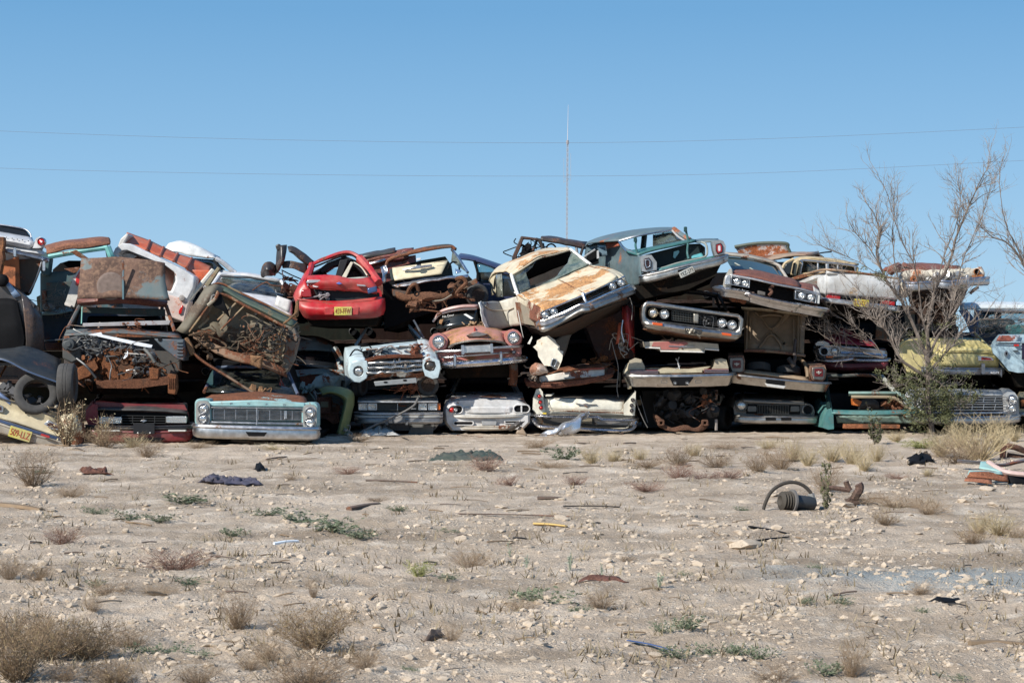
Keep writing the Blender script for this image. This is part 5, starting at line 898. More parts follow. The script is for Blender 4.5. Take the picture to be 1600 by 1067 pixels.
# ================================================================= right half of the wall
def cream_hardtop():
    t = T('wrecked_sedan', 'cream and rust two-door hardtop tilted steeply above the gap, with smashed windshield', 'car', 33.6)
    cr = paint((.66, .59, .42), .24, .15, .38, seed=80, rc=(.36, .17, .07)); hr = paint((.68, .60, .42), .52, .08, .42, seed=83, sc=.75, rc=(.42, .21, .085)); ch = chrome(.10, 21)
    t.LO('body', [(0, [(812, 470, 1.2), (845, 492, .25), (975, 440, 1.0), (985, 465, 1.0), (920, 487, .5), (855, 512, .2), (820, 505, .9)]), (2.6, [(775, 462, .9), (812, 470, .6), (935, 432, .6), (960, 450, .6), (900, 480, .5), (830, 500, .3), (785, 490, .8)])], paint((.2, .17, .12), .4, .3, .6, seed=3), n=5)
    t.G('hood', [[(808, 461, 1.6), (840, 449, 1.75), (872, 437, 1.85), (898, 426, 2.0), (922, 415, 2.15)], [(826, 471, .9), (858, 458, 1.1), (888, 446, 1.2), (914, 436, 1.4), (944, 421, 1.6)], [(843, 480, .15), (876, 468, .3), (911, 456, .42), (936, 444, .7), (962, 429, .95)], [(845, 487, .02), (878, 474, .12), (912, 462, .28), (938, 449, .5), (963, 436, .85)]], hr, n=16, m=24, th=.02, cr=.012, cs=3, seed=3)
    t.TU('hood_crease', [(872, 436.5, 1.8), (890, 446, 1.15), (911, 457.5, .3)], .012, paint((.3, .24, .15), .5, .1, .6))
    t.TU('hood_gap', [(921, 416, 2.1), (944, 424, 1.5), (960, 434, .92)], .012, paint((.2, .09, .04), .6, .1, .6))
    t.G('fender_right', [[(922, 415, 2.15), (945, 417, 1.9), (968, 425, 1.4)], [(944, 421, 1.6), (960, 424, 1.4), (975, 431, 1.1)], [(961, 431, .95), (971, 433, .9), (979, 440, .95)], [(976, 440, .95), (980, 443, .95), (982, 448, 1.0)]], cr, n=10, m=8, th=.02)
    t.G('fender_left', [[(808, 462, 1.6), (816, 460, 1.5), (826, 470, .9), (845, 482, .1), (848, 488, .0)], [(809, 472, 1.6), (818, 475, 1.3), (828, 484, .8), (838, 489, .2), (844, 494, .05)], [(810, 484, 1.6), (820, 488, 1.3), (826, 496, .8), (836, 502, .2), (845, 502, .02)]], paint((.62, .56, .42), .50, .1, .5, seed=86, rc=(.16, .055, .03)), n=12, m=18, cr=.02, cs=4, th=.02, label='left fender with dark rust')
    t.G('wheel_arch', [[(812, 486, 1.5), (826, 492, .8), (840, 500, .2)], [(822, 500, 1.3), (832, 508, .8), (846, 512, .2)], [(826, 512, 1.3), (836, 514, .8), (850, 517, .2)]], paint((.5, .45, .33), .5, .3, .6, seed=9), n=8, m=10, cr=.03)
    q = [(846, 489), (976, 433), (979, 447), (853, 501)]
    def D(x): return .02+max(0, (x-846)/130)*.93
    t.LO('grille_cavity', [(.14, [(x, y, D(x)) for x, y in q]), (.4, [(x, y, D(x)) for x, y in q])], BLK(), n=2)
    for i, v in enumerate((.25, .5, .75)): t.TU('grille_bar', [(868+7*v, 480+12*v, D(868)+.05), (910+4*v, 462+12*v, D(910)+.0), (950, 447+9*v, D(950)+.05)], .013 if i != 2 else .022, chrome(.1, 3) if i == 2 else plain((.16, .16, .15), .4, .6), flat=.6)
    t.TU('grille_surround', [(846, 488.5, .0), (878, 475, .12), (912, 461, .25), (940, 449, .55), (976, 432, .93)], .016, ch)
    t.TU('grille_nose', [(911, 458, .25), (914, 468, .18), (917, 474, .16)], .03, ch)
    for x, y in ((851.5, 492), (864.5, 487), (956, 447), (969.5, 441.5)): t.LAMP(x, y, 5.9, D(x)-.1, pr=False, tilt=(.25, .05), bez=plain((.06, .06, .06), .4) if x < 0 else chrome(.08, 2), rim=1.12)
    pr = [(-1, .05), (-1, 0), (-.6, -.07), (.1, -.06), (.25, -.09), (1, -.03), (1, .05)]
    t.BU('bumper', [(843, 507, .1), (850, 510.5, -.08), (880, 497, .0), (905, 483, -.06), (920, 480, -.05), (950, 468, .25), (984, 455, .85), (987, 452, 1.2)], 15, chrome(.28, 22, (.42, .41, .39), .3), n=60, pr=False, prof=pr)
    t.TU('bumper_lip', [(845, 502, .0), (880, 489, -.1), (905, 476.5, -.16), (914, 475, -.12), (950, 459, .15), (983, 446, .75)], .02, chrome(.03, 3, (.8, .8, .8), .15))
    for q in ([(877, 493), (904, 480), (901, 486), (893, 491), (880, 499)], [(929, 471), (953, 460), (952, 467), (932, 475)], [(858, 501), (867, 498), (867, 502), (859, 505)], [(962, 457), (972, 453.5), (972, 458), (963, 461.5)]): t.LO('bumper_slot', [(-.22, [(x, y, D(x)) for x, y in q]), (0, [(x, y, D(x)) for x, y in q])], plain((.05, .055, .06), .3), n=1)
    t.G('roof', [[(799, 429, 2.5), (820, 416, 2.5), (842, 402, 2.7), (868, 395, 2.9), (891, 390, 3.1)], [(790, 425, 2.9), (812, 409, 2.9), (838, 397, 3.1), (864, 391, 3.3), (887, 388, 3.4)], [(770, 428, 3.6), (784, 416, 3.8), (812, 403, 4.0), (848, 390.5, 4.1), (876, 387.5, 4.2)], [(765, 442, 4.0), (772, 425, 4.3), (790, 414, 4.6), (830, 398, 4.7), (862, 390, 4.8)]], paint((.66, .58, .41), .42, .12, .42, seed=88, sc=.8, rc=(.40, .20, .085)), n=12, m=20, cr=.02, cs=3, th=.03)
    t.G('headliner', [[(802, 430, 2.8), (842, 404, 3.0), (888, 391, 3.4)], [(806, 446, 3.3), (850, 425, 3.5), (905, 405, 3.7)]], BLK(), n=5, m=8, cr=.03)
    t.G('dash', [[(810, 452, 2.3), (860, 436, 2.4), (912, 412, 2.6)], [(812, 462, 2.0), (866, 445, 2.1), (915, 420, 2.3)]], plain((.03, .03, .028), .7), n=4, m=8, cr=.02)
    t.G('windshield', [[(801, 431, 2.4), (822, 418, 2.4), (843, 405, 2.6)], [(806, 446, 2.1), (818, 440, 2.1), (822, 424, 2.3)], [(811, 457, 1.75), (826, 452, 1.8), (830, 447, 1.9)]], glass((.4, .5, .48), .15), n=6, m=6, cr=.05, cs=3, th=.006)
    t.G('windshield', [[(812, 457, 1.72), (850, 443, 1.85), (875, 424, 2.2), (893, 399, 2.8), (889, 391, 3.0)], [(812, 457.5, 1.7), (842, 447.5, 1.8), (870, 437, 1.9), (903, 421, 2.05), (921, 413, 2.15)]], glass((.5, .68, .62), .4), n=8, m=16, cr=.035, cs=4, th=.006)
    t.TU('pillar', [(799, 429, 2.45), (804, 446, 2.0), (810, 463, 1.6)], .035, plain((.68, .66, .6), .4)); t.TU('pillar', [(891, 390, 3.05), (907, 402, 2.6), (923, 414, 2.15)], .035, plain((.68, .66, .6), .4))
    t.TU('windshield_edge', [(799, 430, 2.4), (821, 417, 2.4), (842, 404, 2.6), (866, 398, 2.8), (890, 391, 3.0)], .018, paint((.6, .5, .35), .4, .1, .5))
    t.G('roof_pillar_rear', [[(765, 440, 3.9), (771, 426, 3.7), (778, 424, 3.4)], [(767, 450, 3.9), (770, 448, 3.7), (774, 447, 3.5)], [(768, 462, 3.8), (774, 460, 3.6), (778, 460, 3.4)]], cr, n=6, m=5)
    t.G('side_window_back', [[(776, 430, 3.3), (798, 430, 2.6)], [(776, 464, 3.0), (806, 462, 1.9)]], plain((.02, .022, .022), .2), n=3, m=3)
    t.G('side_window_glass', [[(774, 430, 3.1), (784, 428, 2.8)], [(775, 464, 3.0), (786, 464, 2.6)]], glass((.5, .55, .52), .5), n=3, m=3, th=.006)
    t.TU('side_window_seal', [(772, 452, 3.2), (774, 436, 3.2), (780, 429, 3.0), (797, 430, 2.45)], .02, BLK())
    t.G('door', [[(780, 471, 2.0), (795, 466, 1.9), (808, 463, 1.6)], [(786, 488, 2.0), (800, 484, 1.8), (812, 480, 1.5)], [(796, 510, 1.9), (806, 509, 1.8), (822, 508, 1.3)]], paint((.60, .57, .48), .12, .25, .4, seed=90), n=10, m=8, cr=.012)
    t.G('door_inner', [[(752, 472, 1.3), (766, 471, 1.7), (780, 471, 2.0)], [(757, 490, 1.3), (772, 488, 1.7), (788, 489, 2.0)], [(762, 514, 1.3), (778, 515, 1.6), (798, 510, 1.9)]], paint((.27, .27, .26), .1, .3, .5, seed=91), n=8, m=8, cr=.012, label='open grey inner face of the door')
    t.G('door_edge', [[(749, 473, 1.2), (753, 471, 1.3)], [(752, 492, 1.15), (757, 490, 1.3)], [(759, 513, 1.2), (764, 515, 1.3)]], plain((.66, .66, .62), .4), n=10, m=4, cr=.025, cs=8)
    t.TU('door_rail', [(758, 478, 1.35), (768, 484, 1.6), (790, 485, 1.85), (803, 481, 1.7)], .012, plain((.4, .34, .25), .5))
    t.TU('hanging_wire', [(809, 485, 1.4), (814, 510, 1.3), (818, 528, 1.3)], .008, plain((.5, .5, .48), .5))
    t.G('underside', [[(815, 505, 1.2), (855, 516, .3), (915, 492, .5), (984, 466, 1.1)], [(830, 520, 1.8), (870, 525, 1.2), (920, 510, 1.4), (978, 480, 2.0)]], paint((.025, .016, .012), .35, .3, .8, rc=(.05, .025, .015)), n=5, m=12, cr=.04)
    t.done()
cream_hardtop()
def upper_right():
    t = T('wrecked_sedan', 'burnt black car with open window frames and a steering wheel, behind the cream hardtop', 'car', 39)
    bk = paint((.018, .016, .016), .34, .2, .45, seed=93, rc=(.10, .045, .03))
    t.RING('door_frame', [(814, 369), (845, 373), (850, 385), (851, 400), (846, 410), (800, 412), (800, 402), (806, 388)], [(818, 374), (840, 376), (845, 386), (844, 398), (838, 404), (808, 404), (808, 399), (813, 388)], -.05, .08, bk, .02)
    t.G('roof', [[(846, 377, .1), (870, 380, .05), (915, 390, .1)], [(846, 372, .2), (870, 374, .15), (915, 382, .2)], [(848, 371, .9), (870, 373, .8), (917, 380, .9)], [(848, 375, 2), (870, 377, 2), (915, 384, 2)]], bk, n=8, m=12, cr=.03, th=.05)
    w = t.TU('steering_wheel', [(861+7.5*math.cos(i*.524), 389+7.5*math.sin(i*.524), .3) for i in range(13)], .018, BLK())
    for a in (((840, 372), (833, 392)), ((848, 380), (852, 406)), ((900, 384), (903, 404)), ((912, 384), (905, 405))): t.TU('pillar', [(*a[0], .1), (*a[1], .1)], .03, bk if a[0][0] != 900 else plain((.3, .3, .3), .5), lin=True)
    t.EX('seat', [(812, 400), (818, 380), (826, 378), (834, 390), (848, 398), (860, 396), (920, 398), (920, 420), (806, 420)], .8, 1.2, BLK(), .03, cr=.03)
    t.JUNK('seat_springs', [(812, 382), (836, 380), (836, 402), (812, 404)], .3, .7, 6, BLK(), 4, size=(.05, .12), hoses=16, hr=.012)
    t.EX('body', [(800, 404), (925, 404), (925, 460), (800, 460)], .1, 3.5, bk, .04)
    t.done()
    t = T('wrecked_coupe', 'blue-grey fastback seen from behind with open trunk and tall tail lights, topmost of the wall', 'car', 35)
    gb = paint((.085, .14, .16), .16, .22, .42, seed=95, rc=(.26, .09, .04)); tl = paint((.03, .14, .14), .1, .15, .4, seed=96); ch = chrome(.12, 25)
    rs = paint((.09, .15, .17), .5, .2, .45, seed=97, rc=(.26, .09, .04))
    t.G('roof', [[(966, 377, 1.3), (990, 370, 1.2), (1020, 364, 1.25), (1052, 359, 1.4), (1058, 358, 1.5)], [(940, 378, 1.6), (968, 369, 1.6), (1010, 361, 1.65), (1050, 357, 1.8), (1056, 357, 1.9)], [(920, 381, 2.6), (940, 371, 2.8), (985, 361, 2.9), (1030, 356.5, 3), (1050, 357, 3)], [(914, 386, 3.4), (925, 376, 3.6), (975, 364, 3.7), (1020, 358, 3.7), (1045, 359, 3.7)]], gb, n=14, m=22, th=.035)
    t.TU('roof_pillar', [(1053, 358, 1.45), (1064, 366, 1.1), (1078, 375, .75)], .05, rs); t.TU('rear_window_trim', [(1050, 360, 1.4), (1060, 370, 1.1), (1071, 377, .8)], .02, plain((.35, .34, .33), .4))
    t.TU('rear_window_trim', [(967, 377, 1.25), (990, 370.5, 1.15), (1020, 364.5, 1.2), (1050, 360, 1.4)], .018, ch); t.TU('rear_window_trim', [(967, 377, 1.25), (972, 385, 1.0), (979, 393, .7)], .018, ch)
    t.TU('pillar', [(1007, 368, 2.9), (1005, 388, 2.7)], .06, gb); t.TU('windshield_wiper_post', [(1036, 362, 3), (1037, 378, 2.8)], .015, BLK())
    t.G('rear_window', [[(1020, 367, 1.5), (1050, 361, 1.5)], [(1020, 386, 1.0), (1070, 377, 1.0)]], glass((.75, .85, .85), .12), n=4, m=4, th=.006)
    t.EX('seat_back', [(975, 388), (985, 382), (996, 386), (1000, 394), (978, 394)], 1.6, 1.9, plain((.3, .27, .24), .8), .03, cr=.03)
    t.G('quarter_panel', [[(917, 384, 3.2), (940, 378, 2.4), (966, 377, 1.4), (972, 385, 1.0), (980, 393, .7)], [(914, 398, 3.2), (945, 400, 2.4), (972, 396, 1.3), (985, 395, .7), (1000, 401, .15)], [(918, 412, 3.2), (945, 412, 2.4), (970, 415, 1.3), (988, 420, .6), (1002, 428, .05)], [(925, 430, 3.2), (945, 440, 2.4), (970, 444, 1.3), (990, 447, .6), (1008, 441, .1)]], gb, n=18, m=20, th=.02)
    t.G('side_window', [[(934, 380, 2.2), (947, 381, 1.9)], [(934, 402, 2.2), (949, 399, 1.9)]], plain((.16, .24, .30), .1, .2, .9), n=4, m=4, cr=.01)
    t.EX('window_opening', [(908, 412), (917, 384), (933, 381), (934, 404), (920, 408)], 2.0, 2.1, BLK(), .004); t.TU('window_arm', [(908, 406, 1.95), (918, 398, 1.9), (930, 390, 1.9)], .02, plain((.3, .3, .3), .5)); t.EX('door_window_white', [(931, 384), (934, 383), (935, 396), (931, 397)], 1.85, 1.9, plain((.5, .5, .5), .5), .003)
    t.G('rust_patch', [[(946, 379, 1.75), (965, 378, 1.4)], [(948, 389, 1.72), (968, 384, 1.3)]], paint((.40, .38, .28), .56, .1, .6, seed=99, rc=(.25, .06, .03)), n=4, m=6, th=.01)
    t.G('deck', [[(979, 394, .72), (1010, 389, .65), (1045, 382, .7), (1080, 375, .8)], [(996, 399, .25), (1020, 391, .3), (1050, 384.5, .35), (1088, 376.5, .5)]], tl, n=5, m=14, th=.05)
    t.G('trunk_frame_right', [[(1080, 376, .8), (1100, 374, .7), (1122, 374, .6)], [(1090, 379, .35), (1106, 378, .25), (1124, 377, .2)]], gb, n=5, m=6, th=.03)
    t.EX('trunk_interior', [(1000, 398), (1075, 379), (1096, 378), (1104, 384), (1104, 398), (1092, 404), (1030, 420), (1020, 412)], .55, 1.4, plain((.008, .02, .022), .7), .01)
    t.TU('trunk_seal', [(1096, 378, .2), (1103, 382, .15), (1105, 392, .12), (1103, 400, .1), (1092, 404, .08), (1060, 411, .05), (1028, 420, .02), (1023, 410, .05), (1016, 400, .1)], .02, plain((.25, .27, .24), .5))
    t.EX('torn_patch', [(1054, 391), (1062, 389), (1063, 392), (1056, 402), (1053, 400)], .5, .54, plain((.25, .5, .5), .5), .003); t.G('cloth_scrap', [[(1080, 400, .3), (1096, 396, .3)], [(1080, 405, .2), (1100, 401, .2)]], plain((.10, .32, .34), .6), n=4, m=6, cr=.03)
    for a in (((996, 396, .3), (993, 384, .3), (994, 376, .3), (993, 371, .3)), ((1076, 378, .3), (1073, 366, .3), (1072, 360, .3), (1072, 355, .3)), ((1075, 380, .2), (1074, 395, .2), (1076, 405, .1))):
        t.TU('hinge_arm', a, .022, tl)
        if a[0][1] < 400 and len(a) == 4: t.EX('hinge_plate', rr(a[3][0]-2.6, a[3][1]-2, a[3][0]+2.2, a[3][1]+6, 1.2), .24, .3, plain((.02, .06, .06), .4), .01)
    for q, l, w_ in (([(1000, 402), (1006, 399), (1018, 399), (1026, 410), (1026, 422), (1010, 425), (1003, 424)], [(1006, 405), (1014, 403), (1018, 408), (1018, 419), (1009, 422), (1006, 414)], 0), ([(1112, 378), (1124, 375), (1130, 377), (1134, 385), (1133, 397), (1117, 400), (1114, 390)], [(1118, 382), (1126, 380), (1129, 384), (1129, 395), (1121, 398), (1118, 392)], 1)):
        h = t.LO('tail_light_housing', [(-.06, q), (.02, [((p[0]-1015-110*w_)*1.04+1015+110*w_, (p[1]-412+24*w_)*1.04+412-24*w_) for p in q]), (.5, q)], paint((.42, .44, .45), .12, .2, .35, .6), n=4, sub=2)
        a = t.EX('tail_light', l, -.09, -.02, plain((.03, .012, .012), .2), .008); cx = sum(p[0] for p in l)/6; cy = sum(p[1] for p in l)/6
        t.RING('light_trim', [((p[0]-cx)*.75+cx, (p[1]-cy)*.78+cy) for p in l], [((p[0]-cx)*.45+cx, (p[1]-cy)*.6+cy) for p in l], -.105, -.08, chrome(.05, 2) if not w_ else LENSR(), .003, par=a)
        if w_: t.EX('reverse_lamp', [((p[0]-cx)*.35+cx, (p[1]-cy)*.55+cy) for p in l], -.11, -.08, plain((.6, .55, .55), .2), .003, par=a)
    t.G('lower_panel', [[(1026, 421, .0), (1060, 412, .0), (1092, 405, .05), (1116, 400, .1)], [(1022, 428, -.03), (1060, 418, -.03), (1092, 411, 0), (1118, 404, .05)]], tl, n=3, m=10, th=.02)
    t.BU('bumper', [(1001, 436, .5), (1004, 436.5, .0), (1015, 435, -.14), (1060, 424, -.2), (1110, 412, -.14), (1132, 404.5, .0), (1135, 402, .4)], 13.5, chrome(.10, 27, (.50, .49, .46), .28), .05, .05, cr=.008)
    t.BU('bumper_lip', [(1003, 431, .0), (1015, 428.5, -.16), (1060, 417.5, -.22), (1110, 405.5, -.16), (1135, 398.5, .0)], 2.6, ch, .03, .04)
    t.EX('plate_recess', [(1058, 423), (1080, 418), (1084, 425), (1062, 433)], -.29, -.2, BLK(), .004)
    t.PLATE(1072, 426.5, 24, 9.5, 'YEZ-373', (.55, .58, .55), (.03, .04, .04), -.30, 25)
    shell(t, [(1008, 440), (1130, 412), (1120, 432), (1075, 452), (1000, 468), (985, 455)], UNDER(), .2, 3.6, .05, 2)
    t.done()
    t = T('car_hood', 'raised car hood with peeling white paint and orange rust, behind the brown four-light sedan', 'car hood', 40)
    t.G('hood_panel', [[(1148, 386, 0), (1184, 381, 0), (1226, 380.5, 0)], [(1153, 394, .05), (1190, 390, .05), (1230, 390, .05)], [(1158, 404, .1), (1192, 404, .1), (1237, 404, .1)]], paint((.70, .68, .64), .46, .1, .5, seed=101, sc=1.3, rc=(.42, .13, .05)), n=6, m=12, th=.04)
    t.TU('hood_rim', [(1148, 386, 0), (1184, 380.5, 0), (1227, 380.5, 0), (1231, 388, .05), (1238, 403, .1)], .04, paint((.10, .12, .09), .2, .2, .5))
    t.done()
    t = T('wrecked_sedan', 'faded brown crumpled car roof, just behind the tan pickup cab', 'car', 39.5)
    t.G('roof', [[(1190, 409, 0), (1225, 403, 0), (1262, 399, 0)], [(1180, 405, .4), (1225, 398, .4), (1275, 396, .4)], [(1175, 402, 1.5), (1225, 396, 1.5), (1280, 395.5, 1.5)]], paint((.34, .24, .17), .3, .2, .5, seed=103), n=6, m=10, cr=.03, th=.05)
    t.G('roof_fold', [[(1262, 399, -.1), (1280, 396, -.1), (1296, 404, 0)], [(1255, 404, 0), (1280, 403, 0), (1300, 408, 0)]], paint((.06, .06, .055), .3, .2, .5), n=5, m=8, cr=.04)
    t.TU('loose_rod', [(1268, 399, -.1), (1285, 395, -.1), (1299, 393.5, 0)], .015, BLK())
    shell(t, [(1185, 408), (1300, 408), (1300, 450), (1185, 450)], paint((.15, .11, .08), .4, .3, .6), .1, 3, .03, 1)
    t.done()
upper_right()
def middle_right():
    t = T('crushed_fender', 'ragged white fender piece hanging beside the pink sedan', 'car fender', 34.2)
    wh = paint((.68, .64, .54), .16, .25, .45, seed=105, rc=(.35, .2, .09))
    t.EX('ragged_panel', [(833, 542, 0), (838, 538, -.03), (839, 532, -.03), (844, 529.5, -.05), (847, 526.5, -.05), (852, 526, -.06), (857, 524, -.08), (862, 528, -.08), (867, 531, -.1), (870, 537, -.1), (874, 541, -.1), (874, 547, -.12), (880, 549, -.12), (878, 562, -.14), (872, 577, -.16), (866, 576, -.15), (861, 572, -.14), (850, 571, -.1), (845, 563, -.06), (841, 557, -.04), (840, 549, -.02)], -.06, -.045, wh, 0)
    t.EX('hand_hole', rot(rr(862, 561, 868.5, 572, 2.5), 865, 566, -18), -.235, -.2, plain((.04, .04, .04), .4), .004); t.RING('hole_trim', rot(rr(861, 560, 869.5, 573, 2.8), 865, 566, -18), rot(rr(862.5, 561.5, 868, 571.5, 2.3), 865, 566, -18), -.25, -.23, chrome(.1, 3), .003)
    t.G('crumpled_end', [[(831, 570, 0), (840, 567, -.1), (853, 572, 0)], [(828, 577, -.1), (842, 577, -.2), (856, 580, -.1)], [(830, 586, 0), (842, 585, -.1), (856, 583, 0)]], paint((.6, .52, .46), .4, .2, .5, seed=8, rc=(.3, .14, .09)), n=10, m=12, cr=.015, cs=9)
    t.G('dark_panel', [[(864, 535, .6), (898, 505, .7)], [(862, 572, .6), (882, 556, .7)]], paint((.075, .075, .07), .2, .3, .6, seed=5), n=6, m=6, cr=.03)
    t.EX('pale_shard', [(824, 537), (831, 525), (832, 528), (828, 538)], .1, .13, plain((.7, .68, .62), .5), .003)
    t.done()
    t = T('wrecked_sedan', 'flattened white car tail with rusty bumper, resting on the white finned tail', 'car', 34.7)
    wr = paint((.66, .64, .58), .30, .2, .45, seed=107, rc=(.22, .07, .04)); rs = rusty(14, (.15, .06, .04))
    shell(t, [(832, 590), (840, 584), (900, 576), (948, 570), (955, 578), (948, 592), (880, 604), (836, 602)], paint((.05, .04, .035), .4, .3, .7), .2, 4, .05, 1)
    t.G('tail_panel', [[(842, 588, 0), (890, 581, -.05), (945, 577, 0)], [(842, 597, -.03), (890, 592, -.08), (945, 587, -.03)]], wr, n=6, m=16, cr=.015)
    t.G('deck_edge', [[(840, 587, 0), (890, 578, -.05), (948, 573, 0)], [(832, 584, .4), (885, 573, .4), (962, 565, .5)]], paint((.25, .17, .12), .7, .2, .6, seed=8), n=6, m=20, cr=.03, cs=4)
    t.TU('red_strip', [(880, 580.5, -.08), (915, 577, -.08), (944, 575.5, -.02)], .018, paint((.35, .08, .05), .3, .1, .5))
    t.BU('bumper', [(824, 594, .3), (827, 600, -.05), (850, 601.5, -.16), (890, 599.5, -.2), (930, 593, -.16), (952, 587, -.05), (955, 578, .3)], 8.5, rs, .05, .05, cr=.015)
    t.JUNK('torn_edge', [(826, 583), (840, 583), (840, 597), (828, 597)], -.1, .1, 12, plain((.3, .24, .19), .7), 9, size=(.04, .1), hoses=4); t.JUNK('loose_scrap', [(900, 560), (950, 558), (950, 572), (900, 574)], .3, .8, 10, rusty(3), 10, size=(.04, .12), hoses=6)
    t.done()
    t = T('wrecked_sedan', 'white finned sedan tail with winged emblem, triple lamps and chrome double bumper, on the ground', 'car', 34.6)
    wh = paint((.72, .69, .58), .15, .2, .36, seed=109, rc=(.38, .18, .08)); ch = chrome(.04, 31, (.66, .67, .70), .13)
    shell(t, [(838, 628), (852, 624), (970, 628), (988, 634), (990, 652), (985, 672), (845, 672), (836, 650)], wh, .12, 4.6, .012, 1, sub=3)
    t.G('tail_panel', [[(850, 622, .02), (915, 624, -.05), (975, 627, .02)], [(850, 634, -.04), (915, 635, -.12), (975, 638, -.04)], [(838, 646, .0), (915, 647.5, -.1), (990, 649, .0)]], wh, n=10, m=16, th=.02)
    t.G('trunk_deck', [[(852, 622, .0), (915, 624, -.05), (974, 627, .0)], [(848, 617, 1.0), (915, 616, 1.0), (985, 617, 1.0)]], paint((.14, .13, .12), .2, .4, .6, seed=5), n=5, m=10, th=.02)
    t.TU('lid_seam', [(856, 623, -.04), (858, 635, -.12), (866, 638, -.14), (915, 640, -.17), (962, 641, -.12), (972, 638, -.08), (974, 628, -.03)], .006, paint((.3, .25, .18), .3, .2, .6))
    t.TU('lid_fold', [(858, 640.5, -.1), (915, 643, -.14), (976, 645, -.08)], .012, paint((.6, .5, .38), .5, .1, .5))
    em = t.EX('wing_emblem', [(898, 629), (910, 631), (915, 629.5), (920, 631), (932, 631), (921, 633.5), (917, 636.5), (913, 634), (904, 633.5), (902, 631)], -.15, -.1, chrome(.3, 3, (.35, .35, .35), .3), .006)
    for fin in ([(832, 640), (833, 622), (838, 608), (844, 606.5), (848, 612), (850, 628), (853, 646), (840, 647)], [(974, 648), (974, 632), (980, 626), (990, 614), (993, 611), (992, 640), (991, 649)]):
        t.LO('fin', [(-.1, fin), (-.04, fin), (1.2, [(p[0], p[1]+(4 if p[1] < 620 else 0)) for p in fin]), (3, [(p[0], max(p[1], 628)) for p in fin])], wh, n=9, sub=2)
    for x, y in ((842.5, 618.5), (844, 628), (845.2, 636.5)): t.LAMP(x, y, 2.8, -.16, name='tail_light', lens=RED(), bez=chrome(.05, 1))
    for x, y in ((988, 624.5), (986.3, 633), (986.3, 641)): t.LAMP(x, y, 2.6, -.14, name='tail_light', lens=plain((.06, .05, .05), .3), bez=chrome(.05, 1))
    rp = [(-1, .04), (-1, 0), (-.7, -.06), (0, -.085), (.7, -.06), (1, 0), (1, .04)]
    t.BU('bumper', [(833, 646, .3), (835, 648, -.05), (850, 649, -.2), (885, 650, -.26), (925, 650, -.26), (934, 651, -.26), (942, 654.5, -.26), (970, 655, -.2), (990, 654, -.05), (993, 653, .3)], 5.5, ch, n=70, prof=rp)
    t.BU('bumper', [(836, 654, -.02), (840, 661, -.12), (847, 665.5, -.2), (870, 667, -.26), (915, 669.5, -.28), (960, 672, -.24), (980, 671.5, -.16), (988, 666, -.08), (989, 658, -.02)], 6.5, ch, n=80, prof=rp)
    t.EX('bumper_inset', [(846, 653), (930, 654), (940, 659), (984, 659), (978, 668), (866, 664), (850, 661)], -.06, .0, plain((.05, .045, .04), .5), .006)
    t.BX('dull_bar', [(928, 657.5), (982, 659), (980, 664), (934, 663)], -.12, -.05, plain((.22, .21, .2), .45, .5)); t.EX('yellow_spot', rr(848, 644, 854, 647, 1.2), -.14, -.1, plain((.7, .5, .05), .5), .003)
    t.EX('license_pocket', [(903, 652), (925, 652), (925, 662), (903, 660)], -.12, -.05, plain((.2, .17, .12), .6), .006)
    t.G('peeled_trim', [[(849, 616, .05), (866, 614, .1)], [(853, 619, -.08), (861, 618.5, -.05)]], wh, n=5, m=6, cr=.02); t.TU('vent_hole', [(846, 618, .0), (848, 622, .0)], .02, BLK())
    t.done()
    t = T('metal_scrap', 'crumpled silver sheet metal lying against the chrome bumper', 'scrap metal', 33.9)
    t.G('sheet', [[(840, 681, 0), (855, 672, -.1), (868, 667, -.15), (870, 671, -.1)], [(852, 682, -.1), (868, 676, -.2), (880, 672, -.3), (874, 681, -.2)], [(868, 668, 0), (884, 660, -.1), (900, 654, -.15), (905, 673, -.2)], [(900, 652, .1), (908, 650, .05), (915, 648, .0), (906, 662, -.1)], [(914, 647, .2), (918, 644, .2), (922, 649, .15), (915, 655, .1)]], paint((.60, .64, .70), .05, .2, .22, .75, seed=4), n=30, m=12, cr=.05, cs=5, seed=3, th=.006)
    t.done()
    t = T('metal_scrap', 'dark pointed body panel scrap with brown edge, on the ground at the white tail', 'scrap metal', 34)
    t.G('panel', [[(792, 671, 0), (800, 663, -.1), (808, 659, 0)], [(797, 673, 0), (806, 665, -.15), (814, 659, -.1)], [(800, 673, .0), (812, 665, -.1), (820, 658, .0)]], paint((.05, .05, .055), .2, .3, .4), n=6, m=8, cr=.01)
    t.G('brown_flap', [[(812, 666, -.05), (815, 667, -.1)], [(806, 677, -.1), (825, 682, -.1)]], paint((.30, .22, .15), .4, .3, .6), n=4, m=5, cr=.02)
    t.done()
    t = T('wrecked_car', 'red smashed car end standing folded in the dark gap under the cream hardtop', 'car', 34.9)
    rd = paint((.42, .03, .035), .12, .2, .35, seed=111)
    t.G('red_fold', [[(970, 480, .3), (980, 478, .3), (990, 490, .3)], [(973, 500, .0), (982, 498, -.1), (990, 512, .2)], [(976, 520, -.05), (984, 525, -.1), (991, 535, .2)], [(979, 535, 0), (985, 545, .0), (991, 553, .2)]], rd, n=12, m=8, cr=.03)
    t.G('red_fold', [[(967, 505, 0), (973, 503, -.1)], [(963, 525, -.05), (969, 522, -.1)], [(961, 538, 0), (965, 537, -.05)]], paint((.5, .10, .05), .2, .2, .4, seed=3), n=8, m=4, cr=.02)
    t.TU('chrome_strip', [(973, 500, -.12), (971, 518, -.14), (975, 535, -.14)], .018, chrome(.2, 3)); t.JUNK('crushed_trim', [(966, 520), (976, 520), (974, 545), (966, 545)], -.1, .05, 14, plain((.35, .33, .3), .4, .5), 5, size=(.03, .08), hoses=8, hr=.008)
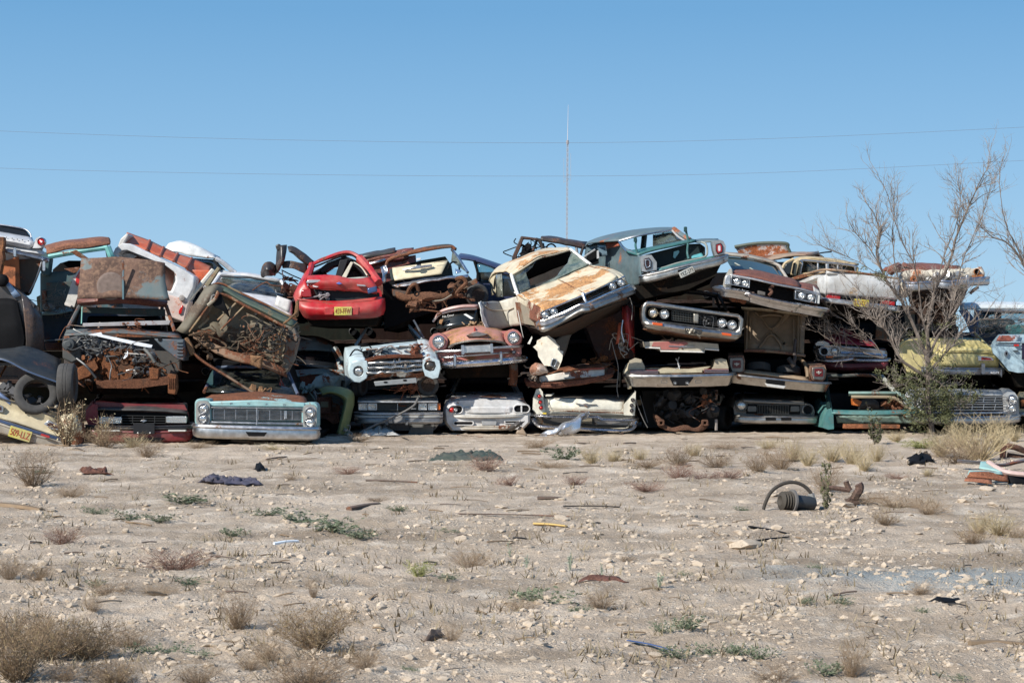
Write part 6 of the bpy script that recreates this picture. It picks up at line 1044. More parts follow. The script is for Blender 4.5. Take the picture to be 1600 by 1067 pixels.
    t.LO('body', [(.9, [(905, 488), (960, 470), (995, 475), (996, 560), (940, 562), (930, 545)]), (3.6, [(905, 488), (960, 470), (995, 475), (996, 560), (940, 562), (930, 545)])], paint((.03, .006, .007), .3, .2, .6, seed=4), n=4, sub=4, cr=.06)  # red darkened to near-black, the gap's shade put into the colour
    for a in (((955, 530), (960, 550), (966, 575), (964, 605), (966, 620)), ((992, 610), (995, 630), (1005, 655), (1012, 668)), ((984, 465), (988, 480), (987, 500))): t.TU('hanging_wire', [(*p, -.35) for p in a], .008, plain((.16, .15, .14), .6))
    t.done()
middle_right()
def right_stack():
    t = T('wrecked_sedan', 'silver sedan nose with full-width chrome bumper and amber markers, tilted above the emblem panel', 'car', 34.3)
    ch = chrome(.16, 33, (.42, .41, .39), .25); out = [(1004, 478), (1008, 472), (1014, 471), (1090, 482), (1156, 492), (1162, 498), (1158, 525), (1150, 531), (1080, 522), (1010, 513), (1003, 505), (1002, 490)]
    inn = [(1009, 483), (1011, 478), (1016, 477), (1090, 488), (1152, 496), (1156, 501), (1154, 514), (1149, 518), (1080, 509), (1014, 500), (1009, 496), (1008, 490)]
    t.RING('bumper_frame', out, inn, -.1, .15, ch, .025); t.RING('inner_trim', inn, [((p[0]-1082)*.985+1082, (p[1]-498)*.88+498) for p in inn], -.06, .1, plain((.05, .05, .05), .4), .008)
    t.EX('grille_backing', inn, .12, .3, BLK(), .0); mid = [(1047, 486), (1122, 496), (1122, 510), (1047, 501)]
    t.GR('grille', [(1050, 485.5), (1084, 490), (1084, 504), (1050, 500)], 5, 14, plain((.20, .19, .17), .35, .7), .02, .45, .35); t.GR('grille', [(1090, 491), (1120, 495), (1120, 509), (1090, 505)], 5, 14, plain((.13, .12, .11), .4, .6), .04, .4, .35)
    t.G('grille_centre', [[(1084, 489, -.05), (1092, 490, -.05)], [(1084, 504, -.05), (1091, 505, -.05)]], plain((.3, .28, .24), .4, .5), n=4, m=4, cr=.01); t.JUNK('crushed_grille', [(1098, 492), (1108, 494), (1108, 506), (1098, 505)], -.02, .05, 14, plain((.12, .12, .12), .5, .5), 5, size=(.02, .05), hoses=6, hr=.005)
    for x, y in ((1020.5, 489), (1038, 491), (1128, 505), (1143.5, 508)): t.LAMP(x, y, 6.2, -.03, tilt=(0, 0), bez=chrome(.2 if x < 1030 else .08, 3, (.6, .5, .35) if x < 1030 else (.62, .63, .65)))
    t.G('lower_face', [[(1004, 499, -.05), (1080, 510, -.12), (1158, 519, -.05)], [(1005, 505, -.1), (1080, 516, -.2), (1157, 524, -.1)], [(1010, 513, -.03), (1080, 523, -.1), (1150, 531, -.03)]], ch, n=6, m=14, th=.02)
    for q in ([(1019, 503.5), (1035, 505.5), (1035, 509.5), (1020, 507.5)], [(1127, 519.5), (1142, 521.5), (1142, 525.5), (1128, 523.5)]): t.EX('marker_lamp', q, -.2, -.12, plain((.55, .09, .02), .3), .003)
    t.BX('plate_recess', [(1069, 512), (1097, 515.5), (1095, 523), (1071, 521)], -.235, -.15, plain((.05, .045, .04), .4, .3)); t.JUNK('plate_bracket', [(1071, 514), (1094, 517), (1093, 521), (1073, 520)], -.27, -.22, 8, plain((.28, .25, .2), .5, .4), 4, size=(.02, .05), hoses=2, hr=.005)
    shell(t, [(1004, 474), (1015, 470), (1155, 490), (1161, 500), (1155, 530), (1080, 530), (1005, 514)], paint((.14, .13, .12), .3, .3, .5, seed=5), .3, 4.3, .03, 2)
    t.G('rust_underside', [[(1005, 513, .0), (1080, 523, -.05), (1150, 531, 0)], [(1020, 521, .4), (1080, 532, .4), (1140, 534, .4)]], rusty(15, (.13, .06, .035)), n=4, m=12, cr=.02); t.G('rust_corner', [[(1000, 482, .2), (1010, 470, .3)], [(1002, 500, .2), (1004, 478, .2)]], rusty(4), n=5, m=5, cr=.03)
    cabin(t, (1020, 1145, 474, 490), (1035, 1130, 445, 455), paint((.03, .03, .03), .3, .2, .5), (1.3, 2.0, 3.2, 4.0), gl=False, cr=.05)
    t.done()
    t = T('trunk_lid', 'maroon and tan stepped trunk lid with thin emblem, between the silver nose and tan tail', 'car trunk lid', 34.5)
    q = [(1006, 534), (1040, 533), (1090, 534.5), (1122, 537), (1123, 546.5), (1101, 545), (1100, 549.5), (1032, 548), (1031, 543.5), (1008, 542.5)]
    t.EX('lid_panel', q, -.1, 1.2, paint((.42, .38, .30), .15, .2, .45, seed=113), .01); t.EX('maroon_patch', [(1021, 534.3), (1040, 533.5), (1073, 534.5), (1075, 538), (1064, 541), (1058, 546), (1033, 546.5), (1032, 542), (1018, 541)], -.112, -.1, paint((.36, .10, .09), .1, .2, .5, seed=5), .002)
    t.TU('lid_lip', [(1008, 543, -.11), (1031, 544, -.11), (1032, 548.5, -.11), (1100, 550, -.11), (1101, 545.5, -.11), (1123, 547, -.11)], .014, plain((.7, .68, .64), .4), lin=True, pr=True)
    t.EX('emblem', [(1045, 540), (1062, 540.5), (1067, 539.8), (1070, 541), (1085, 541.5), (1085, 542.3), (1068, 542.6), (1045, 541.4)], -.125, -.1, plain((.22, .22, .25), .4, .5), .002); t.lathe('lock', t.w((1065.5, 544, -.11), True), (0, -1, 0), [(.02, 0), (.012, .01)], plain((.15, .08, .06), .5), 10)
    t.done()
    t = T('wrecked_sedan', 'tan sedan tail with slim maroon lamp strips and wide chrome bumper', 'car', 34.5)
    tn = paint((.40, .35, .25), .14, .25, .5, seed=115); ch = chrome(.08, 35, (.52, .51, .49), .22)
    shell(t, [(985, 570), (1000, 575), (1120, 572), (1138, 572), (1140, 600), (985, 604)], paint((.05, .045, .04), .4, .3, .7), .25, 4.5, .03, 1)
    t.LO('quarter_end', [(-.02, [(980, 578), (983, 564), (992, 560), (1002, 562), (1007, 572), (1008, 580)]), (1.5, [(980, 578), (983, 564), (992, 560), (1002, 562), (1007, 572), (1008, 580)])], tn, n=5, sub=2, cr=.02); t.LO('quarter_end', [(-.02, [(1110, 580), (1115, 572), (1117, 562), (1127, 559.5), (1135, 562), (1138, 574), (1138, 582)]), (1.5, [(1110, 580), (1115, 572), (1117, 562), (1127, 559.5), (1135, 562), (1138, 574), (1138, 582)])], tn, n=5, sub=2, cr=.02)
    t.G('tail_panel', [[(1008, 576, .1), (1040, 574, .1), (1070, 577, .1), (1112, 573, .1)], [(1028, 584, -.05), (1050, 583, -.08), (1075, 583, -.08), (1100, 581, -.05)]], tn, n=5, m=14, cr=.02); t.BX('centre_strip', [(1031, 577), (1097, 576), (1097, 582), (1031, 583)], -.1, -.04, paint((.46, .40, .27), .1, .2, .4))
    for a, b, y in ((984, 1028, 581), (1100, 1138, 579.5)):
        l = t.EX('tail_light', [(a, y-3.2), (b, y-3.2), (b, y+3), (a, y+3)], -.1, .0, plain((.12, .015, .02), .25), .006)
        for k in (-1, 1): t.TU('light_trim', [(a, y+k*1.3, -.11), (b, y+k*1.3, -.11)], .008, plain((.35, .3, .3), .3, .6), pr=True, lin=True, par=l)
    pf = [(-1, .05), (-.97, 0), (-.5, -.03), (.3, -.07), (.62, -.12), (.95, -.10), (1, -.02), (1, .05)]
    t.BU('bumper', [(982, 592, .4), (985, 593.5, .0), (1000, 594.5, -.12), (1060, 594.5, -.2), (1125, 593, -.12), (1140, 592, .0), (1142, 591, .3)], 20, ch, n=50, prof=pf, cr=.006)
    t.EX('plate_recess', [(1046, 590), (1083, 589.5), (1078, 596), (1074, 602), (1052, 602), (1049, 596)], -.33, -.2, BLK(), .01)
    for x in (1054, 1073): t.LAMP(x, 598, 2.4, -.35, name='bumper_lamp', bez=plain((.3, .3, .3), .3, .7))
    for x in (1037, 1090): t.RING('bumper_slot', rr(x-5, 593.5, x+5, 598, .8), rr(x-4, 594.3, x+4, 597.2, .6), -.33, -.29, plain((.2, .19, .18), .3, .7), .002)
    t.G('torn_quarter', [[(977, 570, .2), (985, 564, .1)], [(974, 585, .1), (986, 585, 0)], [(980, 600, .1), (990, 598, 0)], [(982, 608, .1), (988, 609, .05)]], tn, n=14, m=6, cr=.035, cs=6); t.TU('antenna_stub', [(1052, 578, -.1), (1062, 572, .1), (1056, 560, .2)], .008, plain((.5, .5, .5), .4)); t.TU('antenna_stub', [(1062, 577, -.1), (1059, 565, .1), (1061, 558, .2)], .008, plain((.5, .5, .5), .4))
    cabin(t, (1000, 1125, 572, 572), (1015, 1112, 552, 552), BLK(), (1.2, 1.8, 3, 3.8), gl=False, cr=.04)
    t.done()
    t = T('wrecked_car', 'dark stripped engine bay with bent rusty crossmember on the ground under the tan tail', 'car', 34.9)
    rs = rusty(16, (.12, .06, .04)); shell(t, [(1002, 612), (1120, 610), (1124, 672), (1004, 672)], plain((.012, .011, .011), .8), .5, 4.4, .05, 4)
    t.G('crossmember', [[(1024, 650, 0), (1034, 660, -.1), (1050, 668, -.15), (1072, 664, -.15), (1085, 668, -.15), (1096, 662, -.1), (1103, 655, 0)], [(1022, 656, 0), (1032, 668, -.1), (1052, 675, -.15), (1072, 671, -.15), (1086, 674, -.15), (1098, 672, -.1), (1106, 664, 0)]], rs, n=6, m=30, cr=.025, cs=5, th=.06)
    for x in (1033, 1101): t.RING('frame_mount', rr(x-5, 655, x+5, 664.5, 2), rr(x-2, 658, x+2, 662, 1), -.22, -.05, rs, .008)
    t.TU('torn_arm', [(1022, 649, 0), (1028, 653, -.1), (1034, 658, -.1)], .035, rs)
    t.JUNK('engine', [(1025, 612), (1118, 610), (1118, 655), (1030, 655)], -.02, .5, 46, plain((.035, .035, .037), .6, .3), 51, size=(.06, .2), hoses=22, hr=.012)
    t.JUNK('inner_fender_scrap', [(1090, 615), (1120, 615), (1120, 648), (1095, 645)], -.1, .2, 14, paint((.16, .16, .15), .4, .3, .7), 52, size=(.04, .14), hoses=4)
    t.TU('bracket', [(1119, 655, -.1), (1119, 672, -.1)], .03, plain((.25, .22, .2), .5), lin=True); t.TU('loose_cable', [(1000, 618, -.1), (1006, 640, -.15), (1012, 660, -.2)], .008, plain((.12, .12, .12), .6))
    t.done()
    t = T('wrecked_sedan', 'brown luxury sedan front with square headlight pairs, empty grille and slanting chrome bumper', 'car', 34.4)
    br = paint((.28, .25, .20), .3, .25, .45, seed=117); hr = paint((.12, .10, .09), .74, .1, .55, seed=118, rc=(.17, .06, .04)); ch = chrome(.10, 37, (.55, .55, .56), .2)
    shell(t, [(1134, 428), (1145, 424), (1250, 448), (1276, 452), (1282, 470), (1275, 490), (1160, 470), (1130, 462)], paint((.03, .028, .025), .3, .3, .6), .45, 4.5, .03, 2)
    t.G('hood', [[(1141, 428, -.02), (1178, 434, -.1), (1212, 442, -.12), (1250, 449, -.02)], [(1148, 424, .5), (1180, 426, .45), (1210, 432, .45), (1248, 442, .5)], [(1150, 421, 1.3), (1182, 423, 1.3), (1208, 429, 1.3), (1238, 436, 1.3)]], hr, n=10, m=18, th=.03)
    t.G('fender_right', [[(1248, 450, -.05), (1262, 452, -.08), (1281, 462, .05)], [(1246, 446, .5), (1262, 446, .45), (1280, 452, .5)], [(1240, 440, 1.2), (1258, 442, 1.2), (1276, 446, 1.2)]], hr, n=8, m=8); t.G('fender_corner', [[(1270, 447, .2), (1281, 455, .1)], [(1272, 457, .0), (1283, 468, .0)]], paint((.5, .5, .48), .2, .2, .4), n=4, m=4, cr=.02)
    t.BU('grille_header', [(1141, 430, -.1), (1178, 437, -.18), (1212, 445, -.2), (1250, 452, -.1), (1280, 460, .0)], 3.4, chrome(.05, 3, (.75, .75, .75), .3), .03, .04)
    t.LO('fender_left', [(-.05, [(1130, 448), (1133, 432), (1139, 421), (1143, 420), (1145, 430), (1142, 450)]), (1.6, [(1128, 446), (1131, 430), (1138, 419), (1148, 420), (1150, 430), (1142, 450)])], paint((.40, .39, .35), .12, .25, .4, seed=5), n=6, sub=2)
    t.EX('fender_end_cap', [(1134, 431), (1141, 430), (1141, 445), (1132, 445)], -.12, -.04, chrome(.05, 8, (.7, .7, .7), .35), .01)
    t.LO('grille_cavity', [(.2, [(1142, 434), (1172, 440), (1244, 456), (1277, 464), (1276, 476), (1240, 472), (1170, 458), (1142, 450)]), (.45, [(1142, 434), (1172, 440), (1244, 456), (1277, 464), (1276, 476), (1240, 472), (1170, 458), (1142, 450)])], BLK(), n=2)
    for q, L in (([(1142, 431.5), (1172, 437.5), (1171, 450.5), (1141, 445)], ((1151, 440), (1164, 442.5))), ([(1242, 453), (1276, 460), (1275, 474.5), (1241, 467.5)], ((1252, 461.5), (1266, 464.5)))):
        c = (sum(p[0] for p in q)/4, sum(p[1] for p in q)/4); h = t.RING('headlight_frame', q, [((p[0]-c[0])*.9+c[0], (p[1]-c[1])*.82+c[1]) for p in q], -.12, .05, ch, .008)
        t.EX('backing', [((p[0]-c[0])*.92+c[0], (p[1]-c[1])*.85+c[1]) for p in q], -.04, .05, plain((.2, .2, .2), .4, .5), 0, par=h)
        for x, y in L: t.LAMP(x, y, 5.6, -.09, rim=1.1)
    t.BX('end_cap', [(1277, 461), (1281, 462), (1280, 475), (1276, 474)], -.1, .0, plain((.5, .5, .48), .4))
    pf = [(-1, .05), (-1, -.02), (-.55, -.03), (-.05, -.06), (.05, -.12), (.6, -.16), (.95, -.10), (1, 0), (1, .05)]
    t.BU('bumper', [(1126, 452, .5), (1129, 455, -.02), (1150, 459, -.18), (1172, 463.5, -.2), (1176, 466, -.26), (1205, 474, -.32), (1238, 481, -.28), (1243, 481, -.2), (1270, 486, -.14), (1283, 488, .0), (1285, 488, .4)], 15, ch, n=80, prof=pf)
    t.G('rust_apron', [[(1141, 462, -.1), (1167, 467, -.12)], [(1140, 467, -.08), (1166, 473, -.1)], [(1143, 470, -.05), (1164, 475, -.08)]], rusty(17, (.15, .055, .03)), n=6, m=10, cr=.025, cs=8)
    t.TU('hood_latch', [(1208, 447, -.05), (1203, 451, -.1), (1206, 456, -.1), (1201, 462, -.1)], .03, rusty(5, (.14, .07, .05))); t.EX('latch_block', [(1184, 454), (1196, 456), (1196, 462), (1184, 460)], -.02, .1, plain((.12, .11, .1), .6), .01)
    t.G('windshield', [[(1132, 401, 2.2), (1170, 405, 2.1), (1211, 415, 2.2)], [(1146, 424, 1.4), (1185, 426, 1.3), (1228, 437, 1.4)]], plain((.03, .05, .05), .1, 0, .9), n=6, m=10, th=.01); t.G('dash', [[(1150, 412, 2.5), (1205, 424, 2.5)], [(1150, 425, 2.0), (1220, 434, 2.0)]], plain((.03, .03, .03), .6), n=3, m=5)
    t.TU('roof_trim', [(1132, 397, 2.2), (1170, 402, 2.15), (1213, 413, 2.2), (1222, 423, 1.8), (1231, 437, 1.4)], .03, paint((.4, .37, .32), .25, .2, .5)); t.G('roof', [[(1132, 399, 2.2), (1170, 403, 2.15), (1212, 413, 2.2)], [(1132, 395, 2.4), (1170, 399, 2.35), (1214, 410, 2.4)], [(1132, 396, 3.8), (1170, 399, 3.8), (1212, 409, 3.8)]], br, n=6, m=10, th=.04)
    t.TU('wiper_hose', [(1148, 411, 1.75), (1165, 420, 1.6), (1173, 423, 1.5), (1172, 419, 1.5), (1185, 426, 1.3), (1200, 428, 1.3), (1218, 433, 1.35)], .012, plain((.3, .32, .28), .5))
    t.done()
    t = T('wrecked_sedan', 'brown sedan tail with square emblem tail lights and trunk lid standing fully open', 'car', 34.9)
    bw = paint((.20, .14, .085), .12, .3, .45, seed=121, rc=(.16, .07, .045)); rb = paint((.22, .15, .1), .62, .2, .5, seed=122, rc=(.17, .08, .055))
    tl_ = t.G('trunk_lid', [[(1163, 484, .95), (1210, 487, .95), (1258, 491, .95)], [(1163, 516, .8), (1210, 519, .82), (1257, 522, .8)], [(1163, 549, .65), (1210, 552, .65), (1256, 555, .65)]], bw, n=5, m=5, th=.03)
    for a in (((1172, 545), (1200, 521), (1205, 518), (1232, 490)), ((1240, 549), (1212, 522), (1206, 517), (1180, 488))): t.TU('rib', [(*p, .74+.003*(545-p[1])) for p in a], .055, bw, par=tl_, flat=.5)
    for q in ([(1188, 494, .86), (1205, 514, .78), (1222, 496, .86), (1205, 492, .87), (1188, 494, .86)], [(1185, 545, .64), (1205, 523, .72), (1222, 545, .64), (1205, 549, .62), (1185, 545, .64)], [(1172, 497, .85), (1172, 530, .7)], [(1240, 500, .85), (1240, 540, .66)], [(1168, 486, .88), (1166, 546, .62)], [(1252, 492, .88), (1250, 552, .62)], [(1248, 492, .88), (1246, 552, .62)]): t.TU('rib', q, .022, bw, par=tl_)
    t.G('lid_lip', [[(1158, 480, .8), (1200, 483, .78), (1263, 493, .8)], [(1160, 484, .95), (1200, 487, .93), (1262, 495, .95)]], paint((.5, .42, .3), .3, .1, .45, seed=5), n=3, m=10, th=.02)
    t.lathe('drain_hole', t.w((1225, 536.5, .66)), (0, -1, 0), [(.025, 0), (.02, .012)], BLK(), 10, par=tl_); t.TU('hinge', [(1243, 530, .55), (1241, 548, .5), (1242, 560, .4), (1239, 572, .4)], .035, plain((.06, .045, .04), .5)); t.TU('hinge_spring', [(1232, 560, .45), (1237, 566, .4), (1241, 572, .4)], .05, plain((.05, .04, .035), .5))
    t.TU('lid_seal', [(1163, 548, .6), (1190, 548, .55), (1225, 551, .55), (1258, 556, .6)], .03, rb)
    for q, e in (([(1139, 558), (1161, 557.5), (1163, 565), (1162, 580), (1158, 583), (1143, 582), (1139, 570)], (1151, 569)), ([(1268, 573), (1288, 572), (1290, 578), (1289, 591), (1285, 595), (1270, 593), (1267, 583)], (1279, 582))):
        t.LO('fender_end', [(-.02, [((p[0]-e[0])*1.08+e[0], (p[1]-e[1])*1.1+e[1]-.5) for p in q]), (.1, [((p[0]-e[0])*1.12+e[0], (p[1]-e[1])*1.12+e[1]-1) for p in q]), (1.6, [((p[0]-e[0])*1.1+e[0]-(12 if e[0] > 1200 else 0), (p[1]-e[1])*1.1+e[1]-6) for p in q])], rb, n=7, sub=2)
        k = t.EX('tail_light', [((p[0]-e[0])*.92+e[0], (p[1]-e[1])*.92+e[1]) for p in q], -.09, -.01, chrome(.3, 4, (.2, .19, .18), .35), .012)
        t.EX('lens', rr(e[0]-6.5, e[1]-6, e[0]+6.5, e[1]+6, 1.5), -.105, -.08, plain((.10, .008, .01), .2), .004, par=k); em = t.EX('lens_emblem', [(e[0]+a, e[1]+b) for a, b in ((-4.3, -1.8), (-1.2, -1.6), (-.8, -2.6), (.8, -2.6), (1.2, -1.6), (4.3, -1.8), (3.6, .6), (1.6, .8), (1, 2.6), (-1, 2.6), (-1.6, .8), (-3.6, .6))], -.12, -.1, plain((.38, .34, .30), .35, .5), .003, par=k)
    t.G('tail_panel', [[(1162, 582, .0), (1200, 586, -.03), (1264, 595, .0)], [(1163, 578, .2), (1200, 582, .2), (1262, 590, .2)]], paint((.40, .29, .19), .2, .2, .45, seed=4), n=3, m=12, th=.03)
    t.TU('trunk_gutter', [(1262, 590, .1), (1261, 578, .25), (1256, 566, .5), (1246, 558, .7)], .035, bw); t.EX('trunk_floor', [(1165, 560), (1260, 562), (1260, 600), (1165, 596)], 1.3, 1.8, BLK(), .02)
    shell(t, [(1142, 584), (1165, 585), (1262, 594), (1288, 592), (1286, 608), (1210, 606), (1142, 598)], paint((.05, .035, .025), .4, .3, .7), .25, 4.4, .03, 3)
    for x, y in ((1186, 577), (1234, 582)): t.WHEEL(x, y, 20, .75, (.02, .35, 1), .16, rim=None, name='spare_tyre')
    pf = [(-1, .05), (-.95, -.02), (-.3, -.05), (.5, -.09), (.62, -.13), (.95, -.11), (1, -.02), (1, .05)]
    t.BU('bumper', [(1138, 588, .4), (1141, 590, .0), (1160, 592.5, -.14), (1200, 597, -.2), (1230, 600, -.2), (1270, 603.5, -.12), (1288, 604.5, .0), (1290, 604, .3)], 15.5, chrome(.08, 39, (.50, .49, .47), .24), n=50, prof=pf)
    t.EX('plate_recess', [(1197, 592.5), (1226, 596), (1225, 601), (1196, 597.5)], -.34, -.2, BLK(), .004); t.EX('plate_recess_lip', [(1195, 598.5), (1227, 602.5), (1224, 607), (1198, 603.5)], -.34, -.2, plain((.62, .60, .56), .35, .3), .01)
    t.done()
    t = T('wrecked_sedan', 'shaded grey compact with one round headlight and an empty second socket, on the ground', 'car', 35.2)
    gy = paint((.10, .10, .095), .15, .3, .45, seed=125); out = [(1146, 636), (1150, 626), (1160, 624), (1200, 627), (1255, 629), (1268, 633), (1273, 642), (1272, 652), (1266, 662), (1160, 662), (1148, 652)]
    t.LO('body', [(-.03, out), (.5, [(p[0], p[1]-1) for p in out]), (1.4, [(p[0], p[1]-3) for p in out]), (4.4, [(p[0], p[1]-3) for p in out])], gy, n=12, sub=2, cr=.01)
    t.G('hood', [[(1160, 625, -.05), (1205, 627, -.1), (1256, 629.5, -.05)], [(1152, 617, 1.2), (1200, 616, 1.2), (1256, 618, 1.2)]], gy, n=5, m=10, th=.03); t.TU('hood_edge', [(1162, 626, -.1), (1205, 628.5, -.14), (1256, 630, -.1)], .02, plain((.2, .2, .19), .4))
    g_ = t.EX('nose_recess', [(1166, 631), (1250, 633), (1250, 647), (1166, 646)], -.06, -.02, BLK(), .003); t.GR('grille', [(1184, 632), (1232, 633), (1232, 646.5), (1184, 645.5)], 2, 20, plain((.09, .09, .085), .4, .5), -.1, .5, .6)
    for x in (1175, 1242): t.EX('signal_lamp', rr(x-7, 634, x+7, 643, 2), -.1, -.04, plain((.10, .10, .095), .3, .4), .006)
    t.LAMP(1158.5, 633.5, 7.5, -.08, rim=1.25, bez=plain((.16, .16, .15), .35, .6)); t.LAMP(1262, 640, 7.5, -.04, empty=True, bez=plain((.2, .2, .19), .4, .5), label='empty headlight socket')
    t.BU('bumper', [(1149, 653, .3), (1152, 654, -.05), (1175, 655, -.18), (1212, 655, -.22), (1258, 656, -.15), (1274, 656, .0), (1276, 655, .3)], 13, chrome(.10, 41, (.42, .41, .39), .25), .05, .05)
    for x in (1204, 1228): t.EX('bumper_slot', rr(x-8, 652, x+8, 656, 1.2), -.29, -.2, BLK(), .003)
    t.WHEEL(1131, 655, 20, .9, (1, -.5, 0), .2); t.LO('fender', [(.0, [(1146, 636), (1150, 626), (1146, 640)]), (.6, [(1136, 634), (1146, 622), (1150, 640)]), (1.4, [(1122, 640), (1134, 620), (1152, 640)])], gy, n=6, sub=2)
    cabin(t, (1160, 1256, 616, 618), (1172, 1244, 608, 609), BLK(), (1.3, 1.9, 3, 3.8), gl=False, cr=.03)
    t.done()
right_stack()
# ================================================================= far right of the wall
def far_right():
    t = T('wrecked_pickup', 'white coupe utility with tan cab and yellow plate, at top right behind the bare tree', 'truck', 35.8)
    wh = paint((.56, .58, .59), .14, .3, .38, seed=130, rc=(.34, .22, .12)); tn = paint((.52, .40, .22), .10, .2, .4, seed=131); ch = chrome(.08, 43)
    t.pp = True
    t.G('cab_roof', [[(1240, 411, 1.9), (1265, 404.5, 1.9), (1300, 408, 1.9), (1338, 414, 1.9)], [(1232, 410, 2.2), (1255, 402, 2.2), (1300, 405, 2.2), (1342, 413, 2.2)], [(1230, 411, 3.2), (1255, 404, 3.2), (1300, 406, 3.2), (1340, 414, 3.2)]], tn, n=6, m=14, th=.04)
    t.RING('rear_window_frame', [(1246, 432), (1250, 412), (1256, 404), (1334, 412), (1342, 418), (1340, 432), (1290, 424)], [(1250.5, 427), (1254, 411.5), (1257, 407.5), (1331, 415.5), (1336, 419), (1336, 427), (1290, 422)], 1.6, 1.75, tn, .015)
    t.TU('window_trim', [(1250, 428, 1.6), (1253.5, 412, 1.6), (1257, 407, 1.6), (1331, 415, 1.6), (1336, 419, 1.6), (1336, 428, 1.6)], .022, ch, pr=True)
    for x, w_ in ((1278, .02), (1292.5, .04), (1309, .02)): t.TU('window_divider', [(x, 409+(x-1257)*.1, 1.58), (x, 428, 1.58)], w_, chrome(.05, 3, (.75, .75, .75), .3), pr=True, lin=True)
    t.G('rear_window', [[(1251, 408, 1.68), (1336, 416, 1.68)], [(1249, 430, 1.68), (1336, 430, 1.68)]], glass((.08, .10, .12), .15), n=3, m=3, th=.01, pr=True)
    t.LO('cab_shell', [(1.8, [(1226, 436), (1232, 418), (1240, 409), (1334, 414), (1340, 440), (1330, 470), (1240, 470)]), (3.2, [(1226, 436), (1232, 418), (1240, 409), (1334, 414), (1340, 440), (1330, 470), (1240, 470)])], paint((.10, .08, .05), .1, .2, .5), n=3, sub=2)
    t.EX('side_window', [(1221, 430), (1228, 413), (1240, 407), (1236, 428)], 1.6, 1.8, plain((.02, .025, .03), .15), .01); t.EX('roof_pillar', [(1236, 429), (1240, 409), (1247, 405), (1250, 410), (1244, 432)], 1.5, 1.7, tn, .02); t.EX('louvre', [(1237, 427), (1240, 411), (1243, 410), (1240, 428)], 1.46, 1.5, BLK(), .005)
    t.TU('cab_edge', [(1219, 432, 1.7), (1226, 413, 1.8), (1240, 405, 1.8)], .035, tn)
    t.pp = False
    t.G('quarter_panel', [[(1237, 437, 1.3), (1262, 429, .7), (1291, 422, .05)], [(1240, 445, 1.2), (1266, 444, .6), (1291, 442, -.02)], [(1254, 455, .9), (1272, 456, .5), (1291, 460, .02)]], wh, n=10, m=12, cr=.012)
    t.G('tailgate', [[(1291, 423, .0), (1345, 428, -.05), (1404, 437, 0)], [(1291, 441, -.03), (1345, 445, -.08), (1405, 452, -.03)], [(1292, 459, .02), (1345, 463, -.02), (1402, 468, .02)]], wh, n=10, m=16, cr=.008, th=.03)
    t.TU('tailgate_rail', [(1237, 436, 1.2), (1262, 428, .65), (1291, 421.5, 0), (1345, 427, -.06), (1404, 436, 0)], .025, paint((.3, .2, .12), .4, .2, .5)); t.EX('gate_handle', rr(1292, 427, 1308, 430, 1), -.06, 0, plain((.25, .24, .22), .4), .004)
    t.TU('side_edge', [(1237, 437.5, 1.15), (1270, 429, .5), (1288, 425, .0)], .02, paint((.5, .36, .2), .4, .2, .5))
    t.LO('bed', [(.3, [(1258, 440), (1291, 428), (1402, 438), (1403, 470), (1290, 466), (1262, 456)]), (3, [(1258, 440), (1291, 428), (1402, 438), (1403, 470), (1290, 466), (1262, 456)])], paint((.2, .19, .17), .3, .3, .6), n=3)
    for q in ([(1293, 461), (1314, 463), (1313, 469), (1292, 467)], [(1377, 469), (1399, 472), (1398, 478), (1376, 475)]): t.EX('tail_light', q, -.05, .1, LENSR(), .01, cr=.01)
    t.BU('bumper', [(1287, 469, .2), (1289, 469.5, -.05), (1320, 473, -.14), (1350, 477, -.16), (1385, 481, -.12), (1403, 484, .0), (1404, 484, .3)], 8.5, chrome(.04, 45, (.72, .72, .72), .25), .04, .05)
    t.EX('bumper_sticker', [(1369, 476.5), (1402, 481), (1400, 487), (1372, 483)], -.235, -.19, plain((.08, .09, .10), .4), .004); t.TXT('BOB', 1377, 480, 3.2, 8, (.75, .78, .8), -.24, -8, name='bumper_lettering'); t.TXT('RIVER', 1392.5, 482.2, 3, 10, (.75, .78, .8), -.24, -8, name='bumper_lettering')
    t.PLATE(1345.5, 474, 24, 11.5, 'BTD-CCA', (.74, .62, .03), (.28, .06, .02), -.25, -4)
    t.G('rear_valance', [[(1292, 463, .2), (1400, 472, .2)], [(1292, 476, .15), (1400, 487, .15)]], BLK(), n=3, m=6)
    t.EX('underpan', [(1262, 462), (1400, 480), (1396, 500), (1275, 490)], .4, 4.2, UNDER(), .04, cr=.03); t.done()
    t = T('wrecked_sedan', 'white car end with bent three-piece chrome bumper, topmost at the right', 'car', 35.9)
    cw = paint((.60, .56, .46), .28, .2, .45, seed=133, rc=(.3, .11, .05)); rs = paint((.16, .06, .05), .65, .1, .55, seed=134, rc=(.17, .06, .04)); ch = chrome(.12, 47, (.5, .52, .56), .22)
    t.G('roof', [[(1380, 424, .6), (1396, 424, .4), (1440, 423, .4), (1500, 424, .5)], [(1382, 420, .8), (1396, 417, .8), (1440, 415, .8), (1500, 418, .8)], [(1384, 420, 2), (1400, 417, 2), (1445, 414, 2), (1492, 418, 2)]], rs, n=8, m=18, cr=.03, cs=3, th=.06)
    t.TU('roof_tube', [(1390, 425, .1), (1396, 420, .05), (1404, 417, .2)], .09, rs); t.G('roof_peak', [[(1407, 416, .5), (1412, 411, .5), (1425, 417, .5)], [(1407, 420, .4), (1414, 418, .4), (1428, 421, .4)]], rs, n=4, m=8, cr=.02)
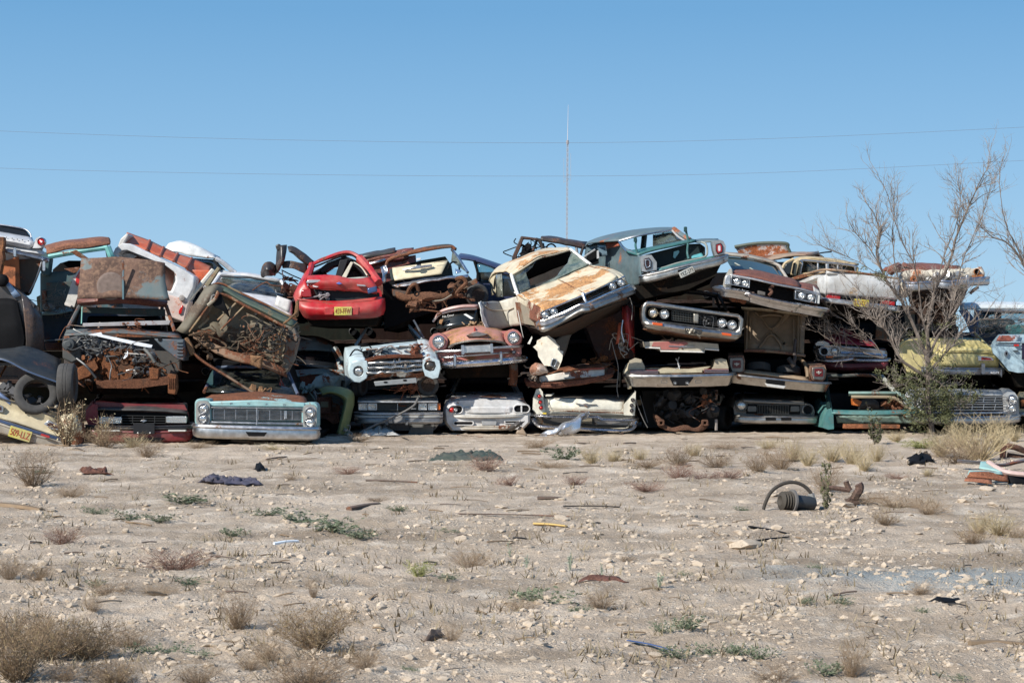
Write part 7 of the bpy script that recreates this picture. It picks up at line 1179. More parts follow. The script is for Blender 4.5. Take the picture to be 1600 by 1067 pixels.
    t.G('face', [[(1408, 427, .1), (1420, 423, .1), (1460, 421, .05), (1500, 420, .05), (1534, 418, .1)], [(1412, 432, .0), (1425, 430, .05), (1465, 429, 0), (1500, 429, 0), (1538, 431, .0)], [(1414, 440, .1), (1430, 440, .15), (1465, 439, .15), (1500, 438, .1), (1539, 436, .05)]], cw, n=10, m=26, cr=.04, cs=5, seed=6)
    t.G('fender_edge', [[(1405, 432, .3), (1411, 425, .2), (1422, 425, .1)], [(1407, 446, .2), (1412, 440, .1), (1416, 445, .1)], [(1410, 462, .2), (1418, 462, .1), (1421, 466, .1)]], cw, n=10, m=8, cr=.02); t.G('fender_inside', [[(1400, 434, .6), (1410, 432, .4)], [(1398, 470, .6), (1416, 466, .4)]], paint((.10, .09, .06), .3, .3, .6), n=5, m=4, cr=.03)
    t.LAMP(1526, 424.5, 4, -.02, empty=True, bez=rusty(3, (.3, .12, .05))); t.G('rust_bowl', [[(1519, 430, -.02), (1537, 428, -.02)], [(1521, 434, -.08), (1538, 433, -.06)]], rusty(19, (.30, .11, .04)), n=4, m=6, cr=.02); t.lathe('socket', t.w((1428, 437, .0), True), (0, -1, 0), [(.07, -.04), (.06, .02), (.03, .02), (.03, -.03)], rusty(9, (.3, .10, .04)), 12)
    for p_, h in (([(1413, 443, .15), (1418, 447, -.05), (1435, 448, -.12), (1458, 446, -.1)], 15), ([(1466, 444, -.05), (1478, 446, -.12), (1495, 445, -.12), (1512, 443, -.12)], 15), ([(1500, 441, -.2), (1513, 441, -.22), (1530, 440, -.15), (1543, 439, .0)], 14)): t.BU('bumper', p_, h, ch, .06, .05, cr=.012)
    t.EX('bumper_guard', [(1509, 432), (1513, 430), (1516, 450), (1511, 452)], -.35, -.2, ch, .01); t.JUNK('twisted_trim', [(1448, 426), (1500, 424), (1498, 438), (1450, 438)], -.05, .15, 22, plain((.45, .44, .42), .35, .6), 61, size=(.03, .12), hoses=14, hr=.012)
    t.LO('underbody', [(.3, [(1416, 446), (1512, 446), (1505, 462), (1495, 480), (1478, 505), (1440, 505), (1424, 480)]), (3.6, [(1416, 446), (1512, 446), (1505, 462), (1495, 480), (1478, 505), (1440, 505), (1424, 480)])], paint((.05, .035, .028), .5, .2, .8, seed=4), n=5, sub=3, cr=.06)
    t.JUNK('undercarriage', [(1420, 452), (1505, 452), (1480, 500), (1440, 500)], -.1, .3, 24, rusty(20, (.05, .03, .022)), 62, size=(.05, .18), hoses=24, hr=.018); t.TU('bracket', [(1528, 449, .0), (1520, 454, -.05), (1516, 459, -.05)], .03, plain((.05, .03, .03), .6)); t.done()
    t = T('wrecked_sedan', 'maroon and chrome sedan front with one missing headlight, under the white coupe utility', 'car', 36)
    mr = paint((.16, .012, .025), .3, .25, .35, seed=136, rc=(.10, .045, .035)); sv = paint((.42, .42, .43), .18, .2, .25, .8, seed=137, rc=(.16, .05, .045)); ch = chrome(.06, 49, (.55, .6, .7), .15)
    t.G('hood', [[(1288, 536, .0), (1330, 538, -.05), (1368, 541, .0)], [(1289, 528, .3), (1330, 528, .3), (1366, 535, .3)], [(1290, 521, .8), (1320, 518, .8), (1345, 524, .8)]], paint((.24, .01, .03), .1, .2, .3, seed=5), n=6, m=12, cr=.02); t.G('hood_peak', [[(1310, 524, .5), (1316, 512, .6), (1340, 522, .6)], [(1312, 530, .4), (1330, 530, .4), (1366, 538, .4)]], paint((.22, .01, .03), .1, .2, .3, seed=5), n=5, m=8)
    t.LO('fender_cap', [(-.12, [(1274, 537), (1278, 533.5), (1288, 533), (1295, 536), (1296, 540), (1275, 540)]), (.8, [(1272, 536), (1276, 531.5), (1290, 531), (1297, 535), (1298, 541), (1273, 541)])], sv, n=4, sub=2)
    t.G('face', [[(1273, 539, .1), (1290, 539, -.08), (1320, 541, -.08), (1350, 543, -.05), (1385, 548, .1)], [(1271, 549, .1), (1290, 549, -.12), (1320, 549, -.06), (1350, 550, -.03), (1386, 553, .1)], [(1277, 560, .1), (1290, 561, -.08), (1320, 558, -.08), (1350, 558, -.05), (1386, 560, .1)]], sv, n=8, m=20, th=.03, cr=.01)
    t.RING('headlight_surround', rr(1279, 540, 1313, 556, 8), rr(1281.5, 542, 1310.5, 554.5, 6), -.22, -.08, sv, .012); t.EX('surround_plate', rr(1280, 541, 1312, 555.5, 7), -.16, -.1, sv, 0)
    t.LAMP(1287.5, 549, 5, -.19, empty=True, bez=chrome(.1, 3), label='missing headlight socket'); t.EX('socket_void', [(1287.5+4.4*math.cos(i*.628), 549+4.4*math.sin(i*.628)) for i in range(10)], -.185, -.17, BLK(), 0); t.LAMP(1303.5, 548.5, 5.4, -.19, rim=1.12)
    t.EX('marker_lamp', [(1290, 556), (1302, 556), (1301, 559), (1291, 559)], -.2, -.1, plain((.5, .13, .03), .3), .004)
    t.BU('bumper', [(1280, 562, .2), (1285, 563.5, -.1), (1300, 564, -.2), (1320, 562.5, -.22), (1332, 561, -.24), (1342, 563, -.22), (1365, 563, -.18), (1386, 563, -.05), (1390, 562, .3)], 5, ch, .04, .04); t.TU('grille_bar', [(1314, 551, -.12), (1345, 552, -.1), (1385, 555, .0)], .02, ch)
    t.G('lower_body', [[(1282, 566, .1), (1320, 567, -.02), (1388, 566, .1)], [(1288, 574, .1), (1320, 576, .0), (1388, 575, .1)], [(1292, 582, .3), (1320, 582, .3), (1386, 580, .3)]], mr, n=6, m=14, cr=.015); shell(t, [(1274, 540), (1385, 545), (1390, 580), (1285, 582)], plain((.02, .01, .012), .5), .25, 4.2, .03, 2); t.done()
    t = T('wrecked_wagon', 'teal station wagon tail with open rear gate and rusty wheel inside, on the ground', 'car', 34.7)
    tl = paint((.045, .18, .18), .14, .25, .4, seed=139, rc=(.16, .06, .035)); lt = paint((.17, .29, .26), .2, .25, .45, seed=140)
    t.LO('quarter_left', [(.0, [(1286, 668), (1289, 650), (1293, 641), (1299, 638), (1302, 645), (1303, 670), (1294, 671)]), (1.5, [(1262, 668), (1266, 640), (1275, 625), (1300, 622), (1302, 640), (1303, 670), (1280, 671)]), (4, [(1262, 668), (1266, 640), (1275, 622), (1300, 622), (1302, 640), (1303, 670), (1280, 671)])], tl, n=10, sub=2)
    t.TU('window_rail', [(1326, 615, .2), (1365, 615, .12), (1398, 615, .2)], .075, lt, flat=.6); t.G('pillar_right', [[(1396, 611, .2), (1404, 614, .2)], [(1410, 622, .1), (1418, 622, .1)], [(1424, 640, 0), (1436, 640, 0)]], lt, n=8, m=4, th=.06); t.TU('pillar_upper', [(1378, 588, .7), (1388, 600, .45), (1399, 613, .2)], .045, plain((.3, .3, .26), .5))
    t.TU('gate_seal', [(1330, 620, .15), (1370, 620, .1), (1398, 622, .1), (1412, 632, .05), (1424, 641, 0)], .03, plain((.3, .24, .16), .6))
    t.G('tailgate_sill', [[(1297, 641, .1), (1340, 642, -.02), (1385, 642, -.02), (1436, 640, .1)], [(1299, 646, .0), (1340, 648, -.12), (1385, 648, -.12), (1437, 645, .0)]], tl, n=4, m=16, th=.04); t.G('lower_panel', [[(1306, 650, .2), (1345, 650, .15), (1400, 650, .2), (1430, 648, .2)], [(1308, 660, .25), (1345, 661, .2), (1400, 661, .25), (1425, 662, .25)]], lt, n=4, m=60, cr=.012, cs=14)
    t.EX('cargo_back', [(1290, 616), (1400, 618), (1425, 642), (1425, 668), (1300, 668), (1290, 640)], .9, 4.2, BLK(), .03); t.G('roof', [[(1285, 590, .9), (1330, 586, .85), (1380, 588, .9)], [(1285, 590, 3.5), (1330, 585, 3.5), (1380, 588, 3.5)]], paint((.03, .05, .05), .3, .3, .6), n=5, m=8, cr=.04, th=.06)
    for x in (1290, 1300): t.TU('pillar_left', [(1290, 592, .9), (1296, 640, .1)], .05, plain((.02, .05, .05), .5), lin=True)
    t.WHEEL(1358, 637, 17, .4, (.05, .75, 1), .14, rim=None, name='loose_wheel_rim', hole=.4); t.EX('orange_wedge', [(1333, 624), (1337, 623), (1352, 630), (1346, 636), (1334, 634)], .3, .5, plain((.5, .14, .03), .5), .01); t.BX('rust_bar', [(1319, 662), (1406, 663), (1406, 669), (1318, 669)], -.15, .0, rusty(22, (.26, .10, .05)), .01)
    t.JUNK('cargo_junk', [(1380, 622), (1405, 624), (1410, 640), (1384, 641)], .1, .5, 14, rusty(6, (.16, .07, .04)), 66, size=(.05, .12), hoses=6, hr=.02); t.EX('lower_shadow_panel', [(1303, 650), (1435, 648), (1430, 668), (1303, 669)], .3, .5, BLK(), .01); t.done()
    t = T('exhaust_pipe', 'bent rusty exhaust pipes lying against the teal wagon tail', 'exhaust pipe', 35.6)
    rs = rusty(23, (.17, .075, .05)); t.TU('pipe', [(1425, 637, 0), (1404, 637, -.05), (1398, 642, -.05), (1402, 652, -.05), (1412, 658, -.1), (1422, 650, -.1), (1430, 652, -.1)], .055, rs, k=9); t.TU('pipe', [(1395, 646, .05), (1405, 658, -.05), (1416, 669, -.1)], .03, plain((.30, .24, .18), .8)); t.TU('pipe', [(1425, 652, 0), (1433, 657, -.1), (1440, 655, -.1)], .05, rs); t.EX('torn_bracket', [(1422, 662), (1428, 650), (1433, 648), (1430, 660), (1424, 671)], -.1, -.05, plain((.35, .42, .38), .4, .5), .005); t.done()
    t = T('wrecked_sedan', 'pale yellow sedan tail with one red wedge tail light, behind the tree', 'car', 36.2)
    ye = paint((.66, .56, .24), .08, .2, .38, seed=142, rc=(.3, .2, .08)); dk = chrome(.1, 51, (.34, .34, .36), .25)
    t.LO('body', [(.1, [(1402, 550), (1408, 538), (1420, 531), (1445, 529), (1500, 530), (1530, 532), (1553, 546), (1560, 558), (1560, 574), (1500, 578), (1440, 585), (1418, 582)]), (4.2, [(1402, 550), (1408, 538), (1420, 527), (1445, 525), (1500, 526), (1530, 528), (1550, 540), (1556, 558), (1556, 574), (1500, 580), (1440, 588), (1410, 582)])], ye, n=14, sub=3, cr=.02)
    t.G('rear_deck', [[(1470, 549, -.05), (1510, 548, -.08), (1556, 549, -.02)], [(1462, 540, .3), (1510, 537, .3), (1548, 542, .3)], [(1458, 530, 1.4), (1500, 528, 1.4), (1532, 530, 1.4)]], ye, n=6, m=10, th=.02); t.G('tail_panel', [[(1462, 550, -.02), (1510, 549, -.06), (1558, 550, 0)], [(1460, 556, -.08), (1510, 556, -.12), (1560, 557, -.04)], [(1460, 573, -.04), (1510, 573, -.08), (1560, 573, 0)]], ye, n=6, m=12, th=.02)
    h = t.EX('tail_light', [(1527, 556), (1549, 558), (1553, 563), (1528, 563.5)], -.14, -.02, chrome(.05, 2), .005); t.EX('lens', [(1533, 557.5), (1547, 559.5), (1550, 562.3), (1533, 562.3)], -.155, -.1, plain((.28, .02, .015), .2), .003, par=h)
    t.TU('deck_lid_line', [(1475, 551, -.1), (1510, 550.5, -.13), (1552, 552, -.08)], .012, plain((.28, .23, .1), .5)); t.BU('bumper', [(1440, 578, .0), (1470, 579, -.14), (1510, 580, -.2), (1550, 580, -.14), (1565, 580, .0), (1567, 580, .3)], 12, dk, .05, .05); t.LO('bumper_guard', [(-.36, rr(1532, 568, 1537.5, 584, 2)), (-.2, rr(1531, 567, 1538, 586, 2))], dk, n=2); t.EX('bumper_end', [(1558, 575), (1566, 577), (1565, 590), (1562, 586), (1556, 584)], -.12, .1, dk, .01)
    t.TXT('AGM', 1552, 582, 3, 14, (.8, .8, .82), -.24, 0, name='bumper_sticker'); t.G('bent_post', [[(1521, 520, .6), (1524, 519, .6)], [(1534, 532, .4), (1538, 534, .4)], [(1546, 545, .1), (1551, 548, .1)]], ye, n=10, m=3, th=.03); t.TU('bent_strip', [(1400, 545, .2), (1405, 540, .1), (1413, 533, .1)], .04, plain((.6, .5, .24), .5))
    t.EX('underpan', [(1420, 582), (1558, 576), (1550, 604), (1440, 606)], .6, 4, UNDER(), .03, cr=.03); t.G('peeling_trim', [[(1558, 562, .0), (1566, 566, .1)], [(1566, 572, .0), (1575, 578, .1)], [(1578, 584, .1), (1580, 585, .1)]], plain((.5, .45, .3), .5), n=8, m=3, cr=.01); t.done()
    t = T('wrecked_pickup', 'light blue pickup corner with rust patch and small red marker, cut by the right edge', 'truck', 36)
    lb = paint((.40, .56, .64), .08, .15, .35, seed=144); out = [(1549, 541), (1552, 534), (1561, 523), (1700, 522), (1700, 580), (1590, 582), (1576, 579), (1562, 562), (1552, 552)]
    t.LO('bed_side', [(-.05, out), (.0, [((p[0]-1620)*1.01+1620, (p[1]-550)*1.02+550) for p in out]), (2, [((p[0]-1620)*1.01+1620, (p[1]-550)*1.0+550) for p in out])], lb, n=4, sub=3, cr=.006, sharp=25)
    t.G('rust_patch', [[(1562, 524, -.09), (1594, 524, -.09)], [(1556, 533, -.1), (1590, 534, -.1)]], paint((.42, .52, .58), .60, .05, .5, seed=8, sc=2, rc=(.24, .07, .05)), n=5, m=8, th=.01)
    t.EX('marker_lamp', rr(1585, 538, 1592, 541, 1), -.12, -.05, plain((.5, .02, .01), .2), .004); t.EX('name_badge', rr(1584, 547, 1591, 549, .6), -.1, -.05, plain((.08, .09, .1), .4), .002); t.lathe('emblem_hole', t.w((1572, 552.5, -.08), True), (0, -1, 0), [(.045, -.02), (.045, .02), (.025, .02), (.025, -.02)], plain((.15, .16, .18), .4), 14, sq=(.8, 1.2)); t.EX('side_window', [(1597, 536), (1612, 535), (1612, 562), (1597, 561)], -.1, -.05, plain((.02, .015, .04), .2), .006); t.TU('body_crease', [(1552, 534.5, -.1), (1600, 534.5, -.12), (1690, 534, -.1)], .01, lb, pr=True)
    t.EX('underpan', [(1580, 580), (1700, 580), (1700, 606), (1590, 606)], .2, 3, UNDER(), .03); t.done()
    t = T('wrecked_truck', 'blue truck with flat white roof and large side windows, behind the yellow sedan', 'truck', 39)
    bl = paint((.03, .07, .18), .1, .2, .35, seed=146); wr = paint((.62, .68, .70), .06, .15, .4, seed=147)
    t.G('roof', [[(1500, 484, 0), (1560, 483, 0), (1720, 486, 0)], [(1500, 478, .1), (1560, 476, .1), (1720, 479, .1)], [(1502, 475, .8), (1560, 473, .8), (1720, 476, .8)], [(1504, 477, 2.2), (1560, 475, 2.2), (1720, 478, 2.2)]], wr, n=8, m=16, th=.05)
    t.LO('front_pillar', [(0, [(1498, 485), (1512, 484), (1524, 500), (1530, 525), (1518, 525), (1508, 500)]), (.3, [(1498, 485), (1512, 484), (1524, 500), (1530, 525), (1518, 525), (1508, 500)])], bl, n=2); t.TU('pillar', [(1526, 484, 0), (1525, 520, 0)], .05, bl, lin=True)
    t.TU('window_frame', [(1528, 506, 0), (1526, 492, 0), (1530, 486.5, 0), (1560, 486, 0), (1640, 488, 0)], .03, plain((.08, .08, .09), .4)); t.G('side_window', [[(1528, 487, .1), (1640, 489, .1)], [(1526, 520, .1), (1640, 520, .1)]], glass((.7, .8, .82), .1), n=3, m=3, th=.006); t.TU('far_pillar', [(1560, 482, 2), (1558, 520, 2)], .08, BLK(), lin=True); t.EX('seat', rr(1545, 497, 1590, 520, 8), .9, 1.3, BLK(), .04, cr=.03)
    t.EX('green_panel', [(1574, 508), (1720, 507), (1720, 524), (1572, 523)], -.5, -.3, paint((.03, .13, .13), .08, .15, .4), .02); shell(t, [(1500, 519), (1720, 519), (1720, 600), (1500, 600)], paint((.02, .03, .06), .2, .3, .5), .1, 3, .03, 1); t.done()
    t = T('wrecked_sedan', 'silver sedan front with stacked headlights and two-row chrome grille, behind tall dry grass', 'car', 35)
    sv = paint((.34, .37, .39), .14, .25, .35, seed=149); ch = chrome(.08, 53)
    shell(t, [(1428, 626), (1434, 616), (1570, 615), (1590, 622), (1592, 652), (1588, 664), (1430, 664)], paint((.18, .20, .21), .2, .3, .4), .15, 4.4, .02, 1)
    t.G('hood', [[(1425, 618, -.08), (1500, 617, -.14), (1566, 618, -.08)], [(1425, 610, .9), (1500, 608, .9), (1566, 610, .9)]], sv, n=4, m=10, th=.03)
    for s in (0, 1):
        fx = (lambda x: x) if s == 0 else (lambda x: 3016-x)
        t.LO('fender', [(-.1, [(fx(1566), 618), (fx(1575), 612.5), (fx(1585), 613), (fx(1590), 620), (fx(1592), 648), (fx(1568), 648)]), (1.2, [(fx(1556), 614), (fx(1570), 608), (fx(1583), 609), (fx(1589), 616), (fx(1592), 648), (fx(1566), 648)])], sv, n=5, sub=2)
        t.LAMP(fx(1581), 624, 6, -.18); t.LAMP(fx(1580), 637.5, 5.4, -.18)
    for y0, y1 in ((620.5, 628), (631, 640)): t.GR('grille', [(1430, y0), (1573, y0), (1571, y1), (1430, y1)], 3, 9, chrome(.05, 5, (.7, .7, .7), .2), -.1, .9, 1.0, back=plain((.06, .06, .06), .5))
    t.BU('grille_bar', [(1428, 644, -.1), (1500, 645, -.18), (1576, 644, -.1)], 4, ch, .03, .04); t.BU('bumper', [(1424, 653, .3), (1427, 654, -.05), (1440, 655, -.2), (1500, 656, -.26), (1565, 655, -.2), (1588, 654, -.05), (1591, 653, .3)], 13, chrome(.12, 55, (.5, .5, .5), .25), .06, .05)
    t.G('crumpled_fender', [[(1411, 622, -.1), (1420, 608, -.1), (1440, 608, -.1)], [(1414, 632, -.12), (1428, 628, -.16), (1446, 628, -.12)], [(1428, 646, -.1), (1436, 645, -.12), (1448, 646, -.1)]], paint((.36, .40, .43), .12, .2, .35, seed=4), n=12, m=12, cr=.015, cs=4)
    cabin(t, (1430, 1565, 610, 610), (1445, 1550, 594, 594), BLK(), (1.2, 1.9, 3, 3.8), gl=False, cr=.03); t.done()
    t = T('wrecked_truck', 'tan truck front with hollow rusty nose, on the ground at the right edge', 'truck', 35.6)
    t.LO('nose', [(-.1, [(1589, 622), (1594, 614), (1700, 612), (1700, 650), (1592, 650)]), (2.5, [(1589, 620), (1594, 612), (1700, 610), (1700, 650), (1592, 650)])], paint((.42, .36, .22), .25, .2, .45, seed=4), n=4, sub=2); t.EX('nose_opening', [(1593, 621), (1690, 620), (1690, 638), (1594, 638)], -.13, -.08, BLK(), .005); t.BU('bumper', [(1588, 646, .1), (1600, 647, -.15), (1690, 648, -.2)], 7, chrome(.15, 57, (.5, .5, .5), .25), .04, .04); t.EX('rust_lump', [(1594, 626), (1600, 624), (1604, 634), (1596, 636)], -.18, -.1, rusty(5), .01, cr=.02)
    t.EX('lower_body', [(1591, 648), (1700, 648), (1700, 668), (1595, 668)], .1, 2.5, UNDER(), .02); t.done()
far_right()
def back_rows():
    cols = [(.02, .03, .035), (.035, .033, .03), (.03, .012, .012), (.012, .015, .025), (.035, .03, .022), (.018, .028, .022)]  # near-black paints stand in for the shade in the gaps
    rn = random.Random(5); k = 0
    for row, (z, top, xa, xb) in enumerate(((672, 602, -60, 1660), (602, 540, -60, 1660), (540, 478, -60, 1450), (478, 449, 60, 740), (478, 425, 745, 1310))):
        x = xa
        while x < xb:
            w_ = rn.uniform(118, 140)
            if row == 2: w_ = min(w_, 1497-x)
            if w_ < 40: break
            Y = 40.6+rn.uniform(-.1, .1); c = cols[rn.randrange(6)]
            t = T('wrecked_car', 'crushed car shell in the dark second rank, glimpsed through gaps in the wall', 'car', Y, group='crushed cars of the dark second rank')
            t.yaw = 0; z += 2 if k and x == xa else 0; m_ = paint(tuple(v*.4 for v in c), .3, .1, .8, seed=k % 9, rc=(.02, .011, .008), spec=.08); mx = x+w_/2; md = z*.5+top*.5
            A = [(x, z), (x-1, md), (x+5, md-4), (x+w_-5, md-4), (x+w_+1, md), (x+w_, z)]; B = [(x-1, md), (x, top), (mx, top-2), (x+w_, top), (x+w_+1, md)]
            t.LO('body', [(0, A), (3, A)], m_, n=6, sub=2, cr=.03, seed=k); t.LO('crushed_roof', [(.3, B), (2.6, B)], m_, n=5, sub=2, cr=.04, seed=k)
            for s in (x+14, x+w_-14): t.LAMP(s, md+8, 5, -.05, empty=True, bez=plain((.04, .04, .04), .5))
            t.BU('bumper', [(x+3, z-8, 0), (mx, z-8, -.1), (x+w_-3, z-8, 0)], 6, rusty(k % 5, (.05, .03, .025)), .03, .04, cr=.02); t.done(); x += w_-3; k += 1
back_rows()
# ================================================================= sky-line: mast and wires
def tag(o, label, cat_, group=None, kind=None):
    if label: o['label'] = label
    if cat_: o['category'] = cat_
    if group: o['group'] = group
    if kind: o['kind'] = kind
    return o
def obj(name, V, Fc, mat, sharp=None, loc=None):
    me = bpy.data.meshes.new(name); me.from_pydata([tuple(v) for v in V], [], Fc); me.materials.append(mat)
    if sharp:
        for p in me.polygons: p.use_smooth = True
        me.set_sharp_from_angle(angle=R(sharp))
    o = bpy.data.objects.new(name, me); C.objects.link(o)
    if loc is not None: me.transform(Matrix.Translation(-Vector(loc))); o.location = loc
    return o
def mast():
    t = T('radio_mast', 'tall thin lattice radio mast standing far beyond the cars', 'radio mast', 400)
    gm = plain((.42, .43, .46), .5, .2); b = Vector((11.7, 400, -.5)); top = Vector((12.05, 400, 46.3)); n = 44; V, Fc = [], []
    def add(a, c, r):
        v, f = tube([a, c], r, 4); k = len(V); V.extend(v); Fc.extend(tuple(k+i for i in q) for q in f)
    L = [Vector((.2*math.cos(a), .2*math.sin(a), 0)) for a in (R(90), R(210), R(330))]
    for i in range(n):
        p, q = b.lerp(top, i/n), b.lerp(top, (i+1)/n)
        for j in range(3): add(p+L[j], q+L[j], .055); add(p+L[j], q+L[(j+1) % 3], .03)
    t.mesh('lattice', V, Fc, gm)
    t.mesh('whip_antenna', *tube([top, top+Vector((.15, 0, 8.2))], .07, 5, .03), plain((.6, .55, .55), .5)); t.mesh('beacon', *tube([top-Vector((0, 0, .3)), top+Vector((0, 0, .5))], .28, 6), plain((.3, .27, .27), .5))
    for x, z0, z1 in ((-.75, 37.5, 43), (.75, 38, 44)):
        m_ = b.lerp(top, 40/46.8); o = t.mesh('side_antenna', *tube([Vector((m_.x+x, 400, z0)), Vector((m_.x+x, 400, z1))], .045, 4), gm)
        for z in (z0+.4, z0+1.3): t.mesh('antenna_arm', *tube([Vector((m_.x, 400, z)), Vector((m_.x+x, 400, z))], .04, 4), gm, par=o)
    t.done()
mast()
for pts, lb in ((((-300, 190), (0, 205), (400, 218), (850, 223.5), (1200, 217), (1600, 199), (1950, 180)), 'upper power line crossing the whole sky'), (((-300, 248), (0, 263), (400, 272), (850, 275.5), (1200, 270), (1600, 251), (1950, 232)), 'lower power line crossing the whole sky')):
    v, f = tube(cat([U(a, b, 120) for a, b in pts], 60), .0095, 5); tag(obj('power_line', v, f, plain((.16, .18, .22), .6), 60, U(850, 223, 120)), lb, 'power line', 'power lines across the sky')
# ================================================================= vegetation
def leafmat(cols, rough=.75):
    m, t, p = newmat('foliage'); g = nn(t, 'ShaderNodeTexCoord'); n = nn(t, 'ShaderNodeTexNoise', Scale=6.0, Detail=3.0); t.links.new(g.outputs['Object'], n.inputs['Vector'])
    r_ = nn(t, 'ShaderNodeObjectInfo'); k = mth(t, 'ADD', mth(t, 'MULTIPLY', r_.outputs['Random'], .35), ramp(t, n.outputs[0], .35, .65), True)
    t.links.new(mixc(t, k, cols[0], cols[1]), p.inputs['Base Color']); p.inputs['Roughness'].default_value = rough; p.inputs['Specular IOR Level'].default_value = .2; return m
MD = leafmat(((.15, .10, .062), (.28, .20, .125))); MRD = leafmat(((.16, .085, .06), (.25, .15, .11))); MT = leafmat(((.32, .25, .145), (.48, .39, .24))); MG = leafmat(((.105, .13, .075), (.20, .23, .15))); MPG = leafmat(((.26, .30, .22), (.36, .40, .30))); MYG = leafmat(((.20, .21, .06), (.3, .3, .12)))
MD2 = leafmat(((.20, .145, .08), (.33, .25, .135))); MBK = leafmat(((.085, .068, .057), (.18, .148, .125)), .9); MLF = leafmat(((.06, .07, .032), (.15, .15, .075)), .75)
def stems(rn, n, h, sp, r=.003, br=3, bend=.25, k=3, leaf=0, lsz=.012):
    V, Fc, LV, LF = [], [], [], []
    def add(P, r0, r1):
        v, f = tube(P, r0, k, r1); b = len(V); V.extend(v); Fc.extend(tuple(b+i for i in q) for q in f)
    for _ in range(n):
        a = rn.uniform(0, 6.283); l = rn.uniform(.35, 1)*h; s = sp*rn.uniform(.1, 1)**.7; d = Vector((math.cos(a)*s, math.sin(a)*s, l)); b0 = Vector((math.cos(a), math.sin(a), 0))*rn.uniform(0, sp*.22)
        m_ = d*.5+Vector((rn.gauss(0, bend*sp*.4), rn.gauss(0, bend*sp*.4), l*.12)); P = cat([b0, b0+m_, b0+d], 5); add(P, r, r*.35)
        for _ in range(br):
            i = rn.randrange(1, 5); q = Vector((rn.gauss(0, 1), rn.gauss(0, 1), abs(rn.gauss(.6, .6)))).normalized()*l*rn.uniform(.12, .4); add([P[i], P[i]+q*.6, P[i]+q+Vector((0, 0, .01))], r*.6, r*.3)
            for _ in range(leaf):
                c = P[i]+q*rn.random(); leafq(LV, LF, rn, c, lsz)
    return V, Fc, LV, LF
def leafq(V, Fc, rn, c, s):
    a = Vector((rn.gauss(0, 1), rn.gauss(0, 1), rn.gauss(0, .6))).normalized()*s*rn.uniform(.6, 1.5); b = Vector((rn.gauss(0, 1), rn.gauss(0, 1), rn.gauss(0, 1))).cross(a).normalized()*s*rn.uniform(.3, .7); k = len(V)
    V += [c-a, c+b, c+a, c-b]; Fc.append((k, k+1, k+2, k+3))
def two(name, A, ma, mb):
    V, Fc, LV, LF = A; me = bpy.data.meshes.new(name); b = len(V); me.from_pydata([tuple(v) for v in V+LV], [], Fc+[tuple(b+i for i in q) for q in LF]); me.materials.append(ma); me.materials.append(mb)
    for i in range(len(Fc), len(me.polygons)): me.polygons[i].material_index = 1
    return me
K = {}
def kinds():
    rn = random.Random(3)
    for v in range(4):
        K['dry', v] = two('dry_bush', stems(rn, 120, 1, .85, .0045, 7, .55), MD, MD); K['red', v] = two('reddish_bush', stems(rn, 95, .8, .8, .006, 6, .5), MRD, MRD)
        K['grass', v] = two('grass_tuft', stems(rn, 170, 1, .55, .0055, 0, .6), MT, MT); K['green', v] = two('green_weed', stems(rn, 42, .75, .9, .007, 3, .5, leaf=5, lsz=.05), MG, MG)
        K['pale', v] = two('pale_weed', stems(rn, 12, 1, .35, .012, 3, .3, leaf=6, lsz=.06), MPG, MPG); K['gold', v] = two('golden_bush', stems(rn, 190, .95, .85, .004, 8, .6, leaf=1, lsz=.02), MD, MD2)
        K['ygreen', v] = two('yellow_green_weed', stems(rn, 60, .9, .7, .007, 3, .3, leaf=4, lsz=.035), MYG, MYG); K['leafy', v] = two('leafy_sapling', stems(rn, 16, 1, .34, .008, 6, .3, leaf=5, lsz=.045), MBK, MLF)
kinds()
NM = dict(dry='dry_bush', red='reddish_bush', grass='grass_tuft', green='green_weed', pale='pale_weed', gold='golden_bush', ygreen='yellow_green_weed', leafy='leafy_sapling')
DS = dict(dry='dry brown bush of thin stems', red='low reddish brown dead weed', grass='tuft of tall tan dry grass', green='low grey-green leafy weed', pale='pale grey-green stalk weed', gold='golden brown dry bush', ygreen='small yellow-green weed', leafy='thin sapling with small green leaves')
def gp(px, py): y = 1.6*F/(py-HZ); return (px-800)*y/F, y
RN = random.Random(12)
def plant(kind, px, py, wpx, hpx, label=None):
    x, y = gp(px, py); s = y/F; o = bpy.data.objects.new(NM[kind], K[kind, RN.randrange(4)]); C.objects.link(o); o.location = (x, y, gh(x, y)-.01)
    q = RN.uniform(.8, 1.25); o.scale = (wpx*s*.8*q, wpx*s*.8/q, hpx*s*RN.uniform(.85, 1.25)); o.rotation_euler = (RN.uniform(-.12, .12), RN.uniform(-.12, .12), RN.uniform(0, 6.28))
    if label: tag(o, label, 'plant')
    else: tag(o, DS[kind]+' on the stony ground', 'plant', DS[kind]+'s')
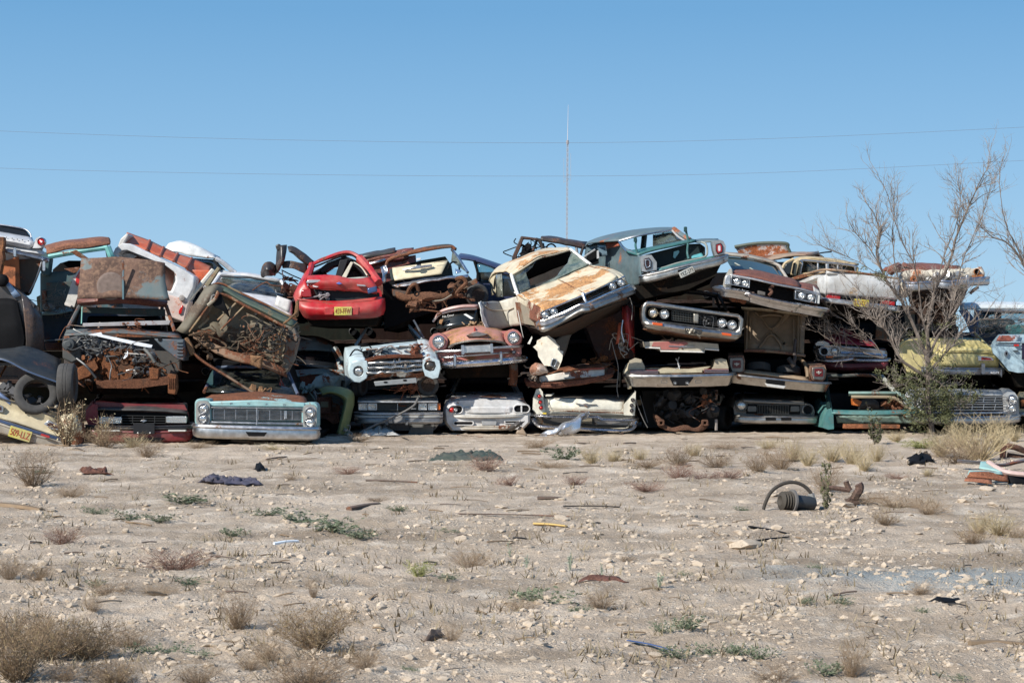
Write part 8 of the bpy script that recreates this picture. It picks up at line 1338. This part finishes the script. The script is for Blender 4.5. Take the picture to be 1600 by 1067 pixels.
NAMED = [('dry', 52, 757, 72, 58, 'dry brown bush standing alone at the left below the cream sedan'), ('gold', 28, 1064, 110, 110, 'large golden brown bush in the bottom left corner'), ('gold', 132, 1028, 92, 75, 'round golden bush just right of the corner bush'), ('red', 275, 888, 95, 45, 'reddish brown weed with pale rock beside it at left'),
  ('gold', 492, 1018, 90, 70, 'golden dry bush at the bottom left of the middle'), ('leafy', 1290, 798, 46, 92, 'thin leafy sapling beside the arched hose'), ('leafy', 1368, 694, 58, 48, 'green leafy bush in front of the teal wagon tail'), ('green', 880, 718, 52, 34, 'green bush on the ground below the white finned tail'),
  ('grass', 1530, 718, 120, 62, 'big stand of dry grass at the right by the scrap'), ('grass', 1470, 712, 60, 50, 'dry grass clump at the foot of the tree'), ('ygreen', 655, 902, 42, 26, 'yellow-green weed near the centre of the ground'), ('green', 850, 945, 66, 44, 'dark green weed right of the centre foreground'), ('grass', 1560, 838, 80, 46, 'greenish grass clump at the right edge'),
  ('dry', 480, 1072, 150, 66, 'wide sparse dry bush at the bottom edge'), ('dry', 370, 988, 62, 52, 'grey dry bush above the bottom rocks at left'), ('dry', 100, 1066, 60, 40, 'dark weed between the two golden bushes'), ('dry', 735, 885, 60, 38, 'dark dry bush near the centre of the ground')]
REST = [('gold', 75, 1030, 90, 70), ('dry', 15, 1010, 80, 60), ('gold', 180, 1066, 90, 50), ('dry', 60, 985, 60, 40), ('dry', 310, 1066, 70, 34), ('dry', 420, 1030, 60, 40), ('grass', 1300, 722, 60, 40), ('dry', 1120, 735, 60, 26), ('dry', 1220, 735, 60, 34), ('grass', 1350, 735, 50, 30), ('dry', 1010, 735, 60, 18), ('dry', 1400, 795, 70, 26), ('dry', 1350, 790, 50, 22), ('dry', 860, 735, 50, 14), ('red', 98, 852, 62, 32), ('dry', 205, 1008, 66, 42), ('green', 290, 788, 76, 24), ('green', 415, 808, 60, 20), ('green', 470, 818, 84, 26), ('green', 520, 832, 80, 32), ('green', 560, 842, 60, 26), ('green', 365, 838, 42, 24), ('green', 300, 908, 54, 20), ('green', 265, 1015, 56, 22), ('green', 215, 1018, 40, 20), ('green', 310, 1018, 44, 16),
  ('dry', 705, 1003, 36, 30), ('green', 700, 908, 40, 14), ('green', 905, 958, 32, 16), ('pale', 822, 888, 16, 34), ('pale', 797, 866, 14, 26), ('pale', 890, 893, 20, 32), ('pale', 1030, 922, 28, 34), ('pale', 942, 905, 12, 28), ('dry', 940, 950, 60, 44), ('dry', 815, 955, 40, 22), ('grass', 925, 725, 50, 28), ('grass', 960, 722, 44, 22), ('red', 760, 738, 52, 30), ('red', 545, 738, 40, 18), ('dry', 230, 715, 46, 26),
  ('red', 1060, 748, 46, 26), ('red', 1100, 752, 56, 22), ('red', 1140, 752, 50, 24), ('red', 900, 757, 42, 20), ('red', 795, 755, 40, 18), ('dry', 1185, 742, 44, 36), ('dry', 1062, 728, 50, 40), ('grass', 1240, 722, 50, 38), ('grass', 1262, 730, 44, 34), ('grass', 1330, 728, 54, 38), ('grass', 1370, 722, 44, 34), ('grass', 1085, 712, 40, 24), ('grass', 1000, 718, 40, 20), ('grass', 1400, 690, 46, 22), ('grass', 1500, 700, 60, 46), ('grass', 1560, 705, 60, 52), ('grass', 1585, 690, 50, 30),
  ('red', 1400, 748, 30, 16), ('grass', 1450, 745, 32, 18), ('dry', 1290, 770, 50, 44), ('dry', 1450, 805, 60, 28), ('dry', 1385, 822, 50, 22), ('dry', 1520, 850, 46, 26), ('grass', 1530, 835, 50, 40), ('dry', 1590, 842, 46, 28), ('green', 1035, 990, 40, 24), ('green', 1075, 988, 56, 34), ('green', 1110, 1015, 44, 30), ('green', 1150, 1022, 50, 34), ('green', 1190, 1030, 46, 28), ('green', 1060, 1030, 50, 24), ('green', 1290, 1052, 54, 40), ('dry', 1330, 1056, 50, 54), ('dry', 1215, 1064, 80, 28), ('green', 1490, 1060, 50, 16),
  ('green', 1260, 945, 28, 16), ('green', 1315, 945, 32, 16), ('dry', 1440, 935, 36, 20), ('green', 1275, 895, 30, 10), ('green', 1440, 957, 26, 12), ('green', 1070, 900, 24, 14), ('red', 1010, 765, 60, 18), ('green', 65, 740, 30, 14), ('dry', 110, 775, 50, 22), ('green', 150, 800, 36, 16), ('green', 205, 812, 50, 20), ('green', 250, 818, 44, 16), ('dry', 60, 905, 50, 30), ('dry', 170, 925, 80, 26), ('green', 150, 915, 30, 16), ('dry', 245, 925, 50, 24), ('dry', 15, 900, 40, 36), ('dry', 390, 1045, 60, 36), ('dry', 570, 1055, 50, 40), ('dry', 490, 935, 16, 34), ('dry', 145, 960, 30, 30), ('green', 640, 1046, 30, 12),
  ('dry', 1500, 725, 90, 40), ('dry', 165, 700, 60, 30), ('dry', 310, 700, 40, 14), ('grass', 430, 705, 60, 12), ('grass', 210, 700, 60, 22), ('dry', 840, 700, 50, 12), ('dry', 1130, 700, 60, 14), ('grass', 1200, 700, 50, 14), ('ygreen', 1440, 700, 70, 22), ('dry', 560, 690, 40, 14), ('dry', 980, 880, 30, 14), ('green', 1160, 800, 28, 10), ('dry', 590, 780, 36, 12), ('green', 620, 800, 40, 12), ('green', 700, 830, 34, 12), ('dry', 455, 750, 30, 12)]
for a in NAMED: plant(*a)
for a in REST: plant(*a)
def ground_cover():
    rn = random.Random(8); V, Fc = [], []
    for _ in range(1300):
        py = rn.uniform(690, 1075); px = rn.uniform(-40, 1640)
        if noise.noise((px*.006, py*.012, 3)) < -.12: continue
        x, y = gp(px, py); z = gh(x, y)
        for _ in range(rn.randrange(3, 9)):
            a = rn.uniform(0, 6.28); h = rn.uniform(.015, .07)*(1+y*.02); d = Vector((math.cos(a), math.sin(a), 0))*rn.uniform(.02, .09); b = len(V); w_ = Vector((-d.y, d.x, 0)).normalized()*.0035*(1+y*.05); c = Vector((x+rn.gauss(0, .04), y+rn.gauss(0, .04), z-.005))
            V += [c-w_, c+w_, c+d+Vector((0, 0, h))]; Fc.append((b, b+1, b+2))
    tag(obj('ground_cover', V, Fc, leafmat(((.17, .125, .08), (.27, .22, .14)))), 'sparse dead stalks and tiny weeds spread over the dirt', None, kind='stuff')
ground_cover()
# ---------------------------------------------------------------- rocks and gravel
ROCK = paint((.57, .47, .365), 0, .5, .9, seed=2, spec=.15, bump=.7, sc=1.6)
def rockmesh(seed, sub=2):
    bm = bmesh.new(); bmesh.ops.create_icosphere(bm, subdivisions=sub, radius=.5)
    for v in bm.verts:
        n = noise.noise_vector(v.co*2.2+Vector((seed*5, 0, 0)))*.22+noise.noise_vector(v.co*5+Vector((seed*3, 0, 0)))*.08; v.co += n; v.co.z *= .8
    me = bpy.data.meshes.new('rock'); bm.to_mesh(me); bm.free(); me.materials.append(ROCK)
    for p in me.polygons: p.use_smooth = True
    me.set_sharp_from_angle(angle=R(24)); return me
RM = [rockmesh(i) for i in range(8)]
def rock(px, py, wpx, hpx, label=None, rn=RN):
    x, y = gp(px, py); s = y/F; o = bpy.data.objects.new('rock', RM[rn.randrange(8)]); C.objects.link(o); w_ = wpx*s; h = max(hpx*s*1.6, w_*.42); o.location = (x, y+w_*.4, gh(x, y+w_*.4)+h*.04)
    o.scale = (w_, w_*rn.uniform(.7, 1), h); o.rotation_euler = (rn.uniform(-.2, .2), rn.uniform(-.2, .2), rn.uniform(-.5, .5))
    tag(o, label or 'pale limestone rock lying on the dirt', 'rock', None if label else 'limestone rocks strewn over the dirt')
for a in ((65, 884, 18, 10, 'single tan rock near the left edge'), (1167, 858, 62, 12, 'broad flat pale rock bedded in the ground right of centre'), (424, 992, 18, 14, 'upright pale rock in the left foreground'), (877, 815, 26, 10, 'white-grey rock at the right end of the long stick'), (1216, 884, 22, 14, 'pale round rock right of the centre ground'), (1274, 912, 13, 12, 'small square-looking rock standing alone on the right'), (1372, 964, 28, 14, 'pale rock beside the dark bent plate'), (1320, 792, 34, 12, 'large pale rock under the rusty rod'), (549, 964, 20, 12, 'pointed pale rock in the left middle foreground')): rock(*a)
for a in ((357, 890, 24, 9), (196, 832, 12, 8), (268, 896, 20, 7), (415, 934, 28, 8), (350, 1012, 26, 12), (372, 1015, 20, 13), (335, 1008, 18, 8), (127, 1058, 22, 12), (721, 845, 24, 10), (785, 792, 25, 6), (801, 800, 30, 6), (935, 835, 18, 6), (1039, 875, 16, 8), (886, 1055, 28, 7), (953, 983, 14, 7), (1028, 1030, 30, 6), (1414, 968, 30, 9), (1106, 826, 16, 8), (1167, 785, 32, 8), (1153, 924, 18, 6), (1555, 792, 24, 9), (1512, 785, 30, 10), (1559, 978, 14, 7), (795, 948, 22, 7), (1195, 790, 20, 6), (1350, 795, 20, 7), (1240, 735, 18, 6), (770, 768, 14, 4), (1545, 765, 26, 9), (590, 1010, 16, 6), (655, 990, 10, 5)): rock(*a)
rn2 = random.Random(77)
CL = [(1340, 830, 130, 22), (1130, 860, 60, 15), (1250, 800, 70, 12), (960, 785, 120, 10), (350, 1010, 50, 18), (1400, 800, 120, 14), (80, 800, 90, 20), (700, 1010, 260, 40), (1500, 860, 90, 25), (760, 770, 200, 12), (850, 935, 100, 14)]
for i in range(215):
    if rn2.random() < .72: c = rn2.choice(CL); px, py = rn2.gauss(c[0], c[2]*.7), rn2.gauss(c[1], c[3]*.8)
    else: px, py = rn2.uniform(0, 1600), rn2.uniform(715, 1062)
    py = min(1064, max(705, py)); w_ = (4+13*rn2.random()**2)*(.5+(py-600)/420); rock(px, py, w_, w_*.34, rn=rn2)
def gravel():
    rn = random.Random(5); ico = []; bm = bmesh.new(); bmesh.ops.create_icosphere(bm, subdivisions=1, radius=1); IV = [v.co.copy() for v in bm.verts]; IF = [tuple(v.index for v in f.verts) for f in bm.faces]; bm.free()
    V, Fc = [], []; n = 0
    while n < 24000:
        py = 1/rn.uniform(1/640, 1/150)-0 if False else rn.uniform(700, 1085); px = rn.uniform(-60, 1660)
        d = noise.noise((px*.008, py*.02, 1))+.6*noise.noise((px*.03, py*.06, 5)); far = (1085-py)/385
        if rn.random() > .35+d*1.3: continue
        x, y = gp(px, py); s = min(.04, .003+.005*rn.random()**2*y*.10+rn.random()**12*.04)*(.68+.55*far); z = gh(x, y); b = len(V); a = rn.uniform(0, 6.28); ca, sa = math.cos(a)*s, math.sin(a)*s; fx, fy, fz = rn.uniform(.7, 1.6), rn.uniform(.5, 1.1), rn.uniform(.4, .85)
        j = [rn.uniform(.75, 1.2) for _ in range(12)]
        for i, v in enumerate(IV): q = v*j[i]; V.append((x+q.x*fx*ca-q.y*fy*sa, y+q.x*fx*sa+q.y*fy*ca, z+q.z*fz*s+s*.02))
        Fc += [tuple(b+i for i in f) for f in IF]; n += 1
    tag(obj('gravel', V, Fc, ROCK), 'loose limestone gravel scattered over the dirt', None, kind='stuff')
gravel()
# ---------------------------------------------------------------- debris
WOOD = [paint((.24, .17, .11), 0, .3, .85, seed=i, spec=.1) for i in range(2)]+[paint((.10, .07, .055), .4, .2, .8, seed=4), plain((.05, .045, .04), .8)]
def G3(px, py, up=0): x, y = gp(px, py); return Vector((x, y, gh(x, y)+up))
def stick(x0, y0, x1, y1, w_=.02, flat=.35, mat=None, label=None, name='stick', cat_='stick'):
    a, b = G3(x0, y0, .012), G3(x1, y1, .012); m_ = (a+b)/2+Vector((0, RN.uniform(-.015, .015), .006)); v, f = tube(cat([a, m_, b], 6), w_, 6, w_*.7, flat)
    tag(obj(name, v, f, mat or RN.choice(WOOD), 40, m_), label or 'thin brown stick lying on the dirt', cat_, None if label else 'sticks and slivers strewn on the dirt')
stick(0, 790, 66, 797, .06, .6, WOOD[0], 'grey-brown board end at the left edge', 'board', 'board'); stick(836, 820, 885, 824, .035, .4, plain((.52, .36, .13), .7), 'yellow-brown wood strip right of centre', 'board', 'board'); stick(715, 806, 890, 811, .012, .6, WOOD[2], 'long thin dark stick across the centre of the ground'); stick(985, 1003, 1052, 1020, .03, .15, plain((.05, .09, .22), .4), 'blue plastic strip in the lower right foreground', 'plastic_strip', 'plastic strip')
stick(1173, 829, 1240, 838, .035, .3, BLK(), 'upper black rubber strip right of centre', 'rubber_strip', 'rubber strip'); stick(1165, 848, 1232, 843, .03, .3, BLK(), 'lower black rubber strip right of centre', 'rubber_strip', 'rubber strip'); stick(1515, 1012, 1604, 1012, .035, .5, WOOD[0], 'weathered board at the lower right edge', 'board', 'board'); stick(428, 850, 466, 847, .016, 1, plain((.7, .76, .8), .4), 'pale blue-white tube on the ground at left', 'plastic_tube', 'tube')
stick(572, 750, 652, 752, .02, .6, WOOD[2], 'straight brown rod below the grey sedan', 'rod', 'rod'); stick(880, 794, 968, 794, .03, .25, WOOD[3], 'long dark flat strip right of centre', 'strip', 'strip'); stick(545, 796, 592, 790, .04, .6, WOOD[2], 'dark bark piece left of centre', 'bark', 'bark'); stick(840, 777, 880, 777, .05, .5, WOOD[2], 'brown bark chunk near the centre', 'bark', 'bark')
for i in range(150):
    py = 678+375*RN.random()**1.9; px = RN.uniform(0, 1600); l = RN.uniform(8, 40); stick(px, py, px+l, py+RN.uniform(-3, 3), RN.uniform(.003, .008)*(1+(1060-py)/220), .6)
def sheet(name, label, cat_, pts, mat, amp=.03, h=.02, n=10, m=14, cs=6):
    V = []
    P = [G3(*p[:2], (p[2] if len(p) > 2 else 0)) for p in pts]
    for i in range(n+1):
        for j in range(m+1):
            a = P[0].lerp(P[1], j/m); b = P[3].lerp(P[2], j/m); v = a.lerp(b, i/n); e = min(i, n-i, j, m-j); q = (abs(noise.noise(v*cs))+.5*abs(noise.noise(v*cs*2.7)))*amp*min(1, e/2)*2; f = 2.2 if e == 0 else 1.2; V.append(v+Vector((noise.noise(v*cs+Vector((3, 3, 3)))*amp*f, noise.noise(v*cs*1.1)*amp*f*2, q+h*min(1, e/2)+.006)))
    o = obj(name, V, [(i*(m+1)+j, i*(m+1)+j+1, (i+1)*(m+1)+j+1, (i+1)*(m+1)+j) for i in range(n) for j in range(m)], mat, 50, (P[0]+P[2])/2); q = o.modifiers.new('thick', 'SOLIDIFY'); q.thickness = .006; return tag(o, label, cat_)
sheet('tarp', 'dark green tarp crumpled on the ground below the pink sedan', 'tarp', [(700, 712), (765, 708), (790, 722), (672, 723)], paint((.025, .05, .04), 0, .5, .8), .05, .02, 18, 40, 5)
sheet('cloth', 'crumpled navy cloth lying below the turquoise sedan', 'cloth', [(325, 751), (398, 754), (408, 759), (314, 757)], paint((.05, .05, .085), 0, .4, .9), .035, .012, 14, 50, 11)
sheet('rusty_scrap', 'twisted rusty metal strip below the burgundy sedan', 'scrap metal', [(128, 735), (165, 738), (172, 745), (127, 742)], rusty(3, (.12, .055, .04)), .045, .02, 8, 22, 6)
sheet('plastic_scrap', 'small black curled scrap below the turquoise sedan', 'scrap', [(398, 732), (410, 731), (416, 737), (402, 738)], BLK(), .06, .03, 6, 8, 8)
sheet('metal_plate', 'brown rusty plate flat on the ground right of centre', 'metal plate', [(912, 904), (960, 904), (978, 911), (905, 910)], rusty(6, (.13, .06, .045)), .02, .012, 6, 12)
sheet('metal_plate', 'dark bent plate on the bluish patch at right', 'metal plate', [(1450, 945), (1508, 945), (1500, 952), (1470, 953)], BLK(), .02, .015, 5, 10)
sheet('bark', 'oval brown bark piece in the centre foreground', 'bark', [(668, 996), (690, 994), (692, 999), (668, 1003)], WOOD[2], .03, .02, 6, 8)
sheet('plastic_scrap', 'black tangled rubber scrap before the dry grass', 'scrap', [(1420, 716), (1450, 712), (1460, 724), (1424, 727)], BLK(), .05, .02, 10, 14, 7)
sheet('paper_scrap', 'whitish crushed scrap at the foot of the grey sedan', 'scrap', [(568, 677), (612, 676), (618, 682), (566, 683)], plain((.5, .48, .44), .7), .08, .05, 8, 20, 7)
def hose():
    y0 = gp(1230, 798)[1]; t = T('hose', 'black rubber hose arching over the ground right of centre', 'hose', y0); t.TU('tube', [(1192, 799), (1196, 785), (1205, 768), (1220, 757), (1238, 753), (1255, 758), (1267, 770), (1272, 783)], .018, paint((.03, .026, .022), .2, .2, .7), k=9); t.TU('end_fitting', [(1267, 771), (1270, 780), (1272, 790)], .034, plain((.3, .29, .27), .5)); t.done()
    t = T('driveshaft_part', 'grey cylindrical machine part with ribbed rubber boot, lying under the arched hose', 'machine part', y0-.1); c = t.w((1242, 784)); ax = Vector((-1, -.35, .12))
    S = .55; L = lambda P: [(a*S, b*S) for a, b in P]; f_ = c+ax.normalized()*.035
    t.lathe('housing', c, ax, L([(.11, -.38), (.13, -.3), (.135, 0), (.16, .02), (.16, .06), (.1, .08)]), plain((.055, .06, .065), .5, .3), 22); t.lathe('flange', f_, ax, L([(.22, -.02), (.22, .02), (.12, .03)]), plain((.14, .13, .12), .6), 22)
    b = [(.12, .08)]
    for i in range(4): b += [(.19-.006*i, .11+i*.05), (.15-.006*i, .135+i*.05)]
    t.lathe('boot', c, ax, L(b+[(.09, .30), (.05, .26)]), plain((.05, .042, .032), .75), 24); t.done()
    t = T('tie_rod', 'rusty steering rod with curled end, beside the leafy sapling', 'steering rod', gp(1325, 790)[1]); rs = rusty(7, (.12, .075, .06)); t.TU('rod', [(1292, 761), (1310, 763), (1328, 766)], .025, rs); t.TU('arm', [(1328, 766), (1324, 758), (1322, 752)], .03, rs); t.TU('arm', [(1334, 780), (1338, 772), (1342, 766), (1343, 760), (1341, 756)], .045, rs); t.TU('arm', [(1325, 780), (1332, 786), (1342, 786)], .05, rs); t.done()
    y1 = gp(1560, 755)[1]; t = T('scrap_fender', 'turquoise and rusty folded fender panel on the ground at the right edge', 'scrap metal', y1); tq = paint((.28, .52, .50), .1, .2, .45, seed=3)
    t.G('rust_panel', [[(1516, 738, .0), (1545, 738, .0), (1574, 743, .1)], [(1512, 745, -.1), (1545, 748, -.1), (1575, 752, -.05)]], rusty(8, (.26, .10, .055)), th=.02, n=5, m=12, cr=.01); t.G('turquoise_fold', [[(1532, 721, .5), (1545, 722, .5), (1562, 734, .3)], [(1530, 732, .3), (1548, 735, .2), (1566, 739, .1)]], tq, th=.015, n=5, m=10, cr=.01); t.G('turquoise_rim', [[(1514, 735, .1), (1540, 736, .1), (1566, 738, .1)], [(1512, 742, .0), (1540, 738.5, .0), (1566, 741, .0)]], tq, th=.01, n=3, m=8)
    t.G('rust_skirt', [[(1510, 746, -.1), (1550, 750, -.15)], [(1507, 751, -.2), (1550, 756, -.25)]], rusty(8, (.30, .12, .07)), th=.01, n=3, m=6, cr=.01); t.TU('pink_strip', [(1544, 722, .45), (1560, 732, .25), (1580, 739, .1), (1640, 744, .0)], .03, plain((.5, .36, .32), .5)); t.G('dark_inside', [[(1572, 742, .1), (1640, 745, .2)], [(1575, 755, .0), (1640, 756, .1)]], BLK(), n=3, m=5); t.done()
    t = T('bumper_strip', 'long dark bumper strip lying behind the turquoise scrap panel', 'bumper', gp(1560, 735)[1]); t.BU('strip', [(1496, 720, .1), (1530, 723, .0), (1565, 727, .0), (1590, 722, .1), (1640, 712, .4)], 5, paint((.07, .07, .08), .3, .3, .4), .04, .04, pr=False); t.done()
    t = T('bent_pipe', 'curved brown rusty pipe at the right edge, before the dry grass', 'pipe', gp(1580, 716)[1]); t.TU('pipe', [(1567, 715), (1567, 706), (1570, 699), (1577, 697), (1590, 700), (1604, 705), (1640, 712)], .045, rusty(9, (.15, .07, .05)), k=9); t.TU('pipe', [(1574, 712, .1), (1586, 714, .1), (1600, 716, .1)], .05, rusty(9, (.12, .06, .04))); t.done()
hose()
# ---------------------------------------------------------------- trees
def tree(name, label, Y, limbs, seed, twn, leafspec, lift=.3, parts=('trunk', 'twigs', 'leaves'), cat_='tree', tl=(.2, .7), base_r=1):
    rn = random.Random(seed); t = T(name, label, cat_, Y); V, Fc, TV, TF = [], [], [], []; pts = []
    def add(A, B, P, r0, r1, k): v, f = tube(P, r0, k, r1); b = len(A); A += v; B += [tuple(b+i for i in q) for q in f]
    for L, r0, r1 in limbs:
        P = cat([t.w(p) for p in L], (len(L)-1)*5); P = [p+noise.noise_vector(p*1.7)*.035+noise.noise_vector(p*6)*.012 for p in P]; add(V, Fc, P, r0*.62, r1*.7, 7)
        for i in range(len(P)//4, len(P)): pts.append((P[i], (P[i]-P[i-1]).normalized(), r0+(r1-r0)*i/len(P)))
    lv = []
    def twig(p, d, l, r, g):
        P = [p]; q = d
        n = 5
        for i in range(n): q = (q+Vector((rn.gauss(0, .22), rn.gauss(0, .22), rn.gauss(lift*.22, .16)))).normalized(); P.append(P[-1]+q*l/n)
        add(TV, TF, P, r, r*.35, 4)
        lv.append(P[-1])
        if g > 0:
            for i in range(rn.randrange(2, 5)):
                j = rn.randrange(1, n); e = (P[j+1]-P[j]).normalized()+Vector((rn.gauss(0, .6), rn.gauss(0, .6), rn.gauss(.15, .4))); twig(P[j], e.normalized(), l*rn.uniform(.35, .65), r*.55, g-1)
    for _ in range(twn):
        p, d, r = rn.choice(pts); e = (d+Vector((rn.gauss(0, .6), rn.gauss(0, .6), rn.gauss(lift, .4)))).normalized(); twig(p, e, rn.uniform(*tl), min(.010, max(.005, r*.45)), 2)
    t.mesh(parts[0], V, Fc, MBK); t.mesh(parts[1], TV, TF, leafmat(((.15, .12, .10), (.30, .255, .22)), .9))
    if leafspec:
        LV, LF = [], []
        for cx, cy, sx, sy, n, sz in leafspec:
            cl = [(rn.gauss(cx, sx*.45), rn.gauss(cy, sy*.45), rn.gauss(0, .35)) for _ in range(max(3, n//28))]
            for _ in range(n):
                c = rn.choice(cl); q = t.w((c[0]+rn.gauss(0, 3.5), c[1]+rn.gauss(0, 3), c[2]+rn.gauss(0, .08)))
                if q.z > .03: leafq(LV, LF, rn, q, sz)
        t.mesh(parts[2], LV, LF, MLF)
    t.done()
tree('bare_tree', 'bare multi-stemmed tree with sparse green leaves low down, before the yellow sedan', 34.2, [
  ([(1456, 682), (1453, 650), (1450, 620), (1452, 590), (1450, 565)], .085, .07), ([(1452, 600), (1450, 560), (1449, 520), (1456, 480), (1463, 445), (1478, 425), (1487, 400), (1492, 372), (1508, 335), (1522, 305), (1534, 278), (1543, 262)], .07, .008),
  ([(1450, 570), (1440, 540), (1428, 505), (1408, 470), (1388, 440), (1376, 418), (1368, 395), (1374, 370), (1368, 340), (1352, 315)], .065, .008), ([(1452, 590), (1430, 577), (1412, 566), (1398, 545), (1388, 520), (1370, 500), (1352, 486), (1330, 474)], .055, .012),
  ([(1450, 560), (1462, 530), (1478, 505), (1487, 480), (1492, 455)], .045, .02), ([(1492, 455), (1500, 425), (1508, 395), (1525, 360), (1540, 320), (1552, 280)], .022, .006), ([(1463, 450), (1470, 420), (1480, 385), (1494, 345), (1500, 310), (1498, 280)], .022, .006), ([(1430, 510), (1412, 460), (1400, 420), (1393, 370), (1398, 330), (1392, 290)], .025, .006),
  ([(1449, 530), (1442, 490), (1436, 450), (1425, 410), (1410, 380), (1398, 345), (1385, 300), (1370, 270)], .028, .006), ([(1376, 418), (1360, 395), (1345, 375), (1332, 355), (1322, 335)], .02, .005), ([(1388, 440), (1366, 425), (1345, 412), (1320, 400), (1300, 390), (1270, 378)], .014, .004), ([(1452, 580), (1470, 560), (1490, 540), (1505, 515), (1530, 500), (1570, 497)], .03, .010),
  ([(1448, 600), (1430, 590), (1415, 600), (1400, 605)], .025, .01), ([(1452, 590), (1470, 600), (1490, 620), (1500, 640)], .02, .006), ([(1455, 560), (1445, 505), (1425, 470), (1418, 430)], .025, .008), ([(1449, 540), (1475, 500), (1498, 470), (1525, 455), (1560, 470)], .014, .004), ([(1450, 560), (1420, 520), (1395, 490), (1360, 470), (1330, 440), (1310, 425)], .018, .005)],
  21, 400, [(1455, 625, 46, 40, 3400, .023), (1500, 622, 50, 22, 1400, .021), (1418, 600, 40, 22, 1000, .021), (1475, 652, 34, 16, 500, .022), (1440, 650, 16, 14, 300, .024), (1465, 585, 40, 18, 500, .02), (1400, 585, 26, 16, 260, .022), (1470, 560, 26, 16, 260, .022), (1440, 520, 30, 16, 160, .02), (1372, 435, 18, 10, 170, .02), (1345, 420, 24, 10, 110, .018), (1480, 505, 20, 14, 120, .02)])
tree('bare_tree', 'bare branches reaching in from a tree beyond the right edge', 33.5, [
  ([(1650, 690), (1645, 600), (1636, 520), (1622, 450), (1604, 418), (1590, 398), (1572, 380), (1550, 370), (1530, 352)], .07, .008), ([(1604, 418), (1588, 385), (1572, 355), (1564, 320), (1562, 285), (1566, 245)], .02, .005), ([(1622, 450), (1612, 420), (1596, 395), (1582, 372), (1560, 345)], .02, .004), ([(1590, 398), (1570, 372), (1545, 362), (1522, 345), (1512, 338)], .012, .003)], 5, 46, None)
tree('dead_branch', 'grey dead branch spread over the maroon sedan front', 34.9, [
  ([(1380, 560), (1350, 552), (1320, 545), (1295, 530), (1268, 512), (1258, 500)], .018, .005), ([(1350, 552), (1325, 530), (1300, 518), (1275, 520)], .014, .004), ([(1340, 548), (1318, 560), (1295, 562)], .012, .004), ([(1378, 556), (1360, 530), (1335, 512), (1310, 495), (1290, 480)], .016, .004), ([(1375, 550), (1355, 535), (1320, 522), (1300, 505)], .012, .004)], 9, 60, None, lift=.1, parts=('limb', 'twigs', 'leaves'), cat_='branch', tl=(.15, .5))
tree('brush_pile', 'heap of grey dead brush in front of the blue truck windows', 36.6, [
  ([(1500, 560), (1525, 545), (1555, 540), (1600, 535)], .014, .005), ([(1520, 515), (1545, 508), (1575, 500), (1610, 502)], .014, .005), ([(1490, 522), (1520, 512), (1560, 515), (1600, 510)], .014, .005), ([(1510, 540), (1535, 520), (1570, 508), (1620, 498)], .014, .005), ([(1530, 500), (1560, 497), (1600, 500)], .014, .005), ([(1525, 530), (1550, 525), (1590, 520)], .012, .004)], 31, 90, None, lift=.12, parts=('limbs', 'twigs', 'leaves'), cat_='brush', tl=(.2, .6))
def weedstalk():
    rn = random.Random(4); A = stems(rn, 46, .62, .26, .006, 5, .4, leaf=1, lsz=.022)
    for px, py, l in ((120, 694, 'tall dry weed with cream seed heads before the cream sedan tail'), (150, 700, 'dry weed with seed heads at the corner of the burgundy sedan')):
        x, y = gp(px, py); o = bpy.data.objects.new('seed_weed', two('seed_weed', A, MD, plain((.6, .5, .3), .8))); C.objects.link(o); o.location = (x, 30.2, 0); o.scale = (1.1, 1.1, 1.3) if px == 120 else (.7, .7, .9); tag(o, l, 'plant')
weedstalk()
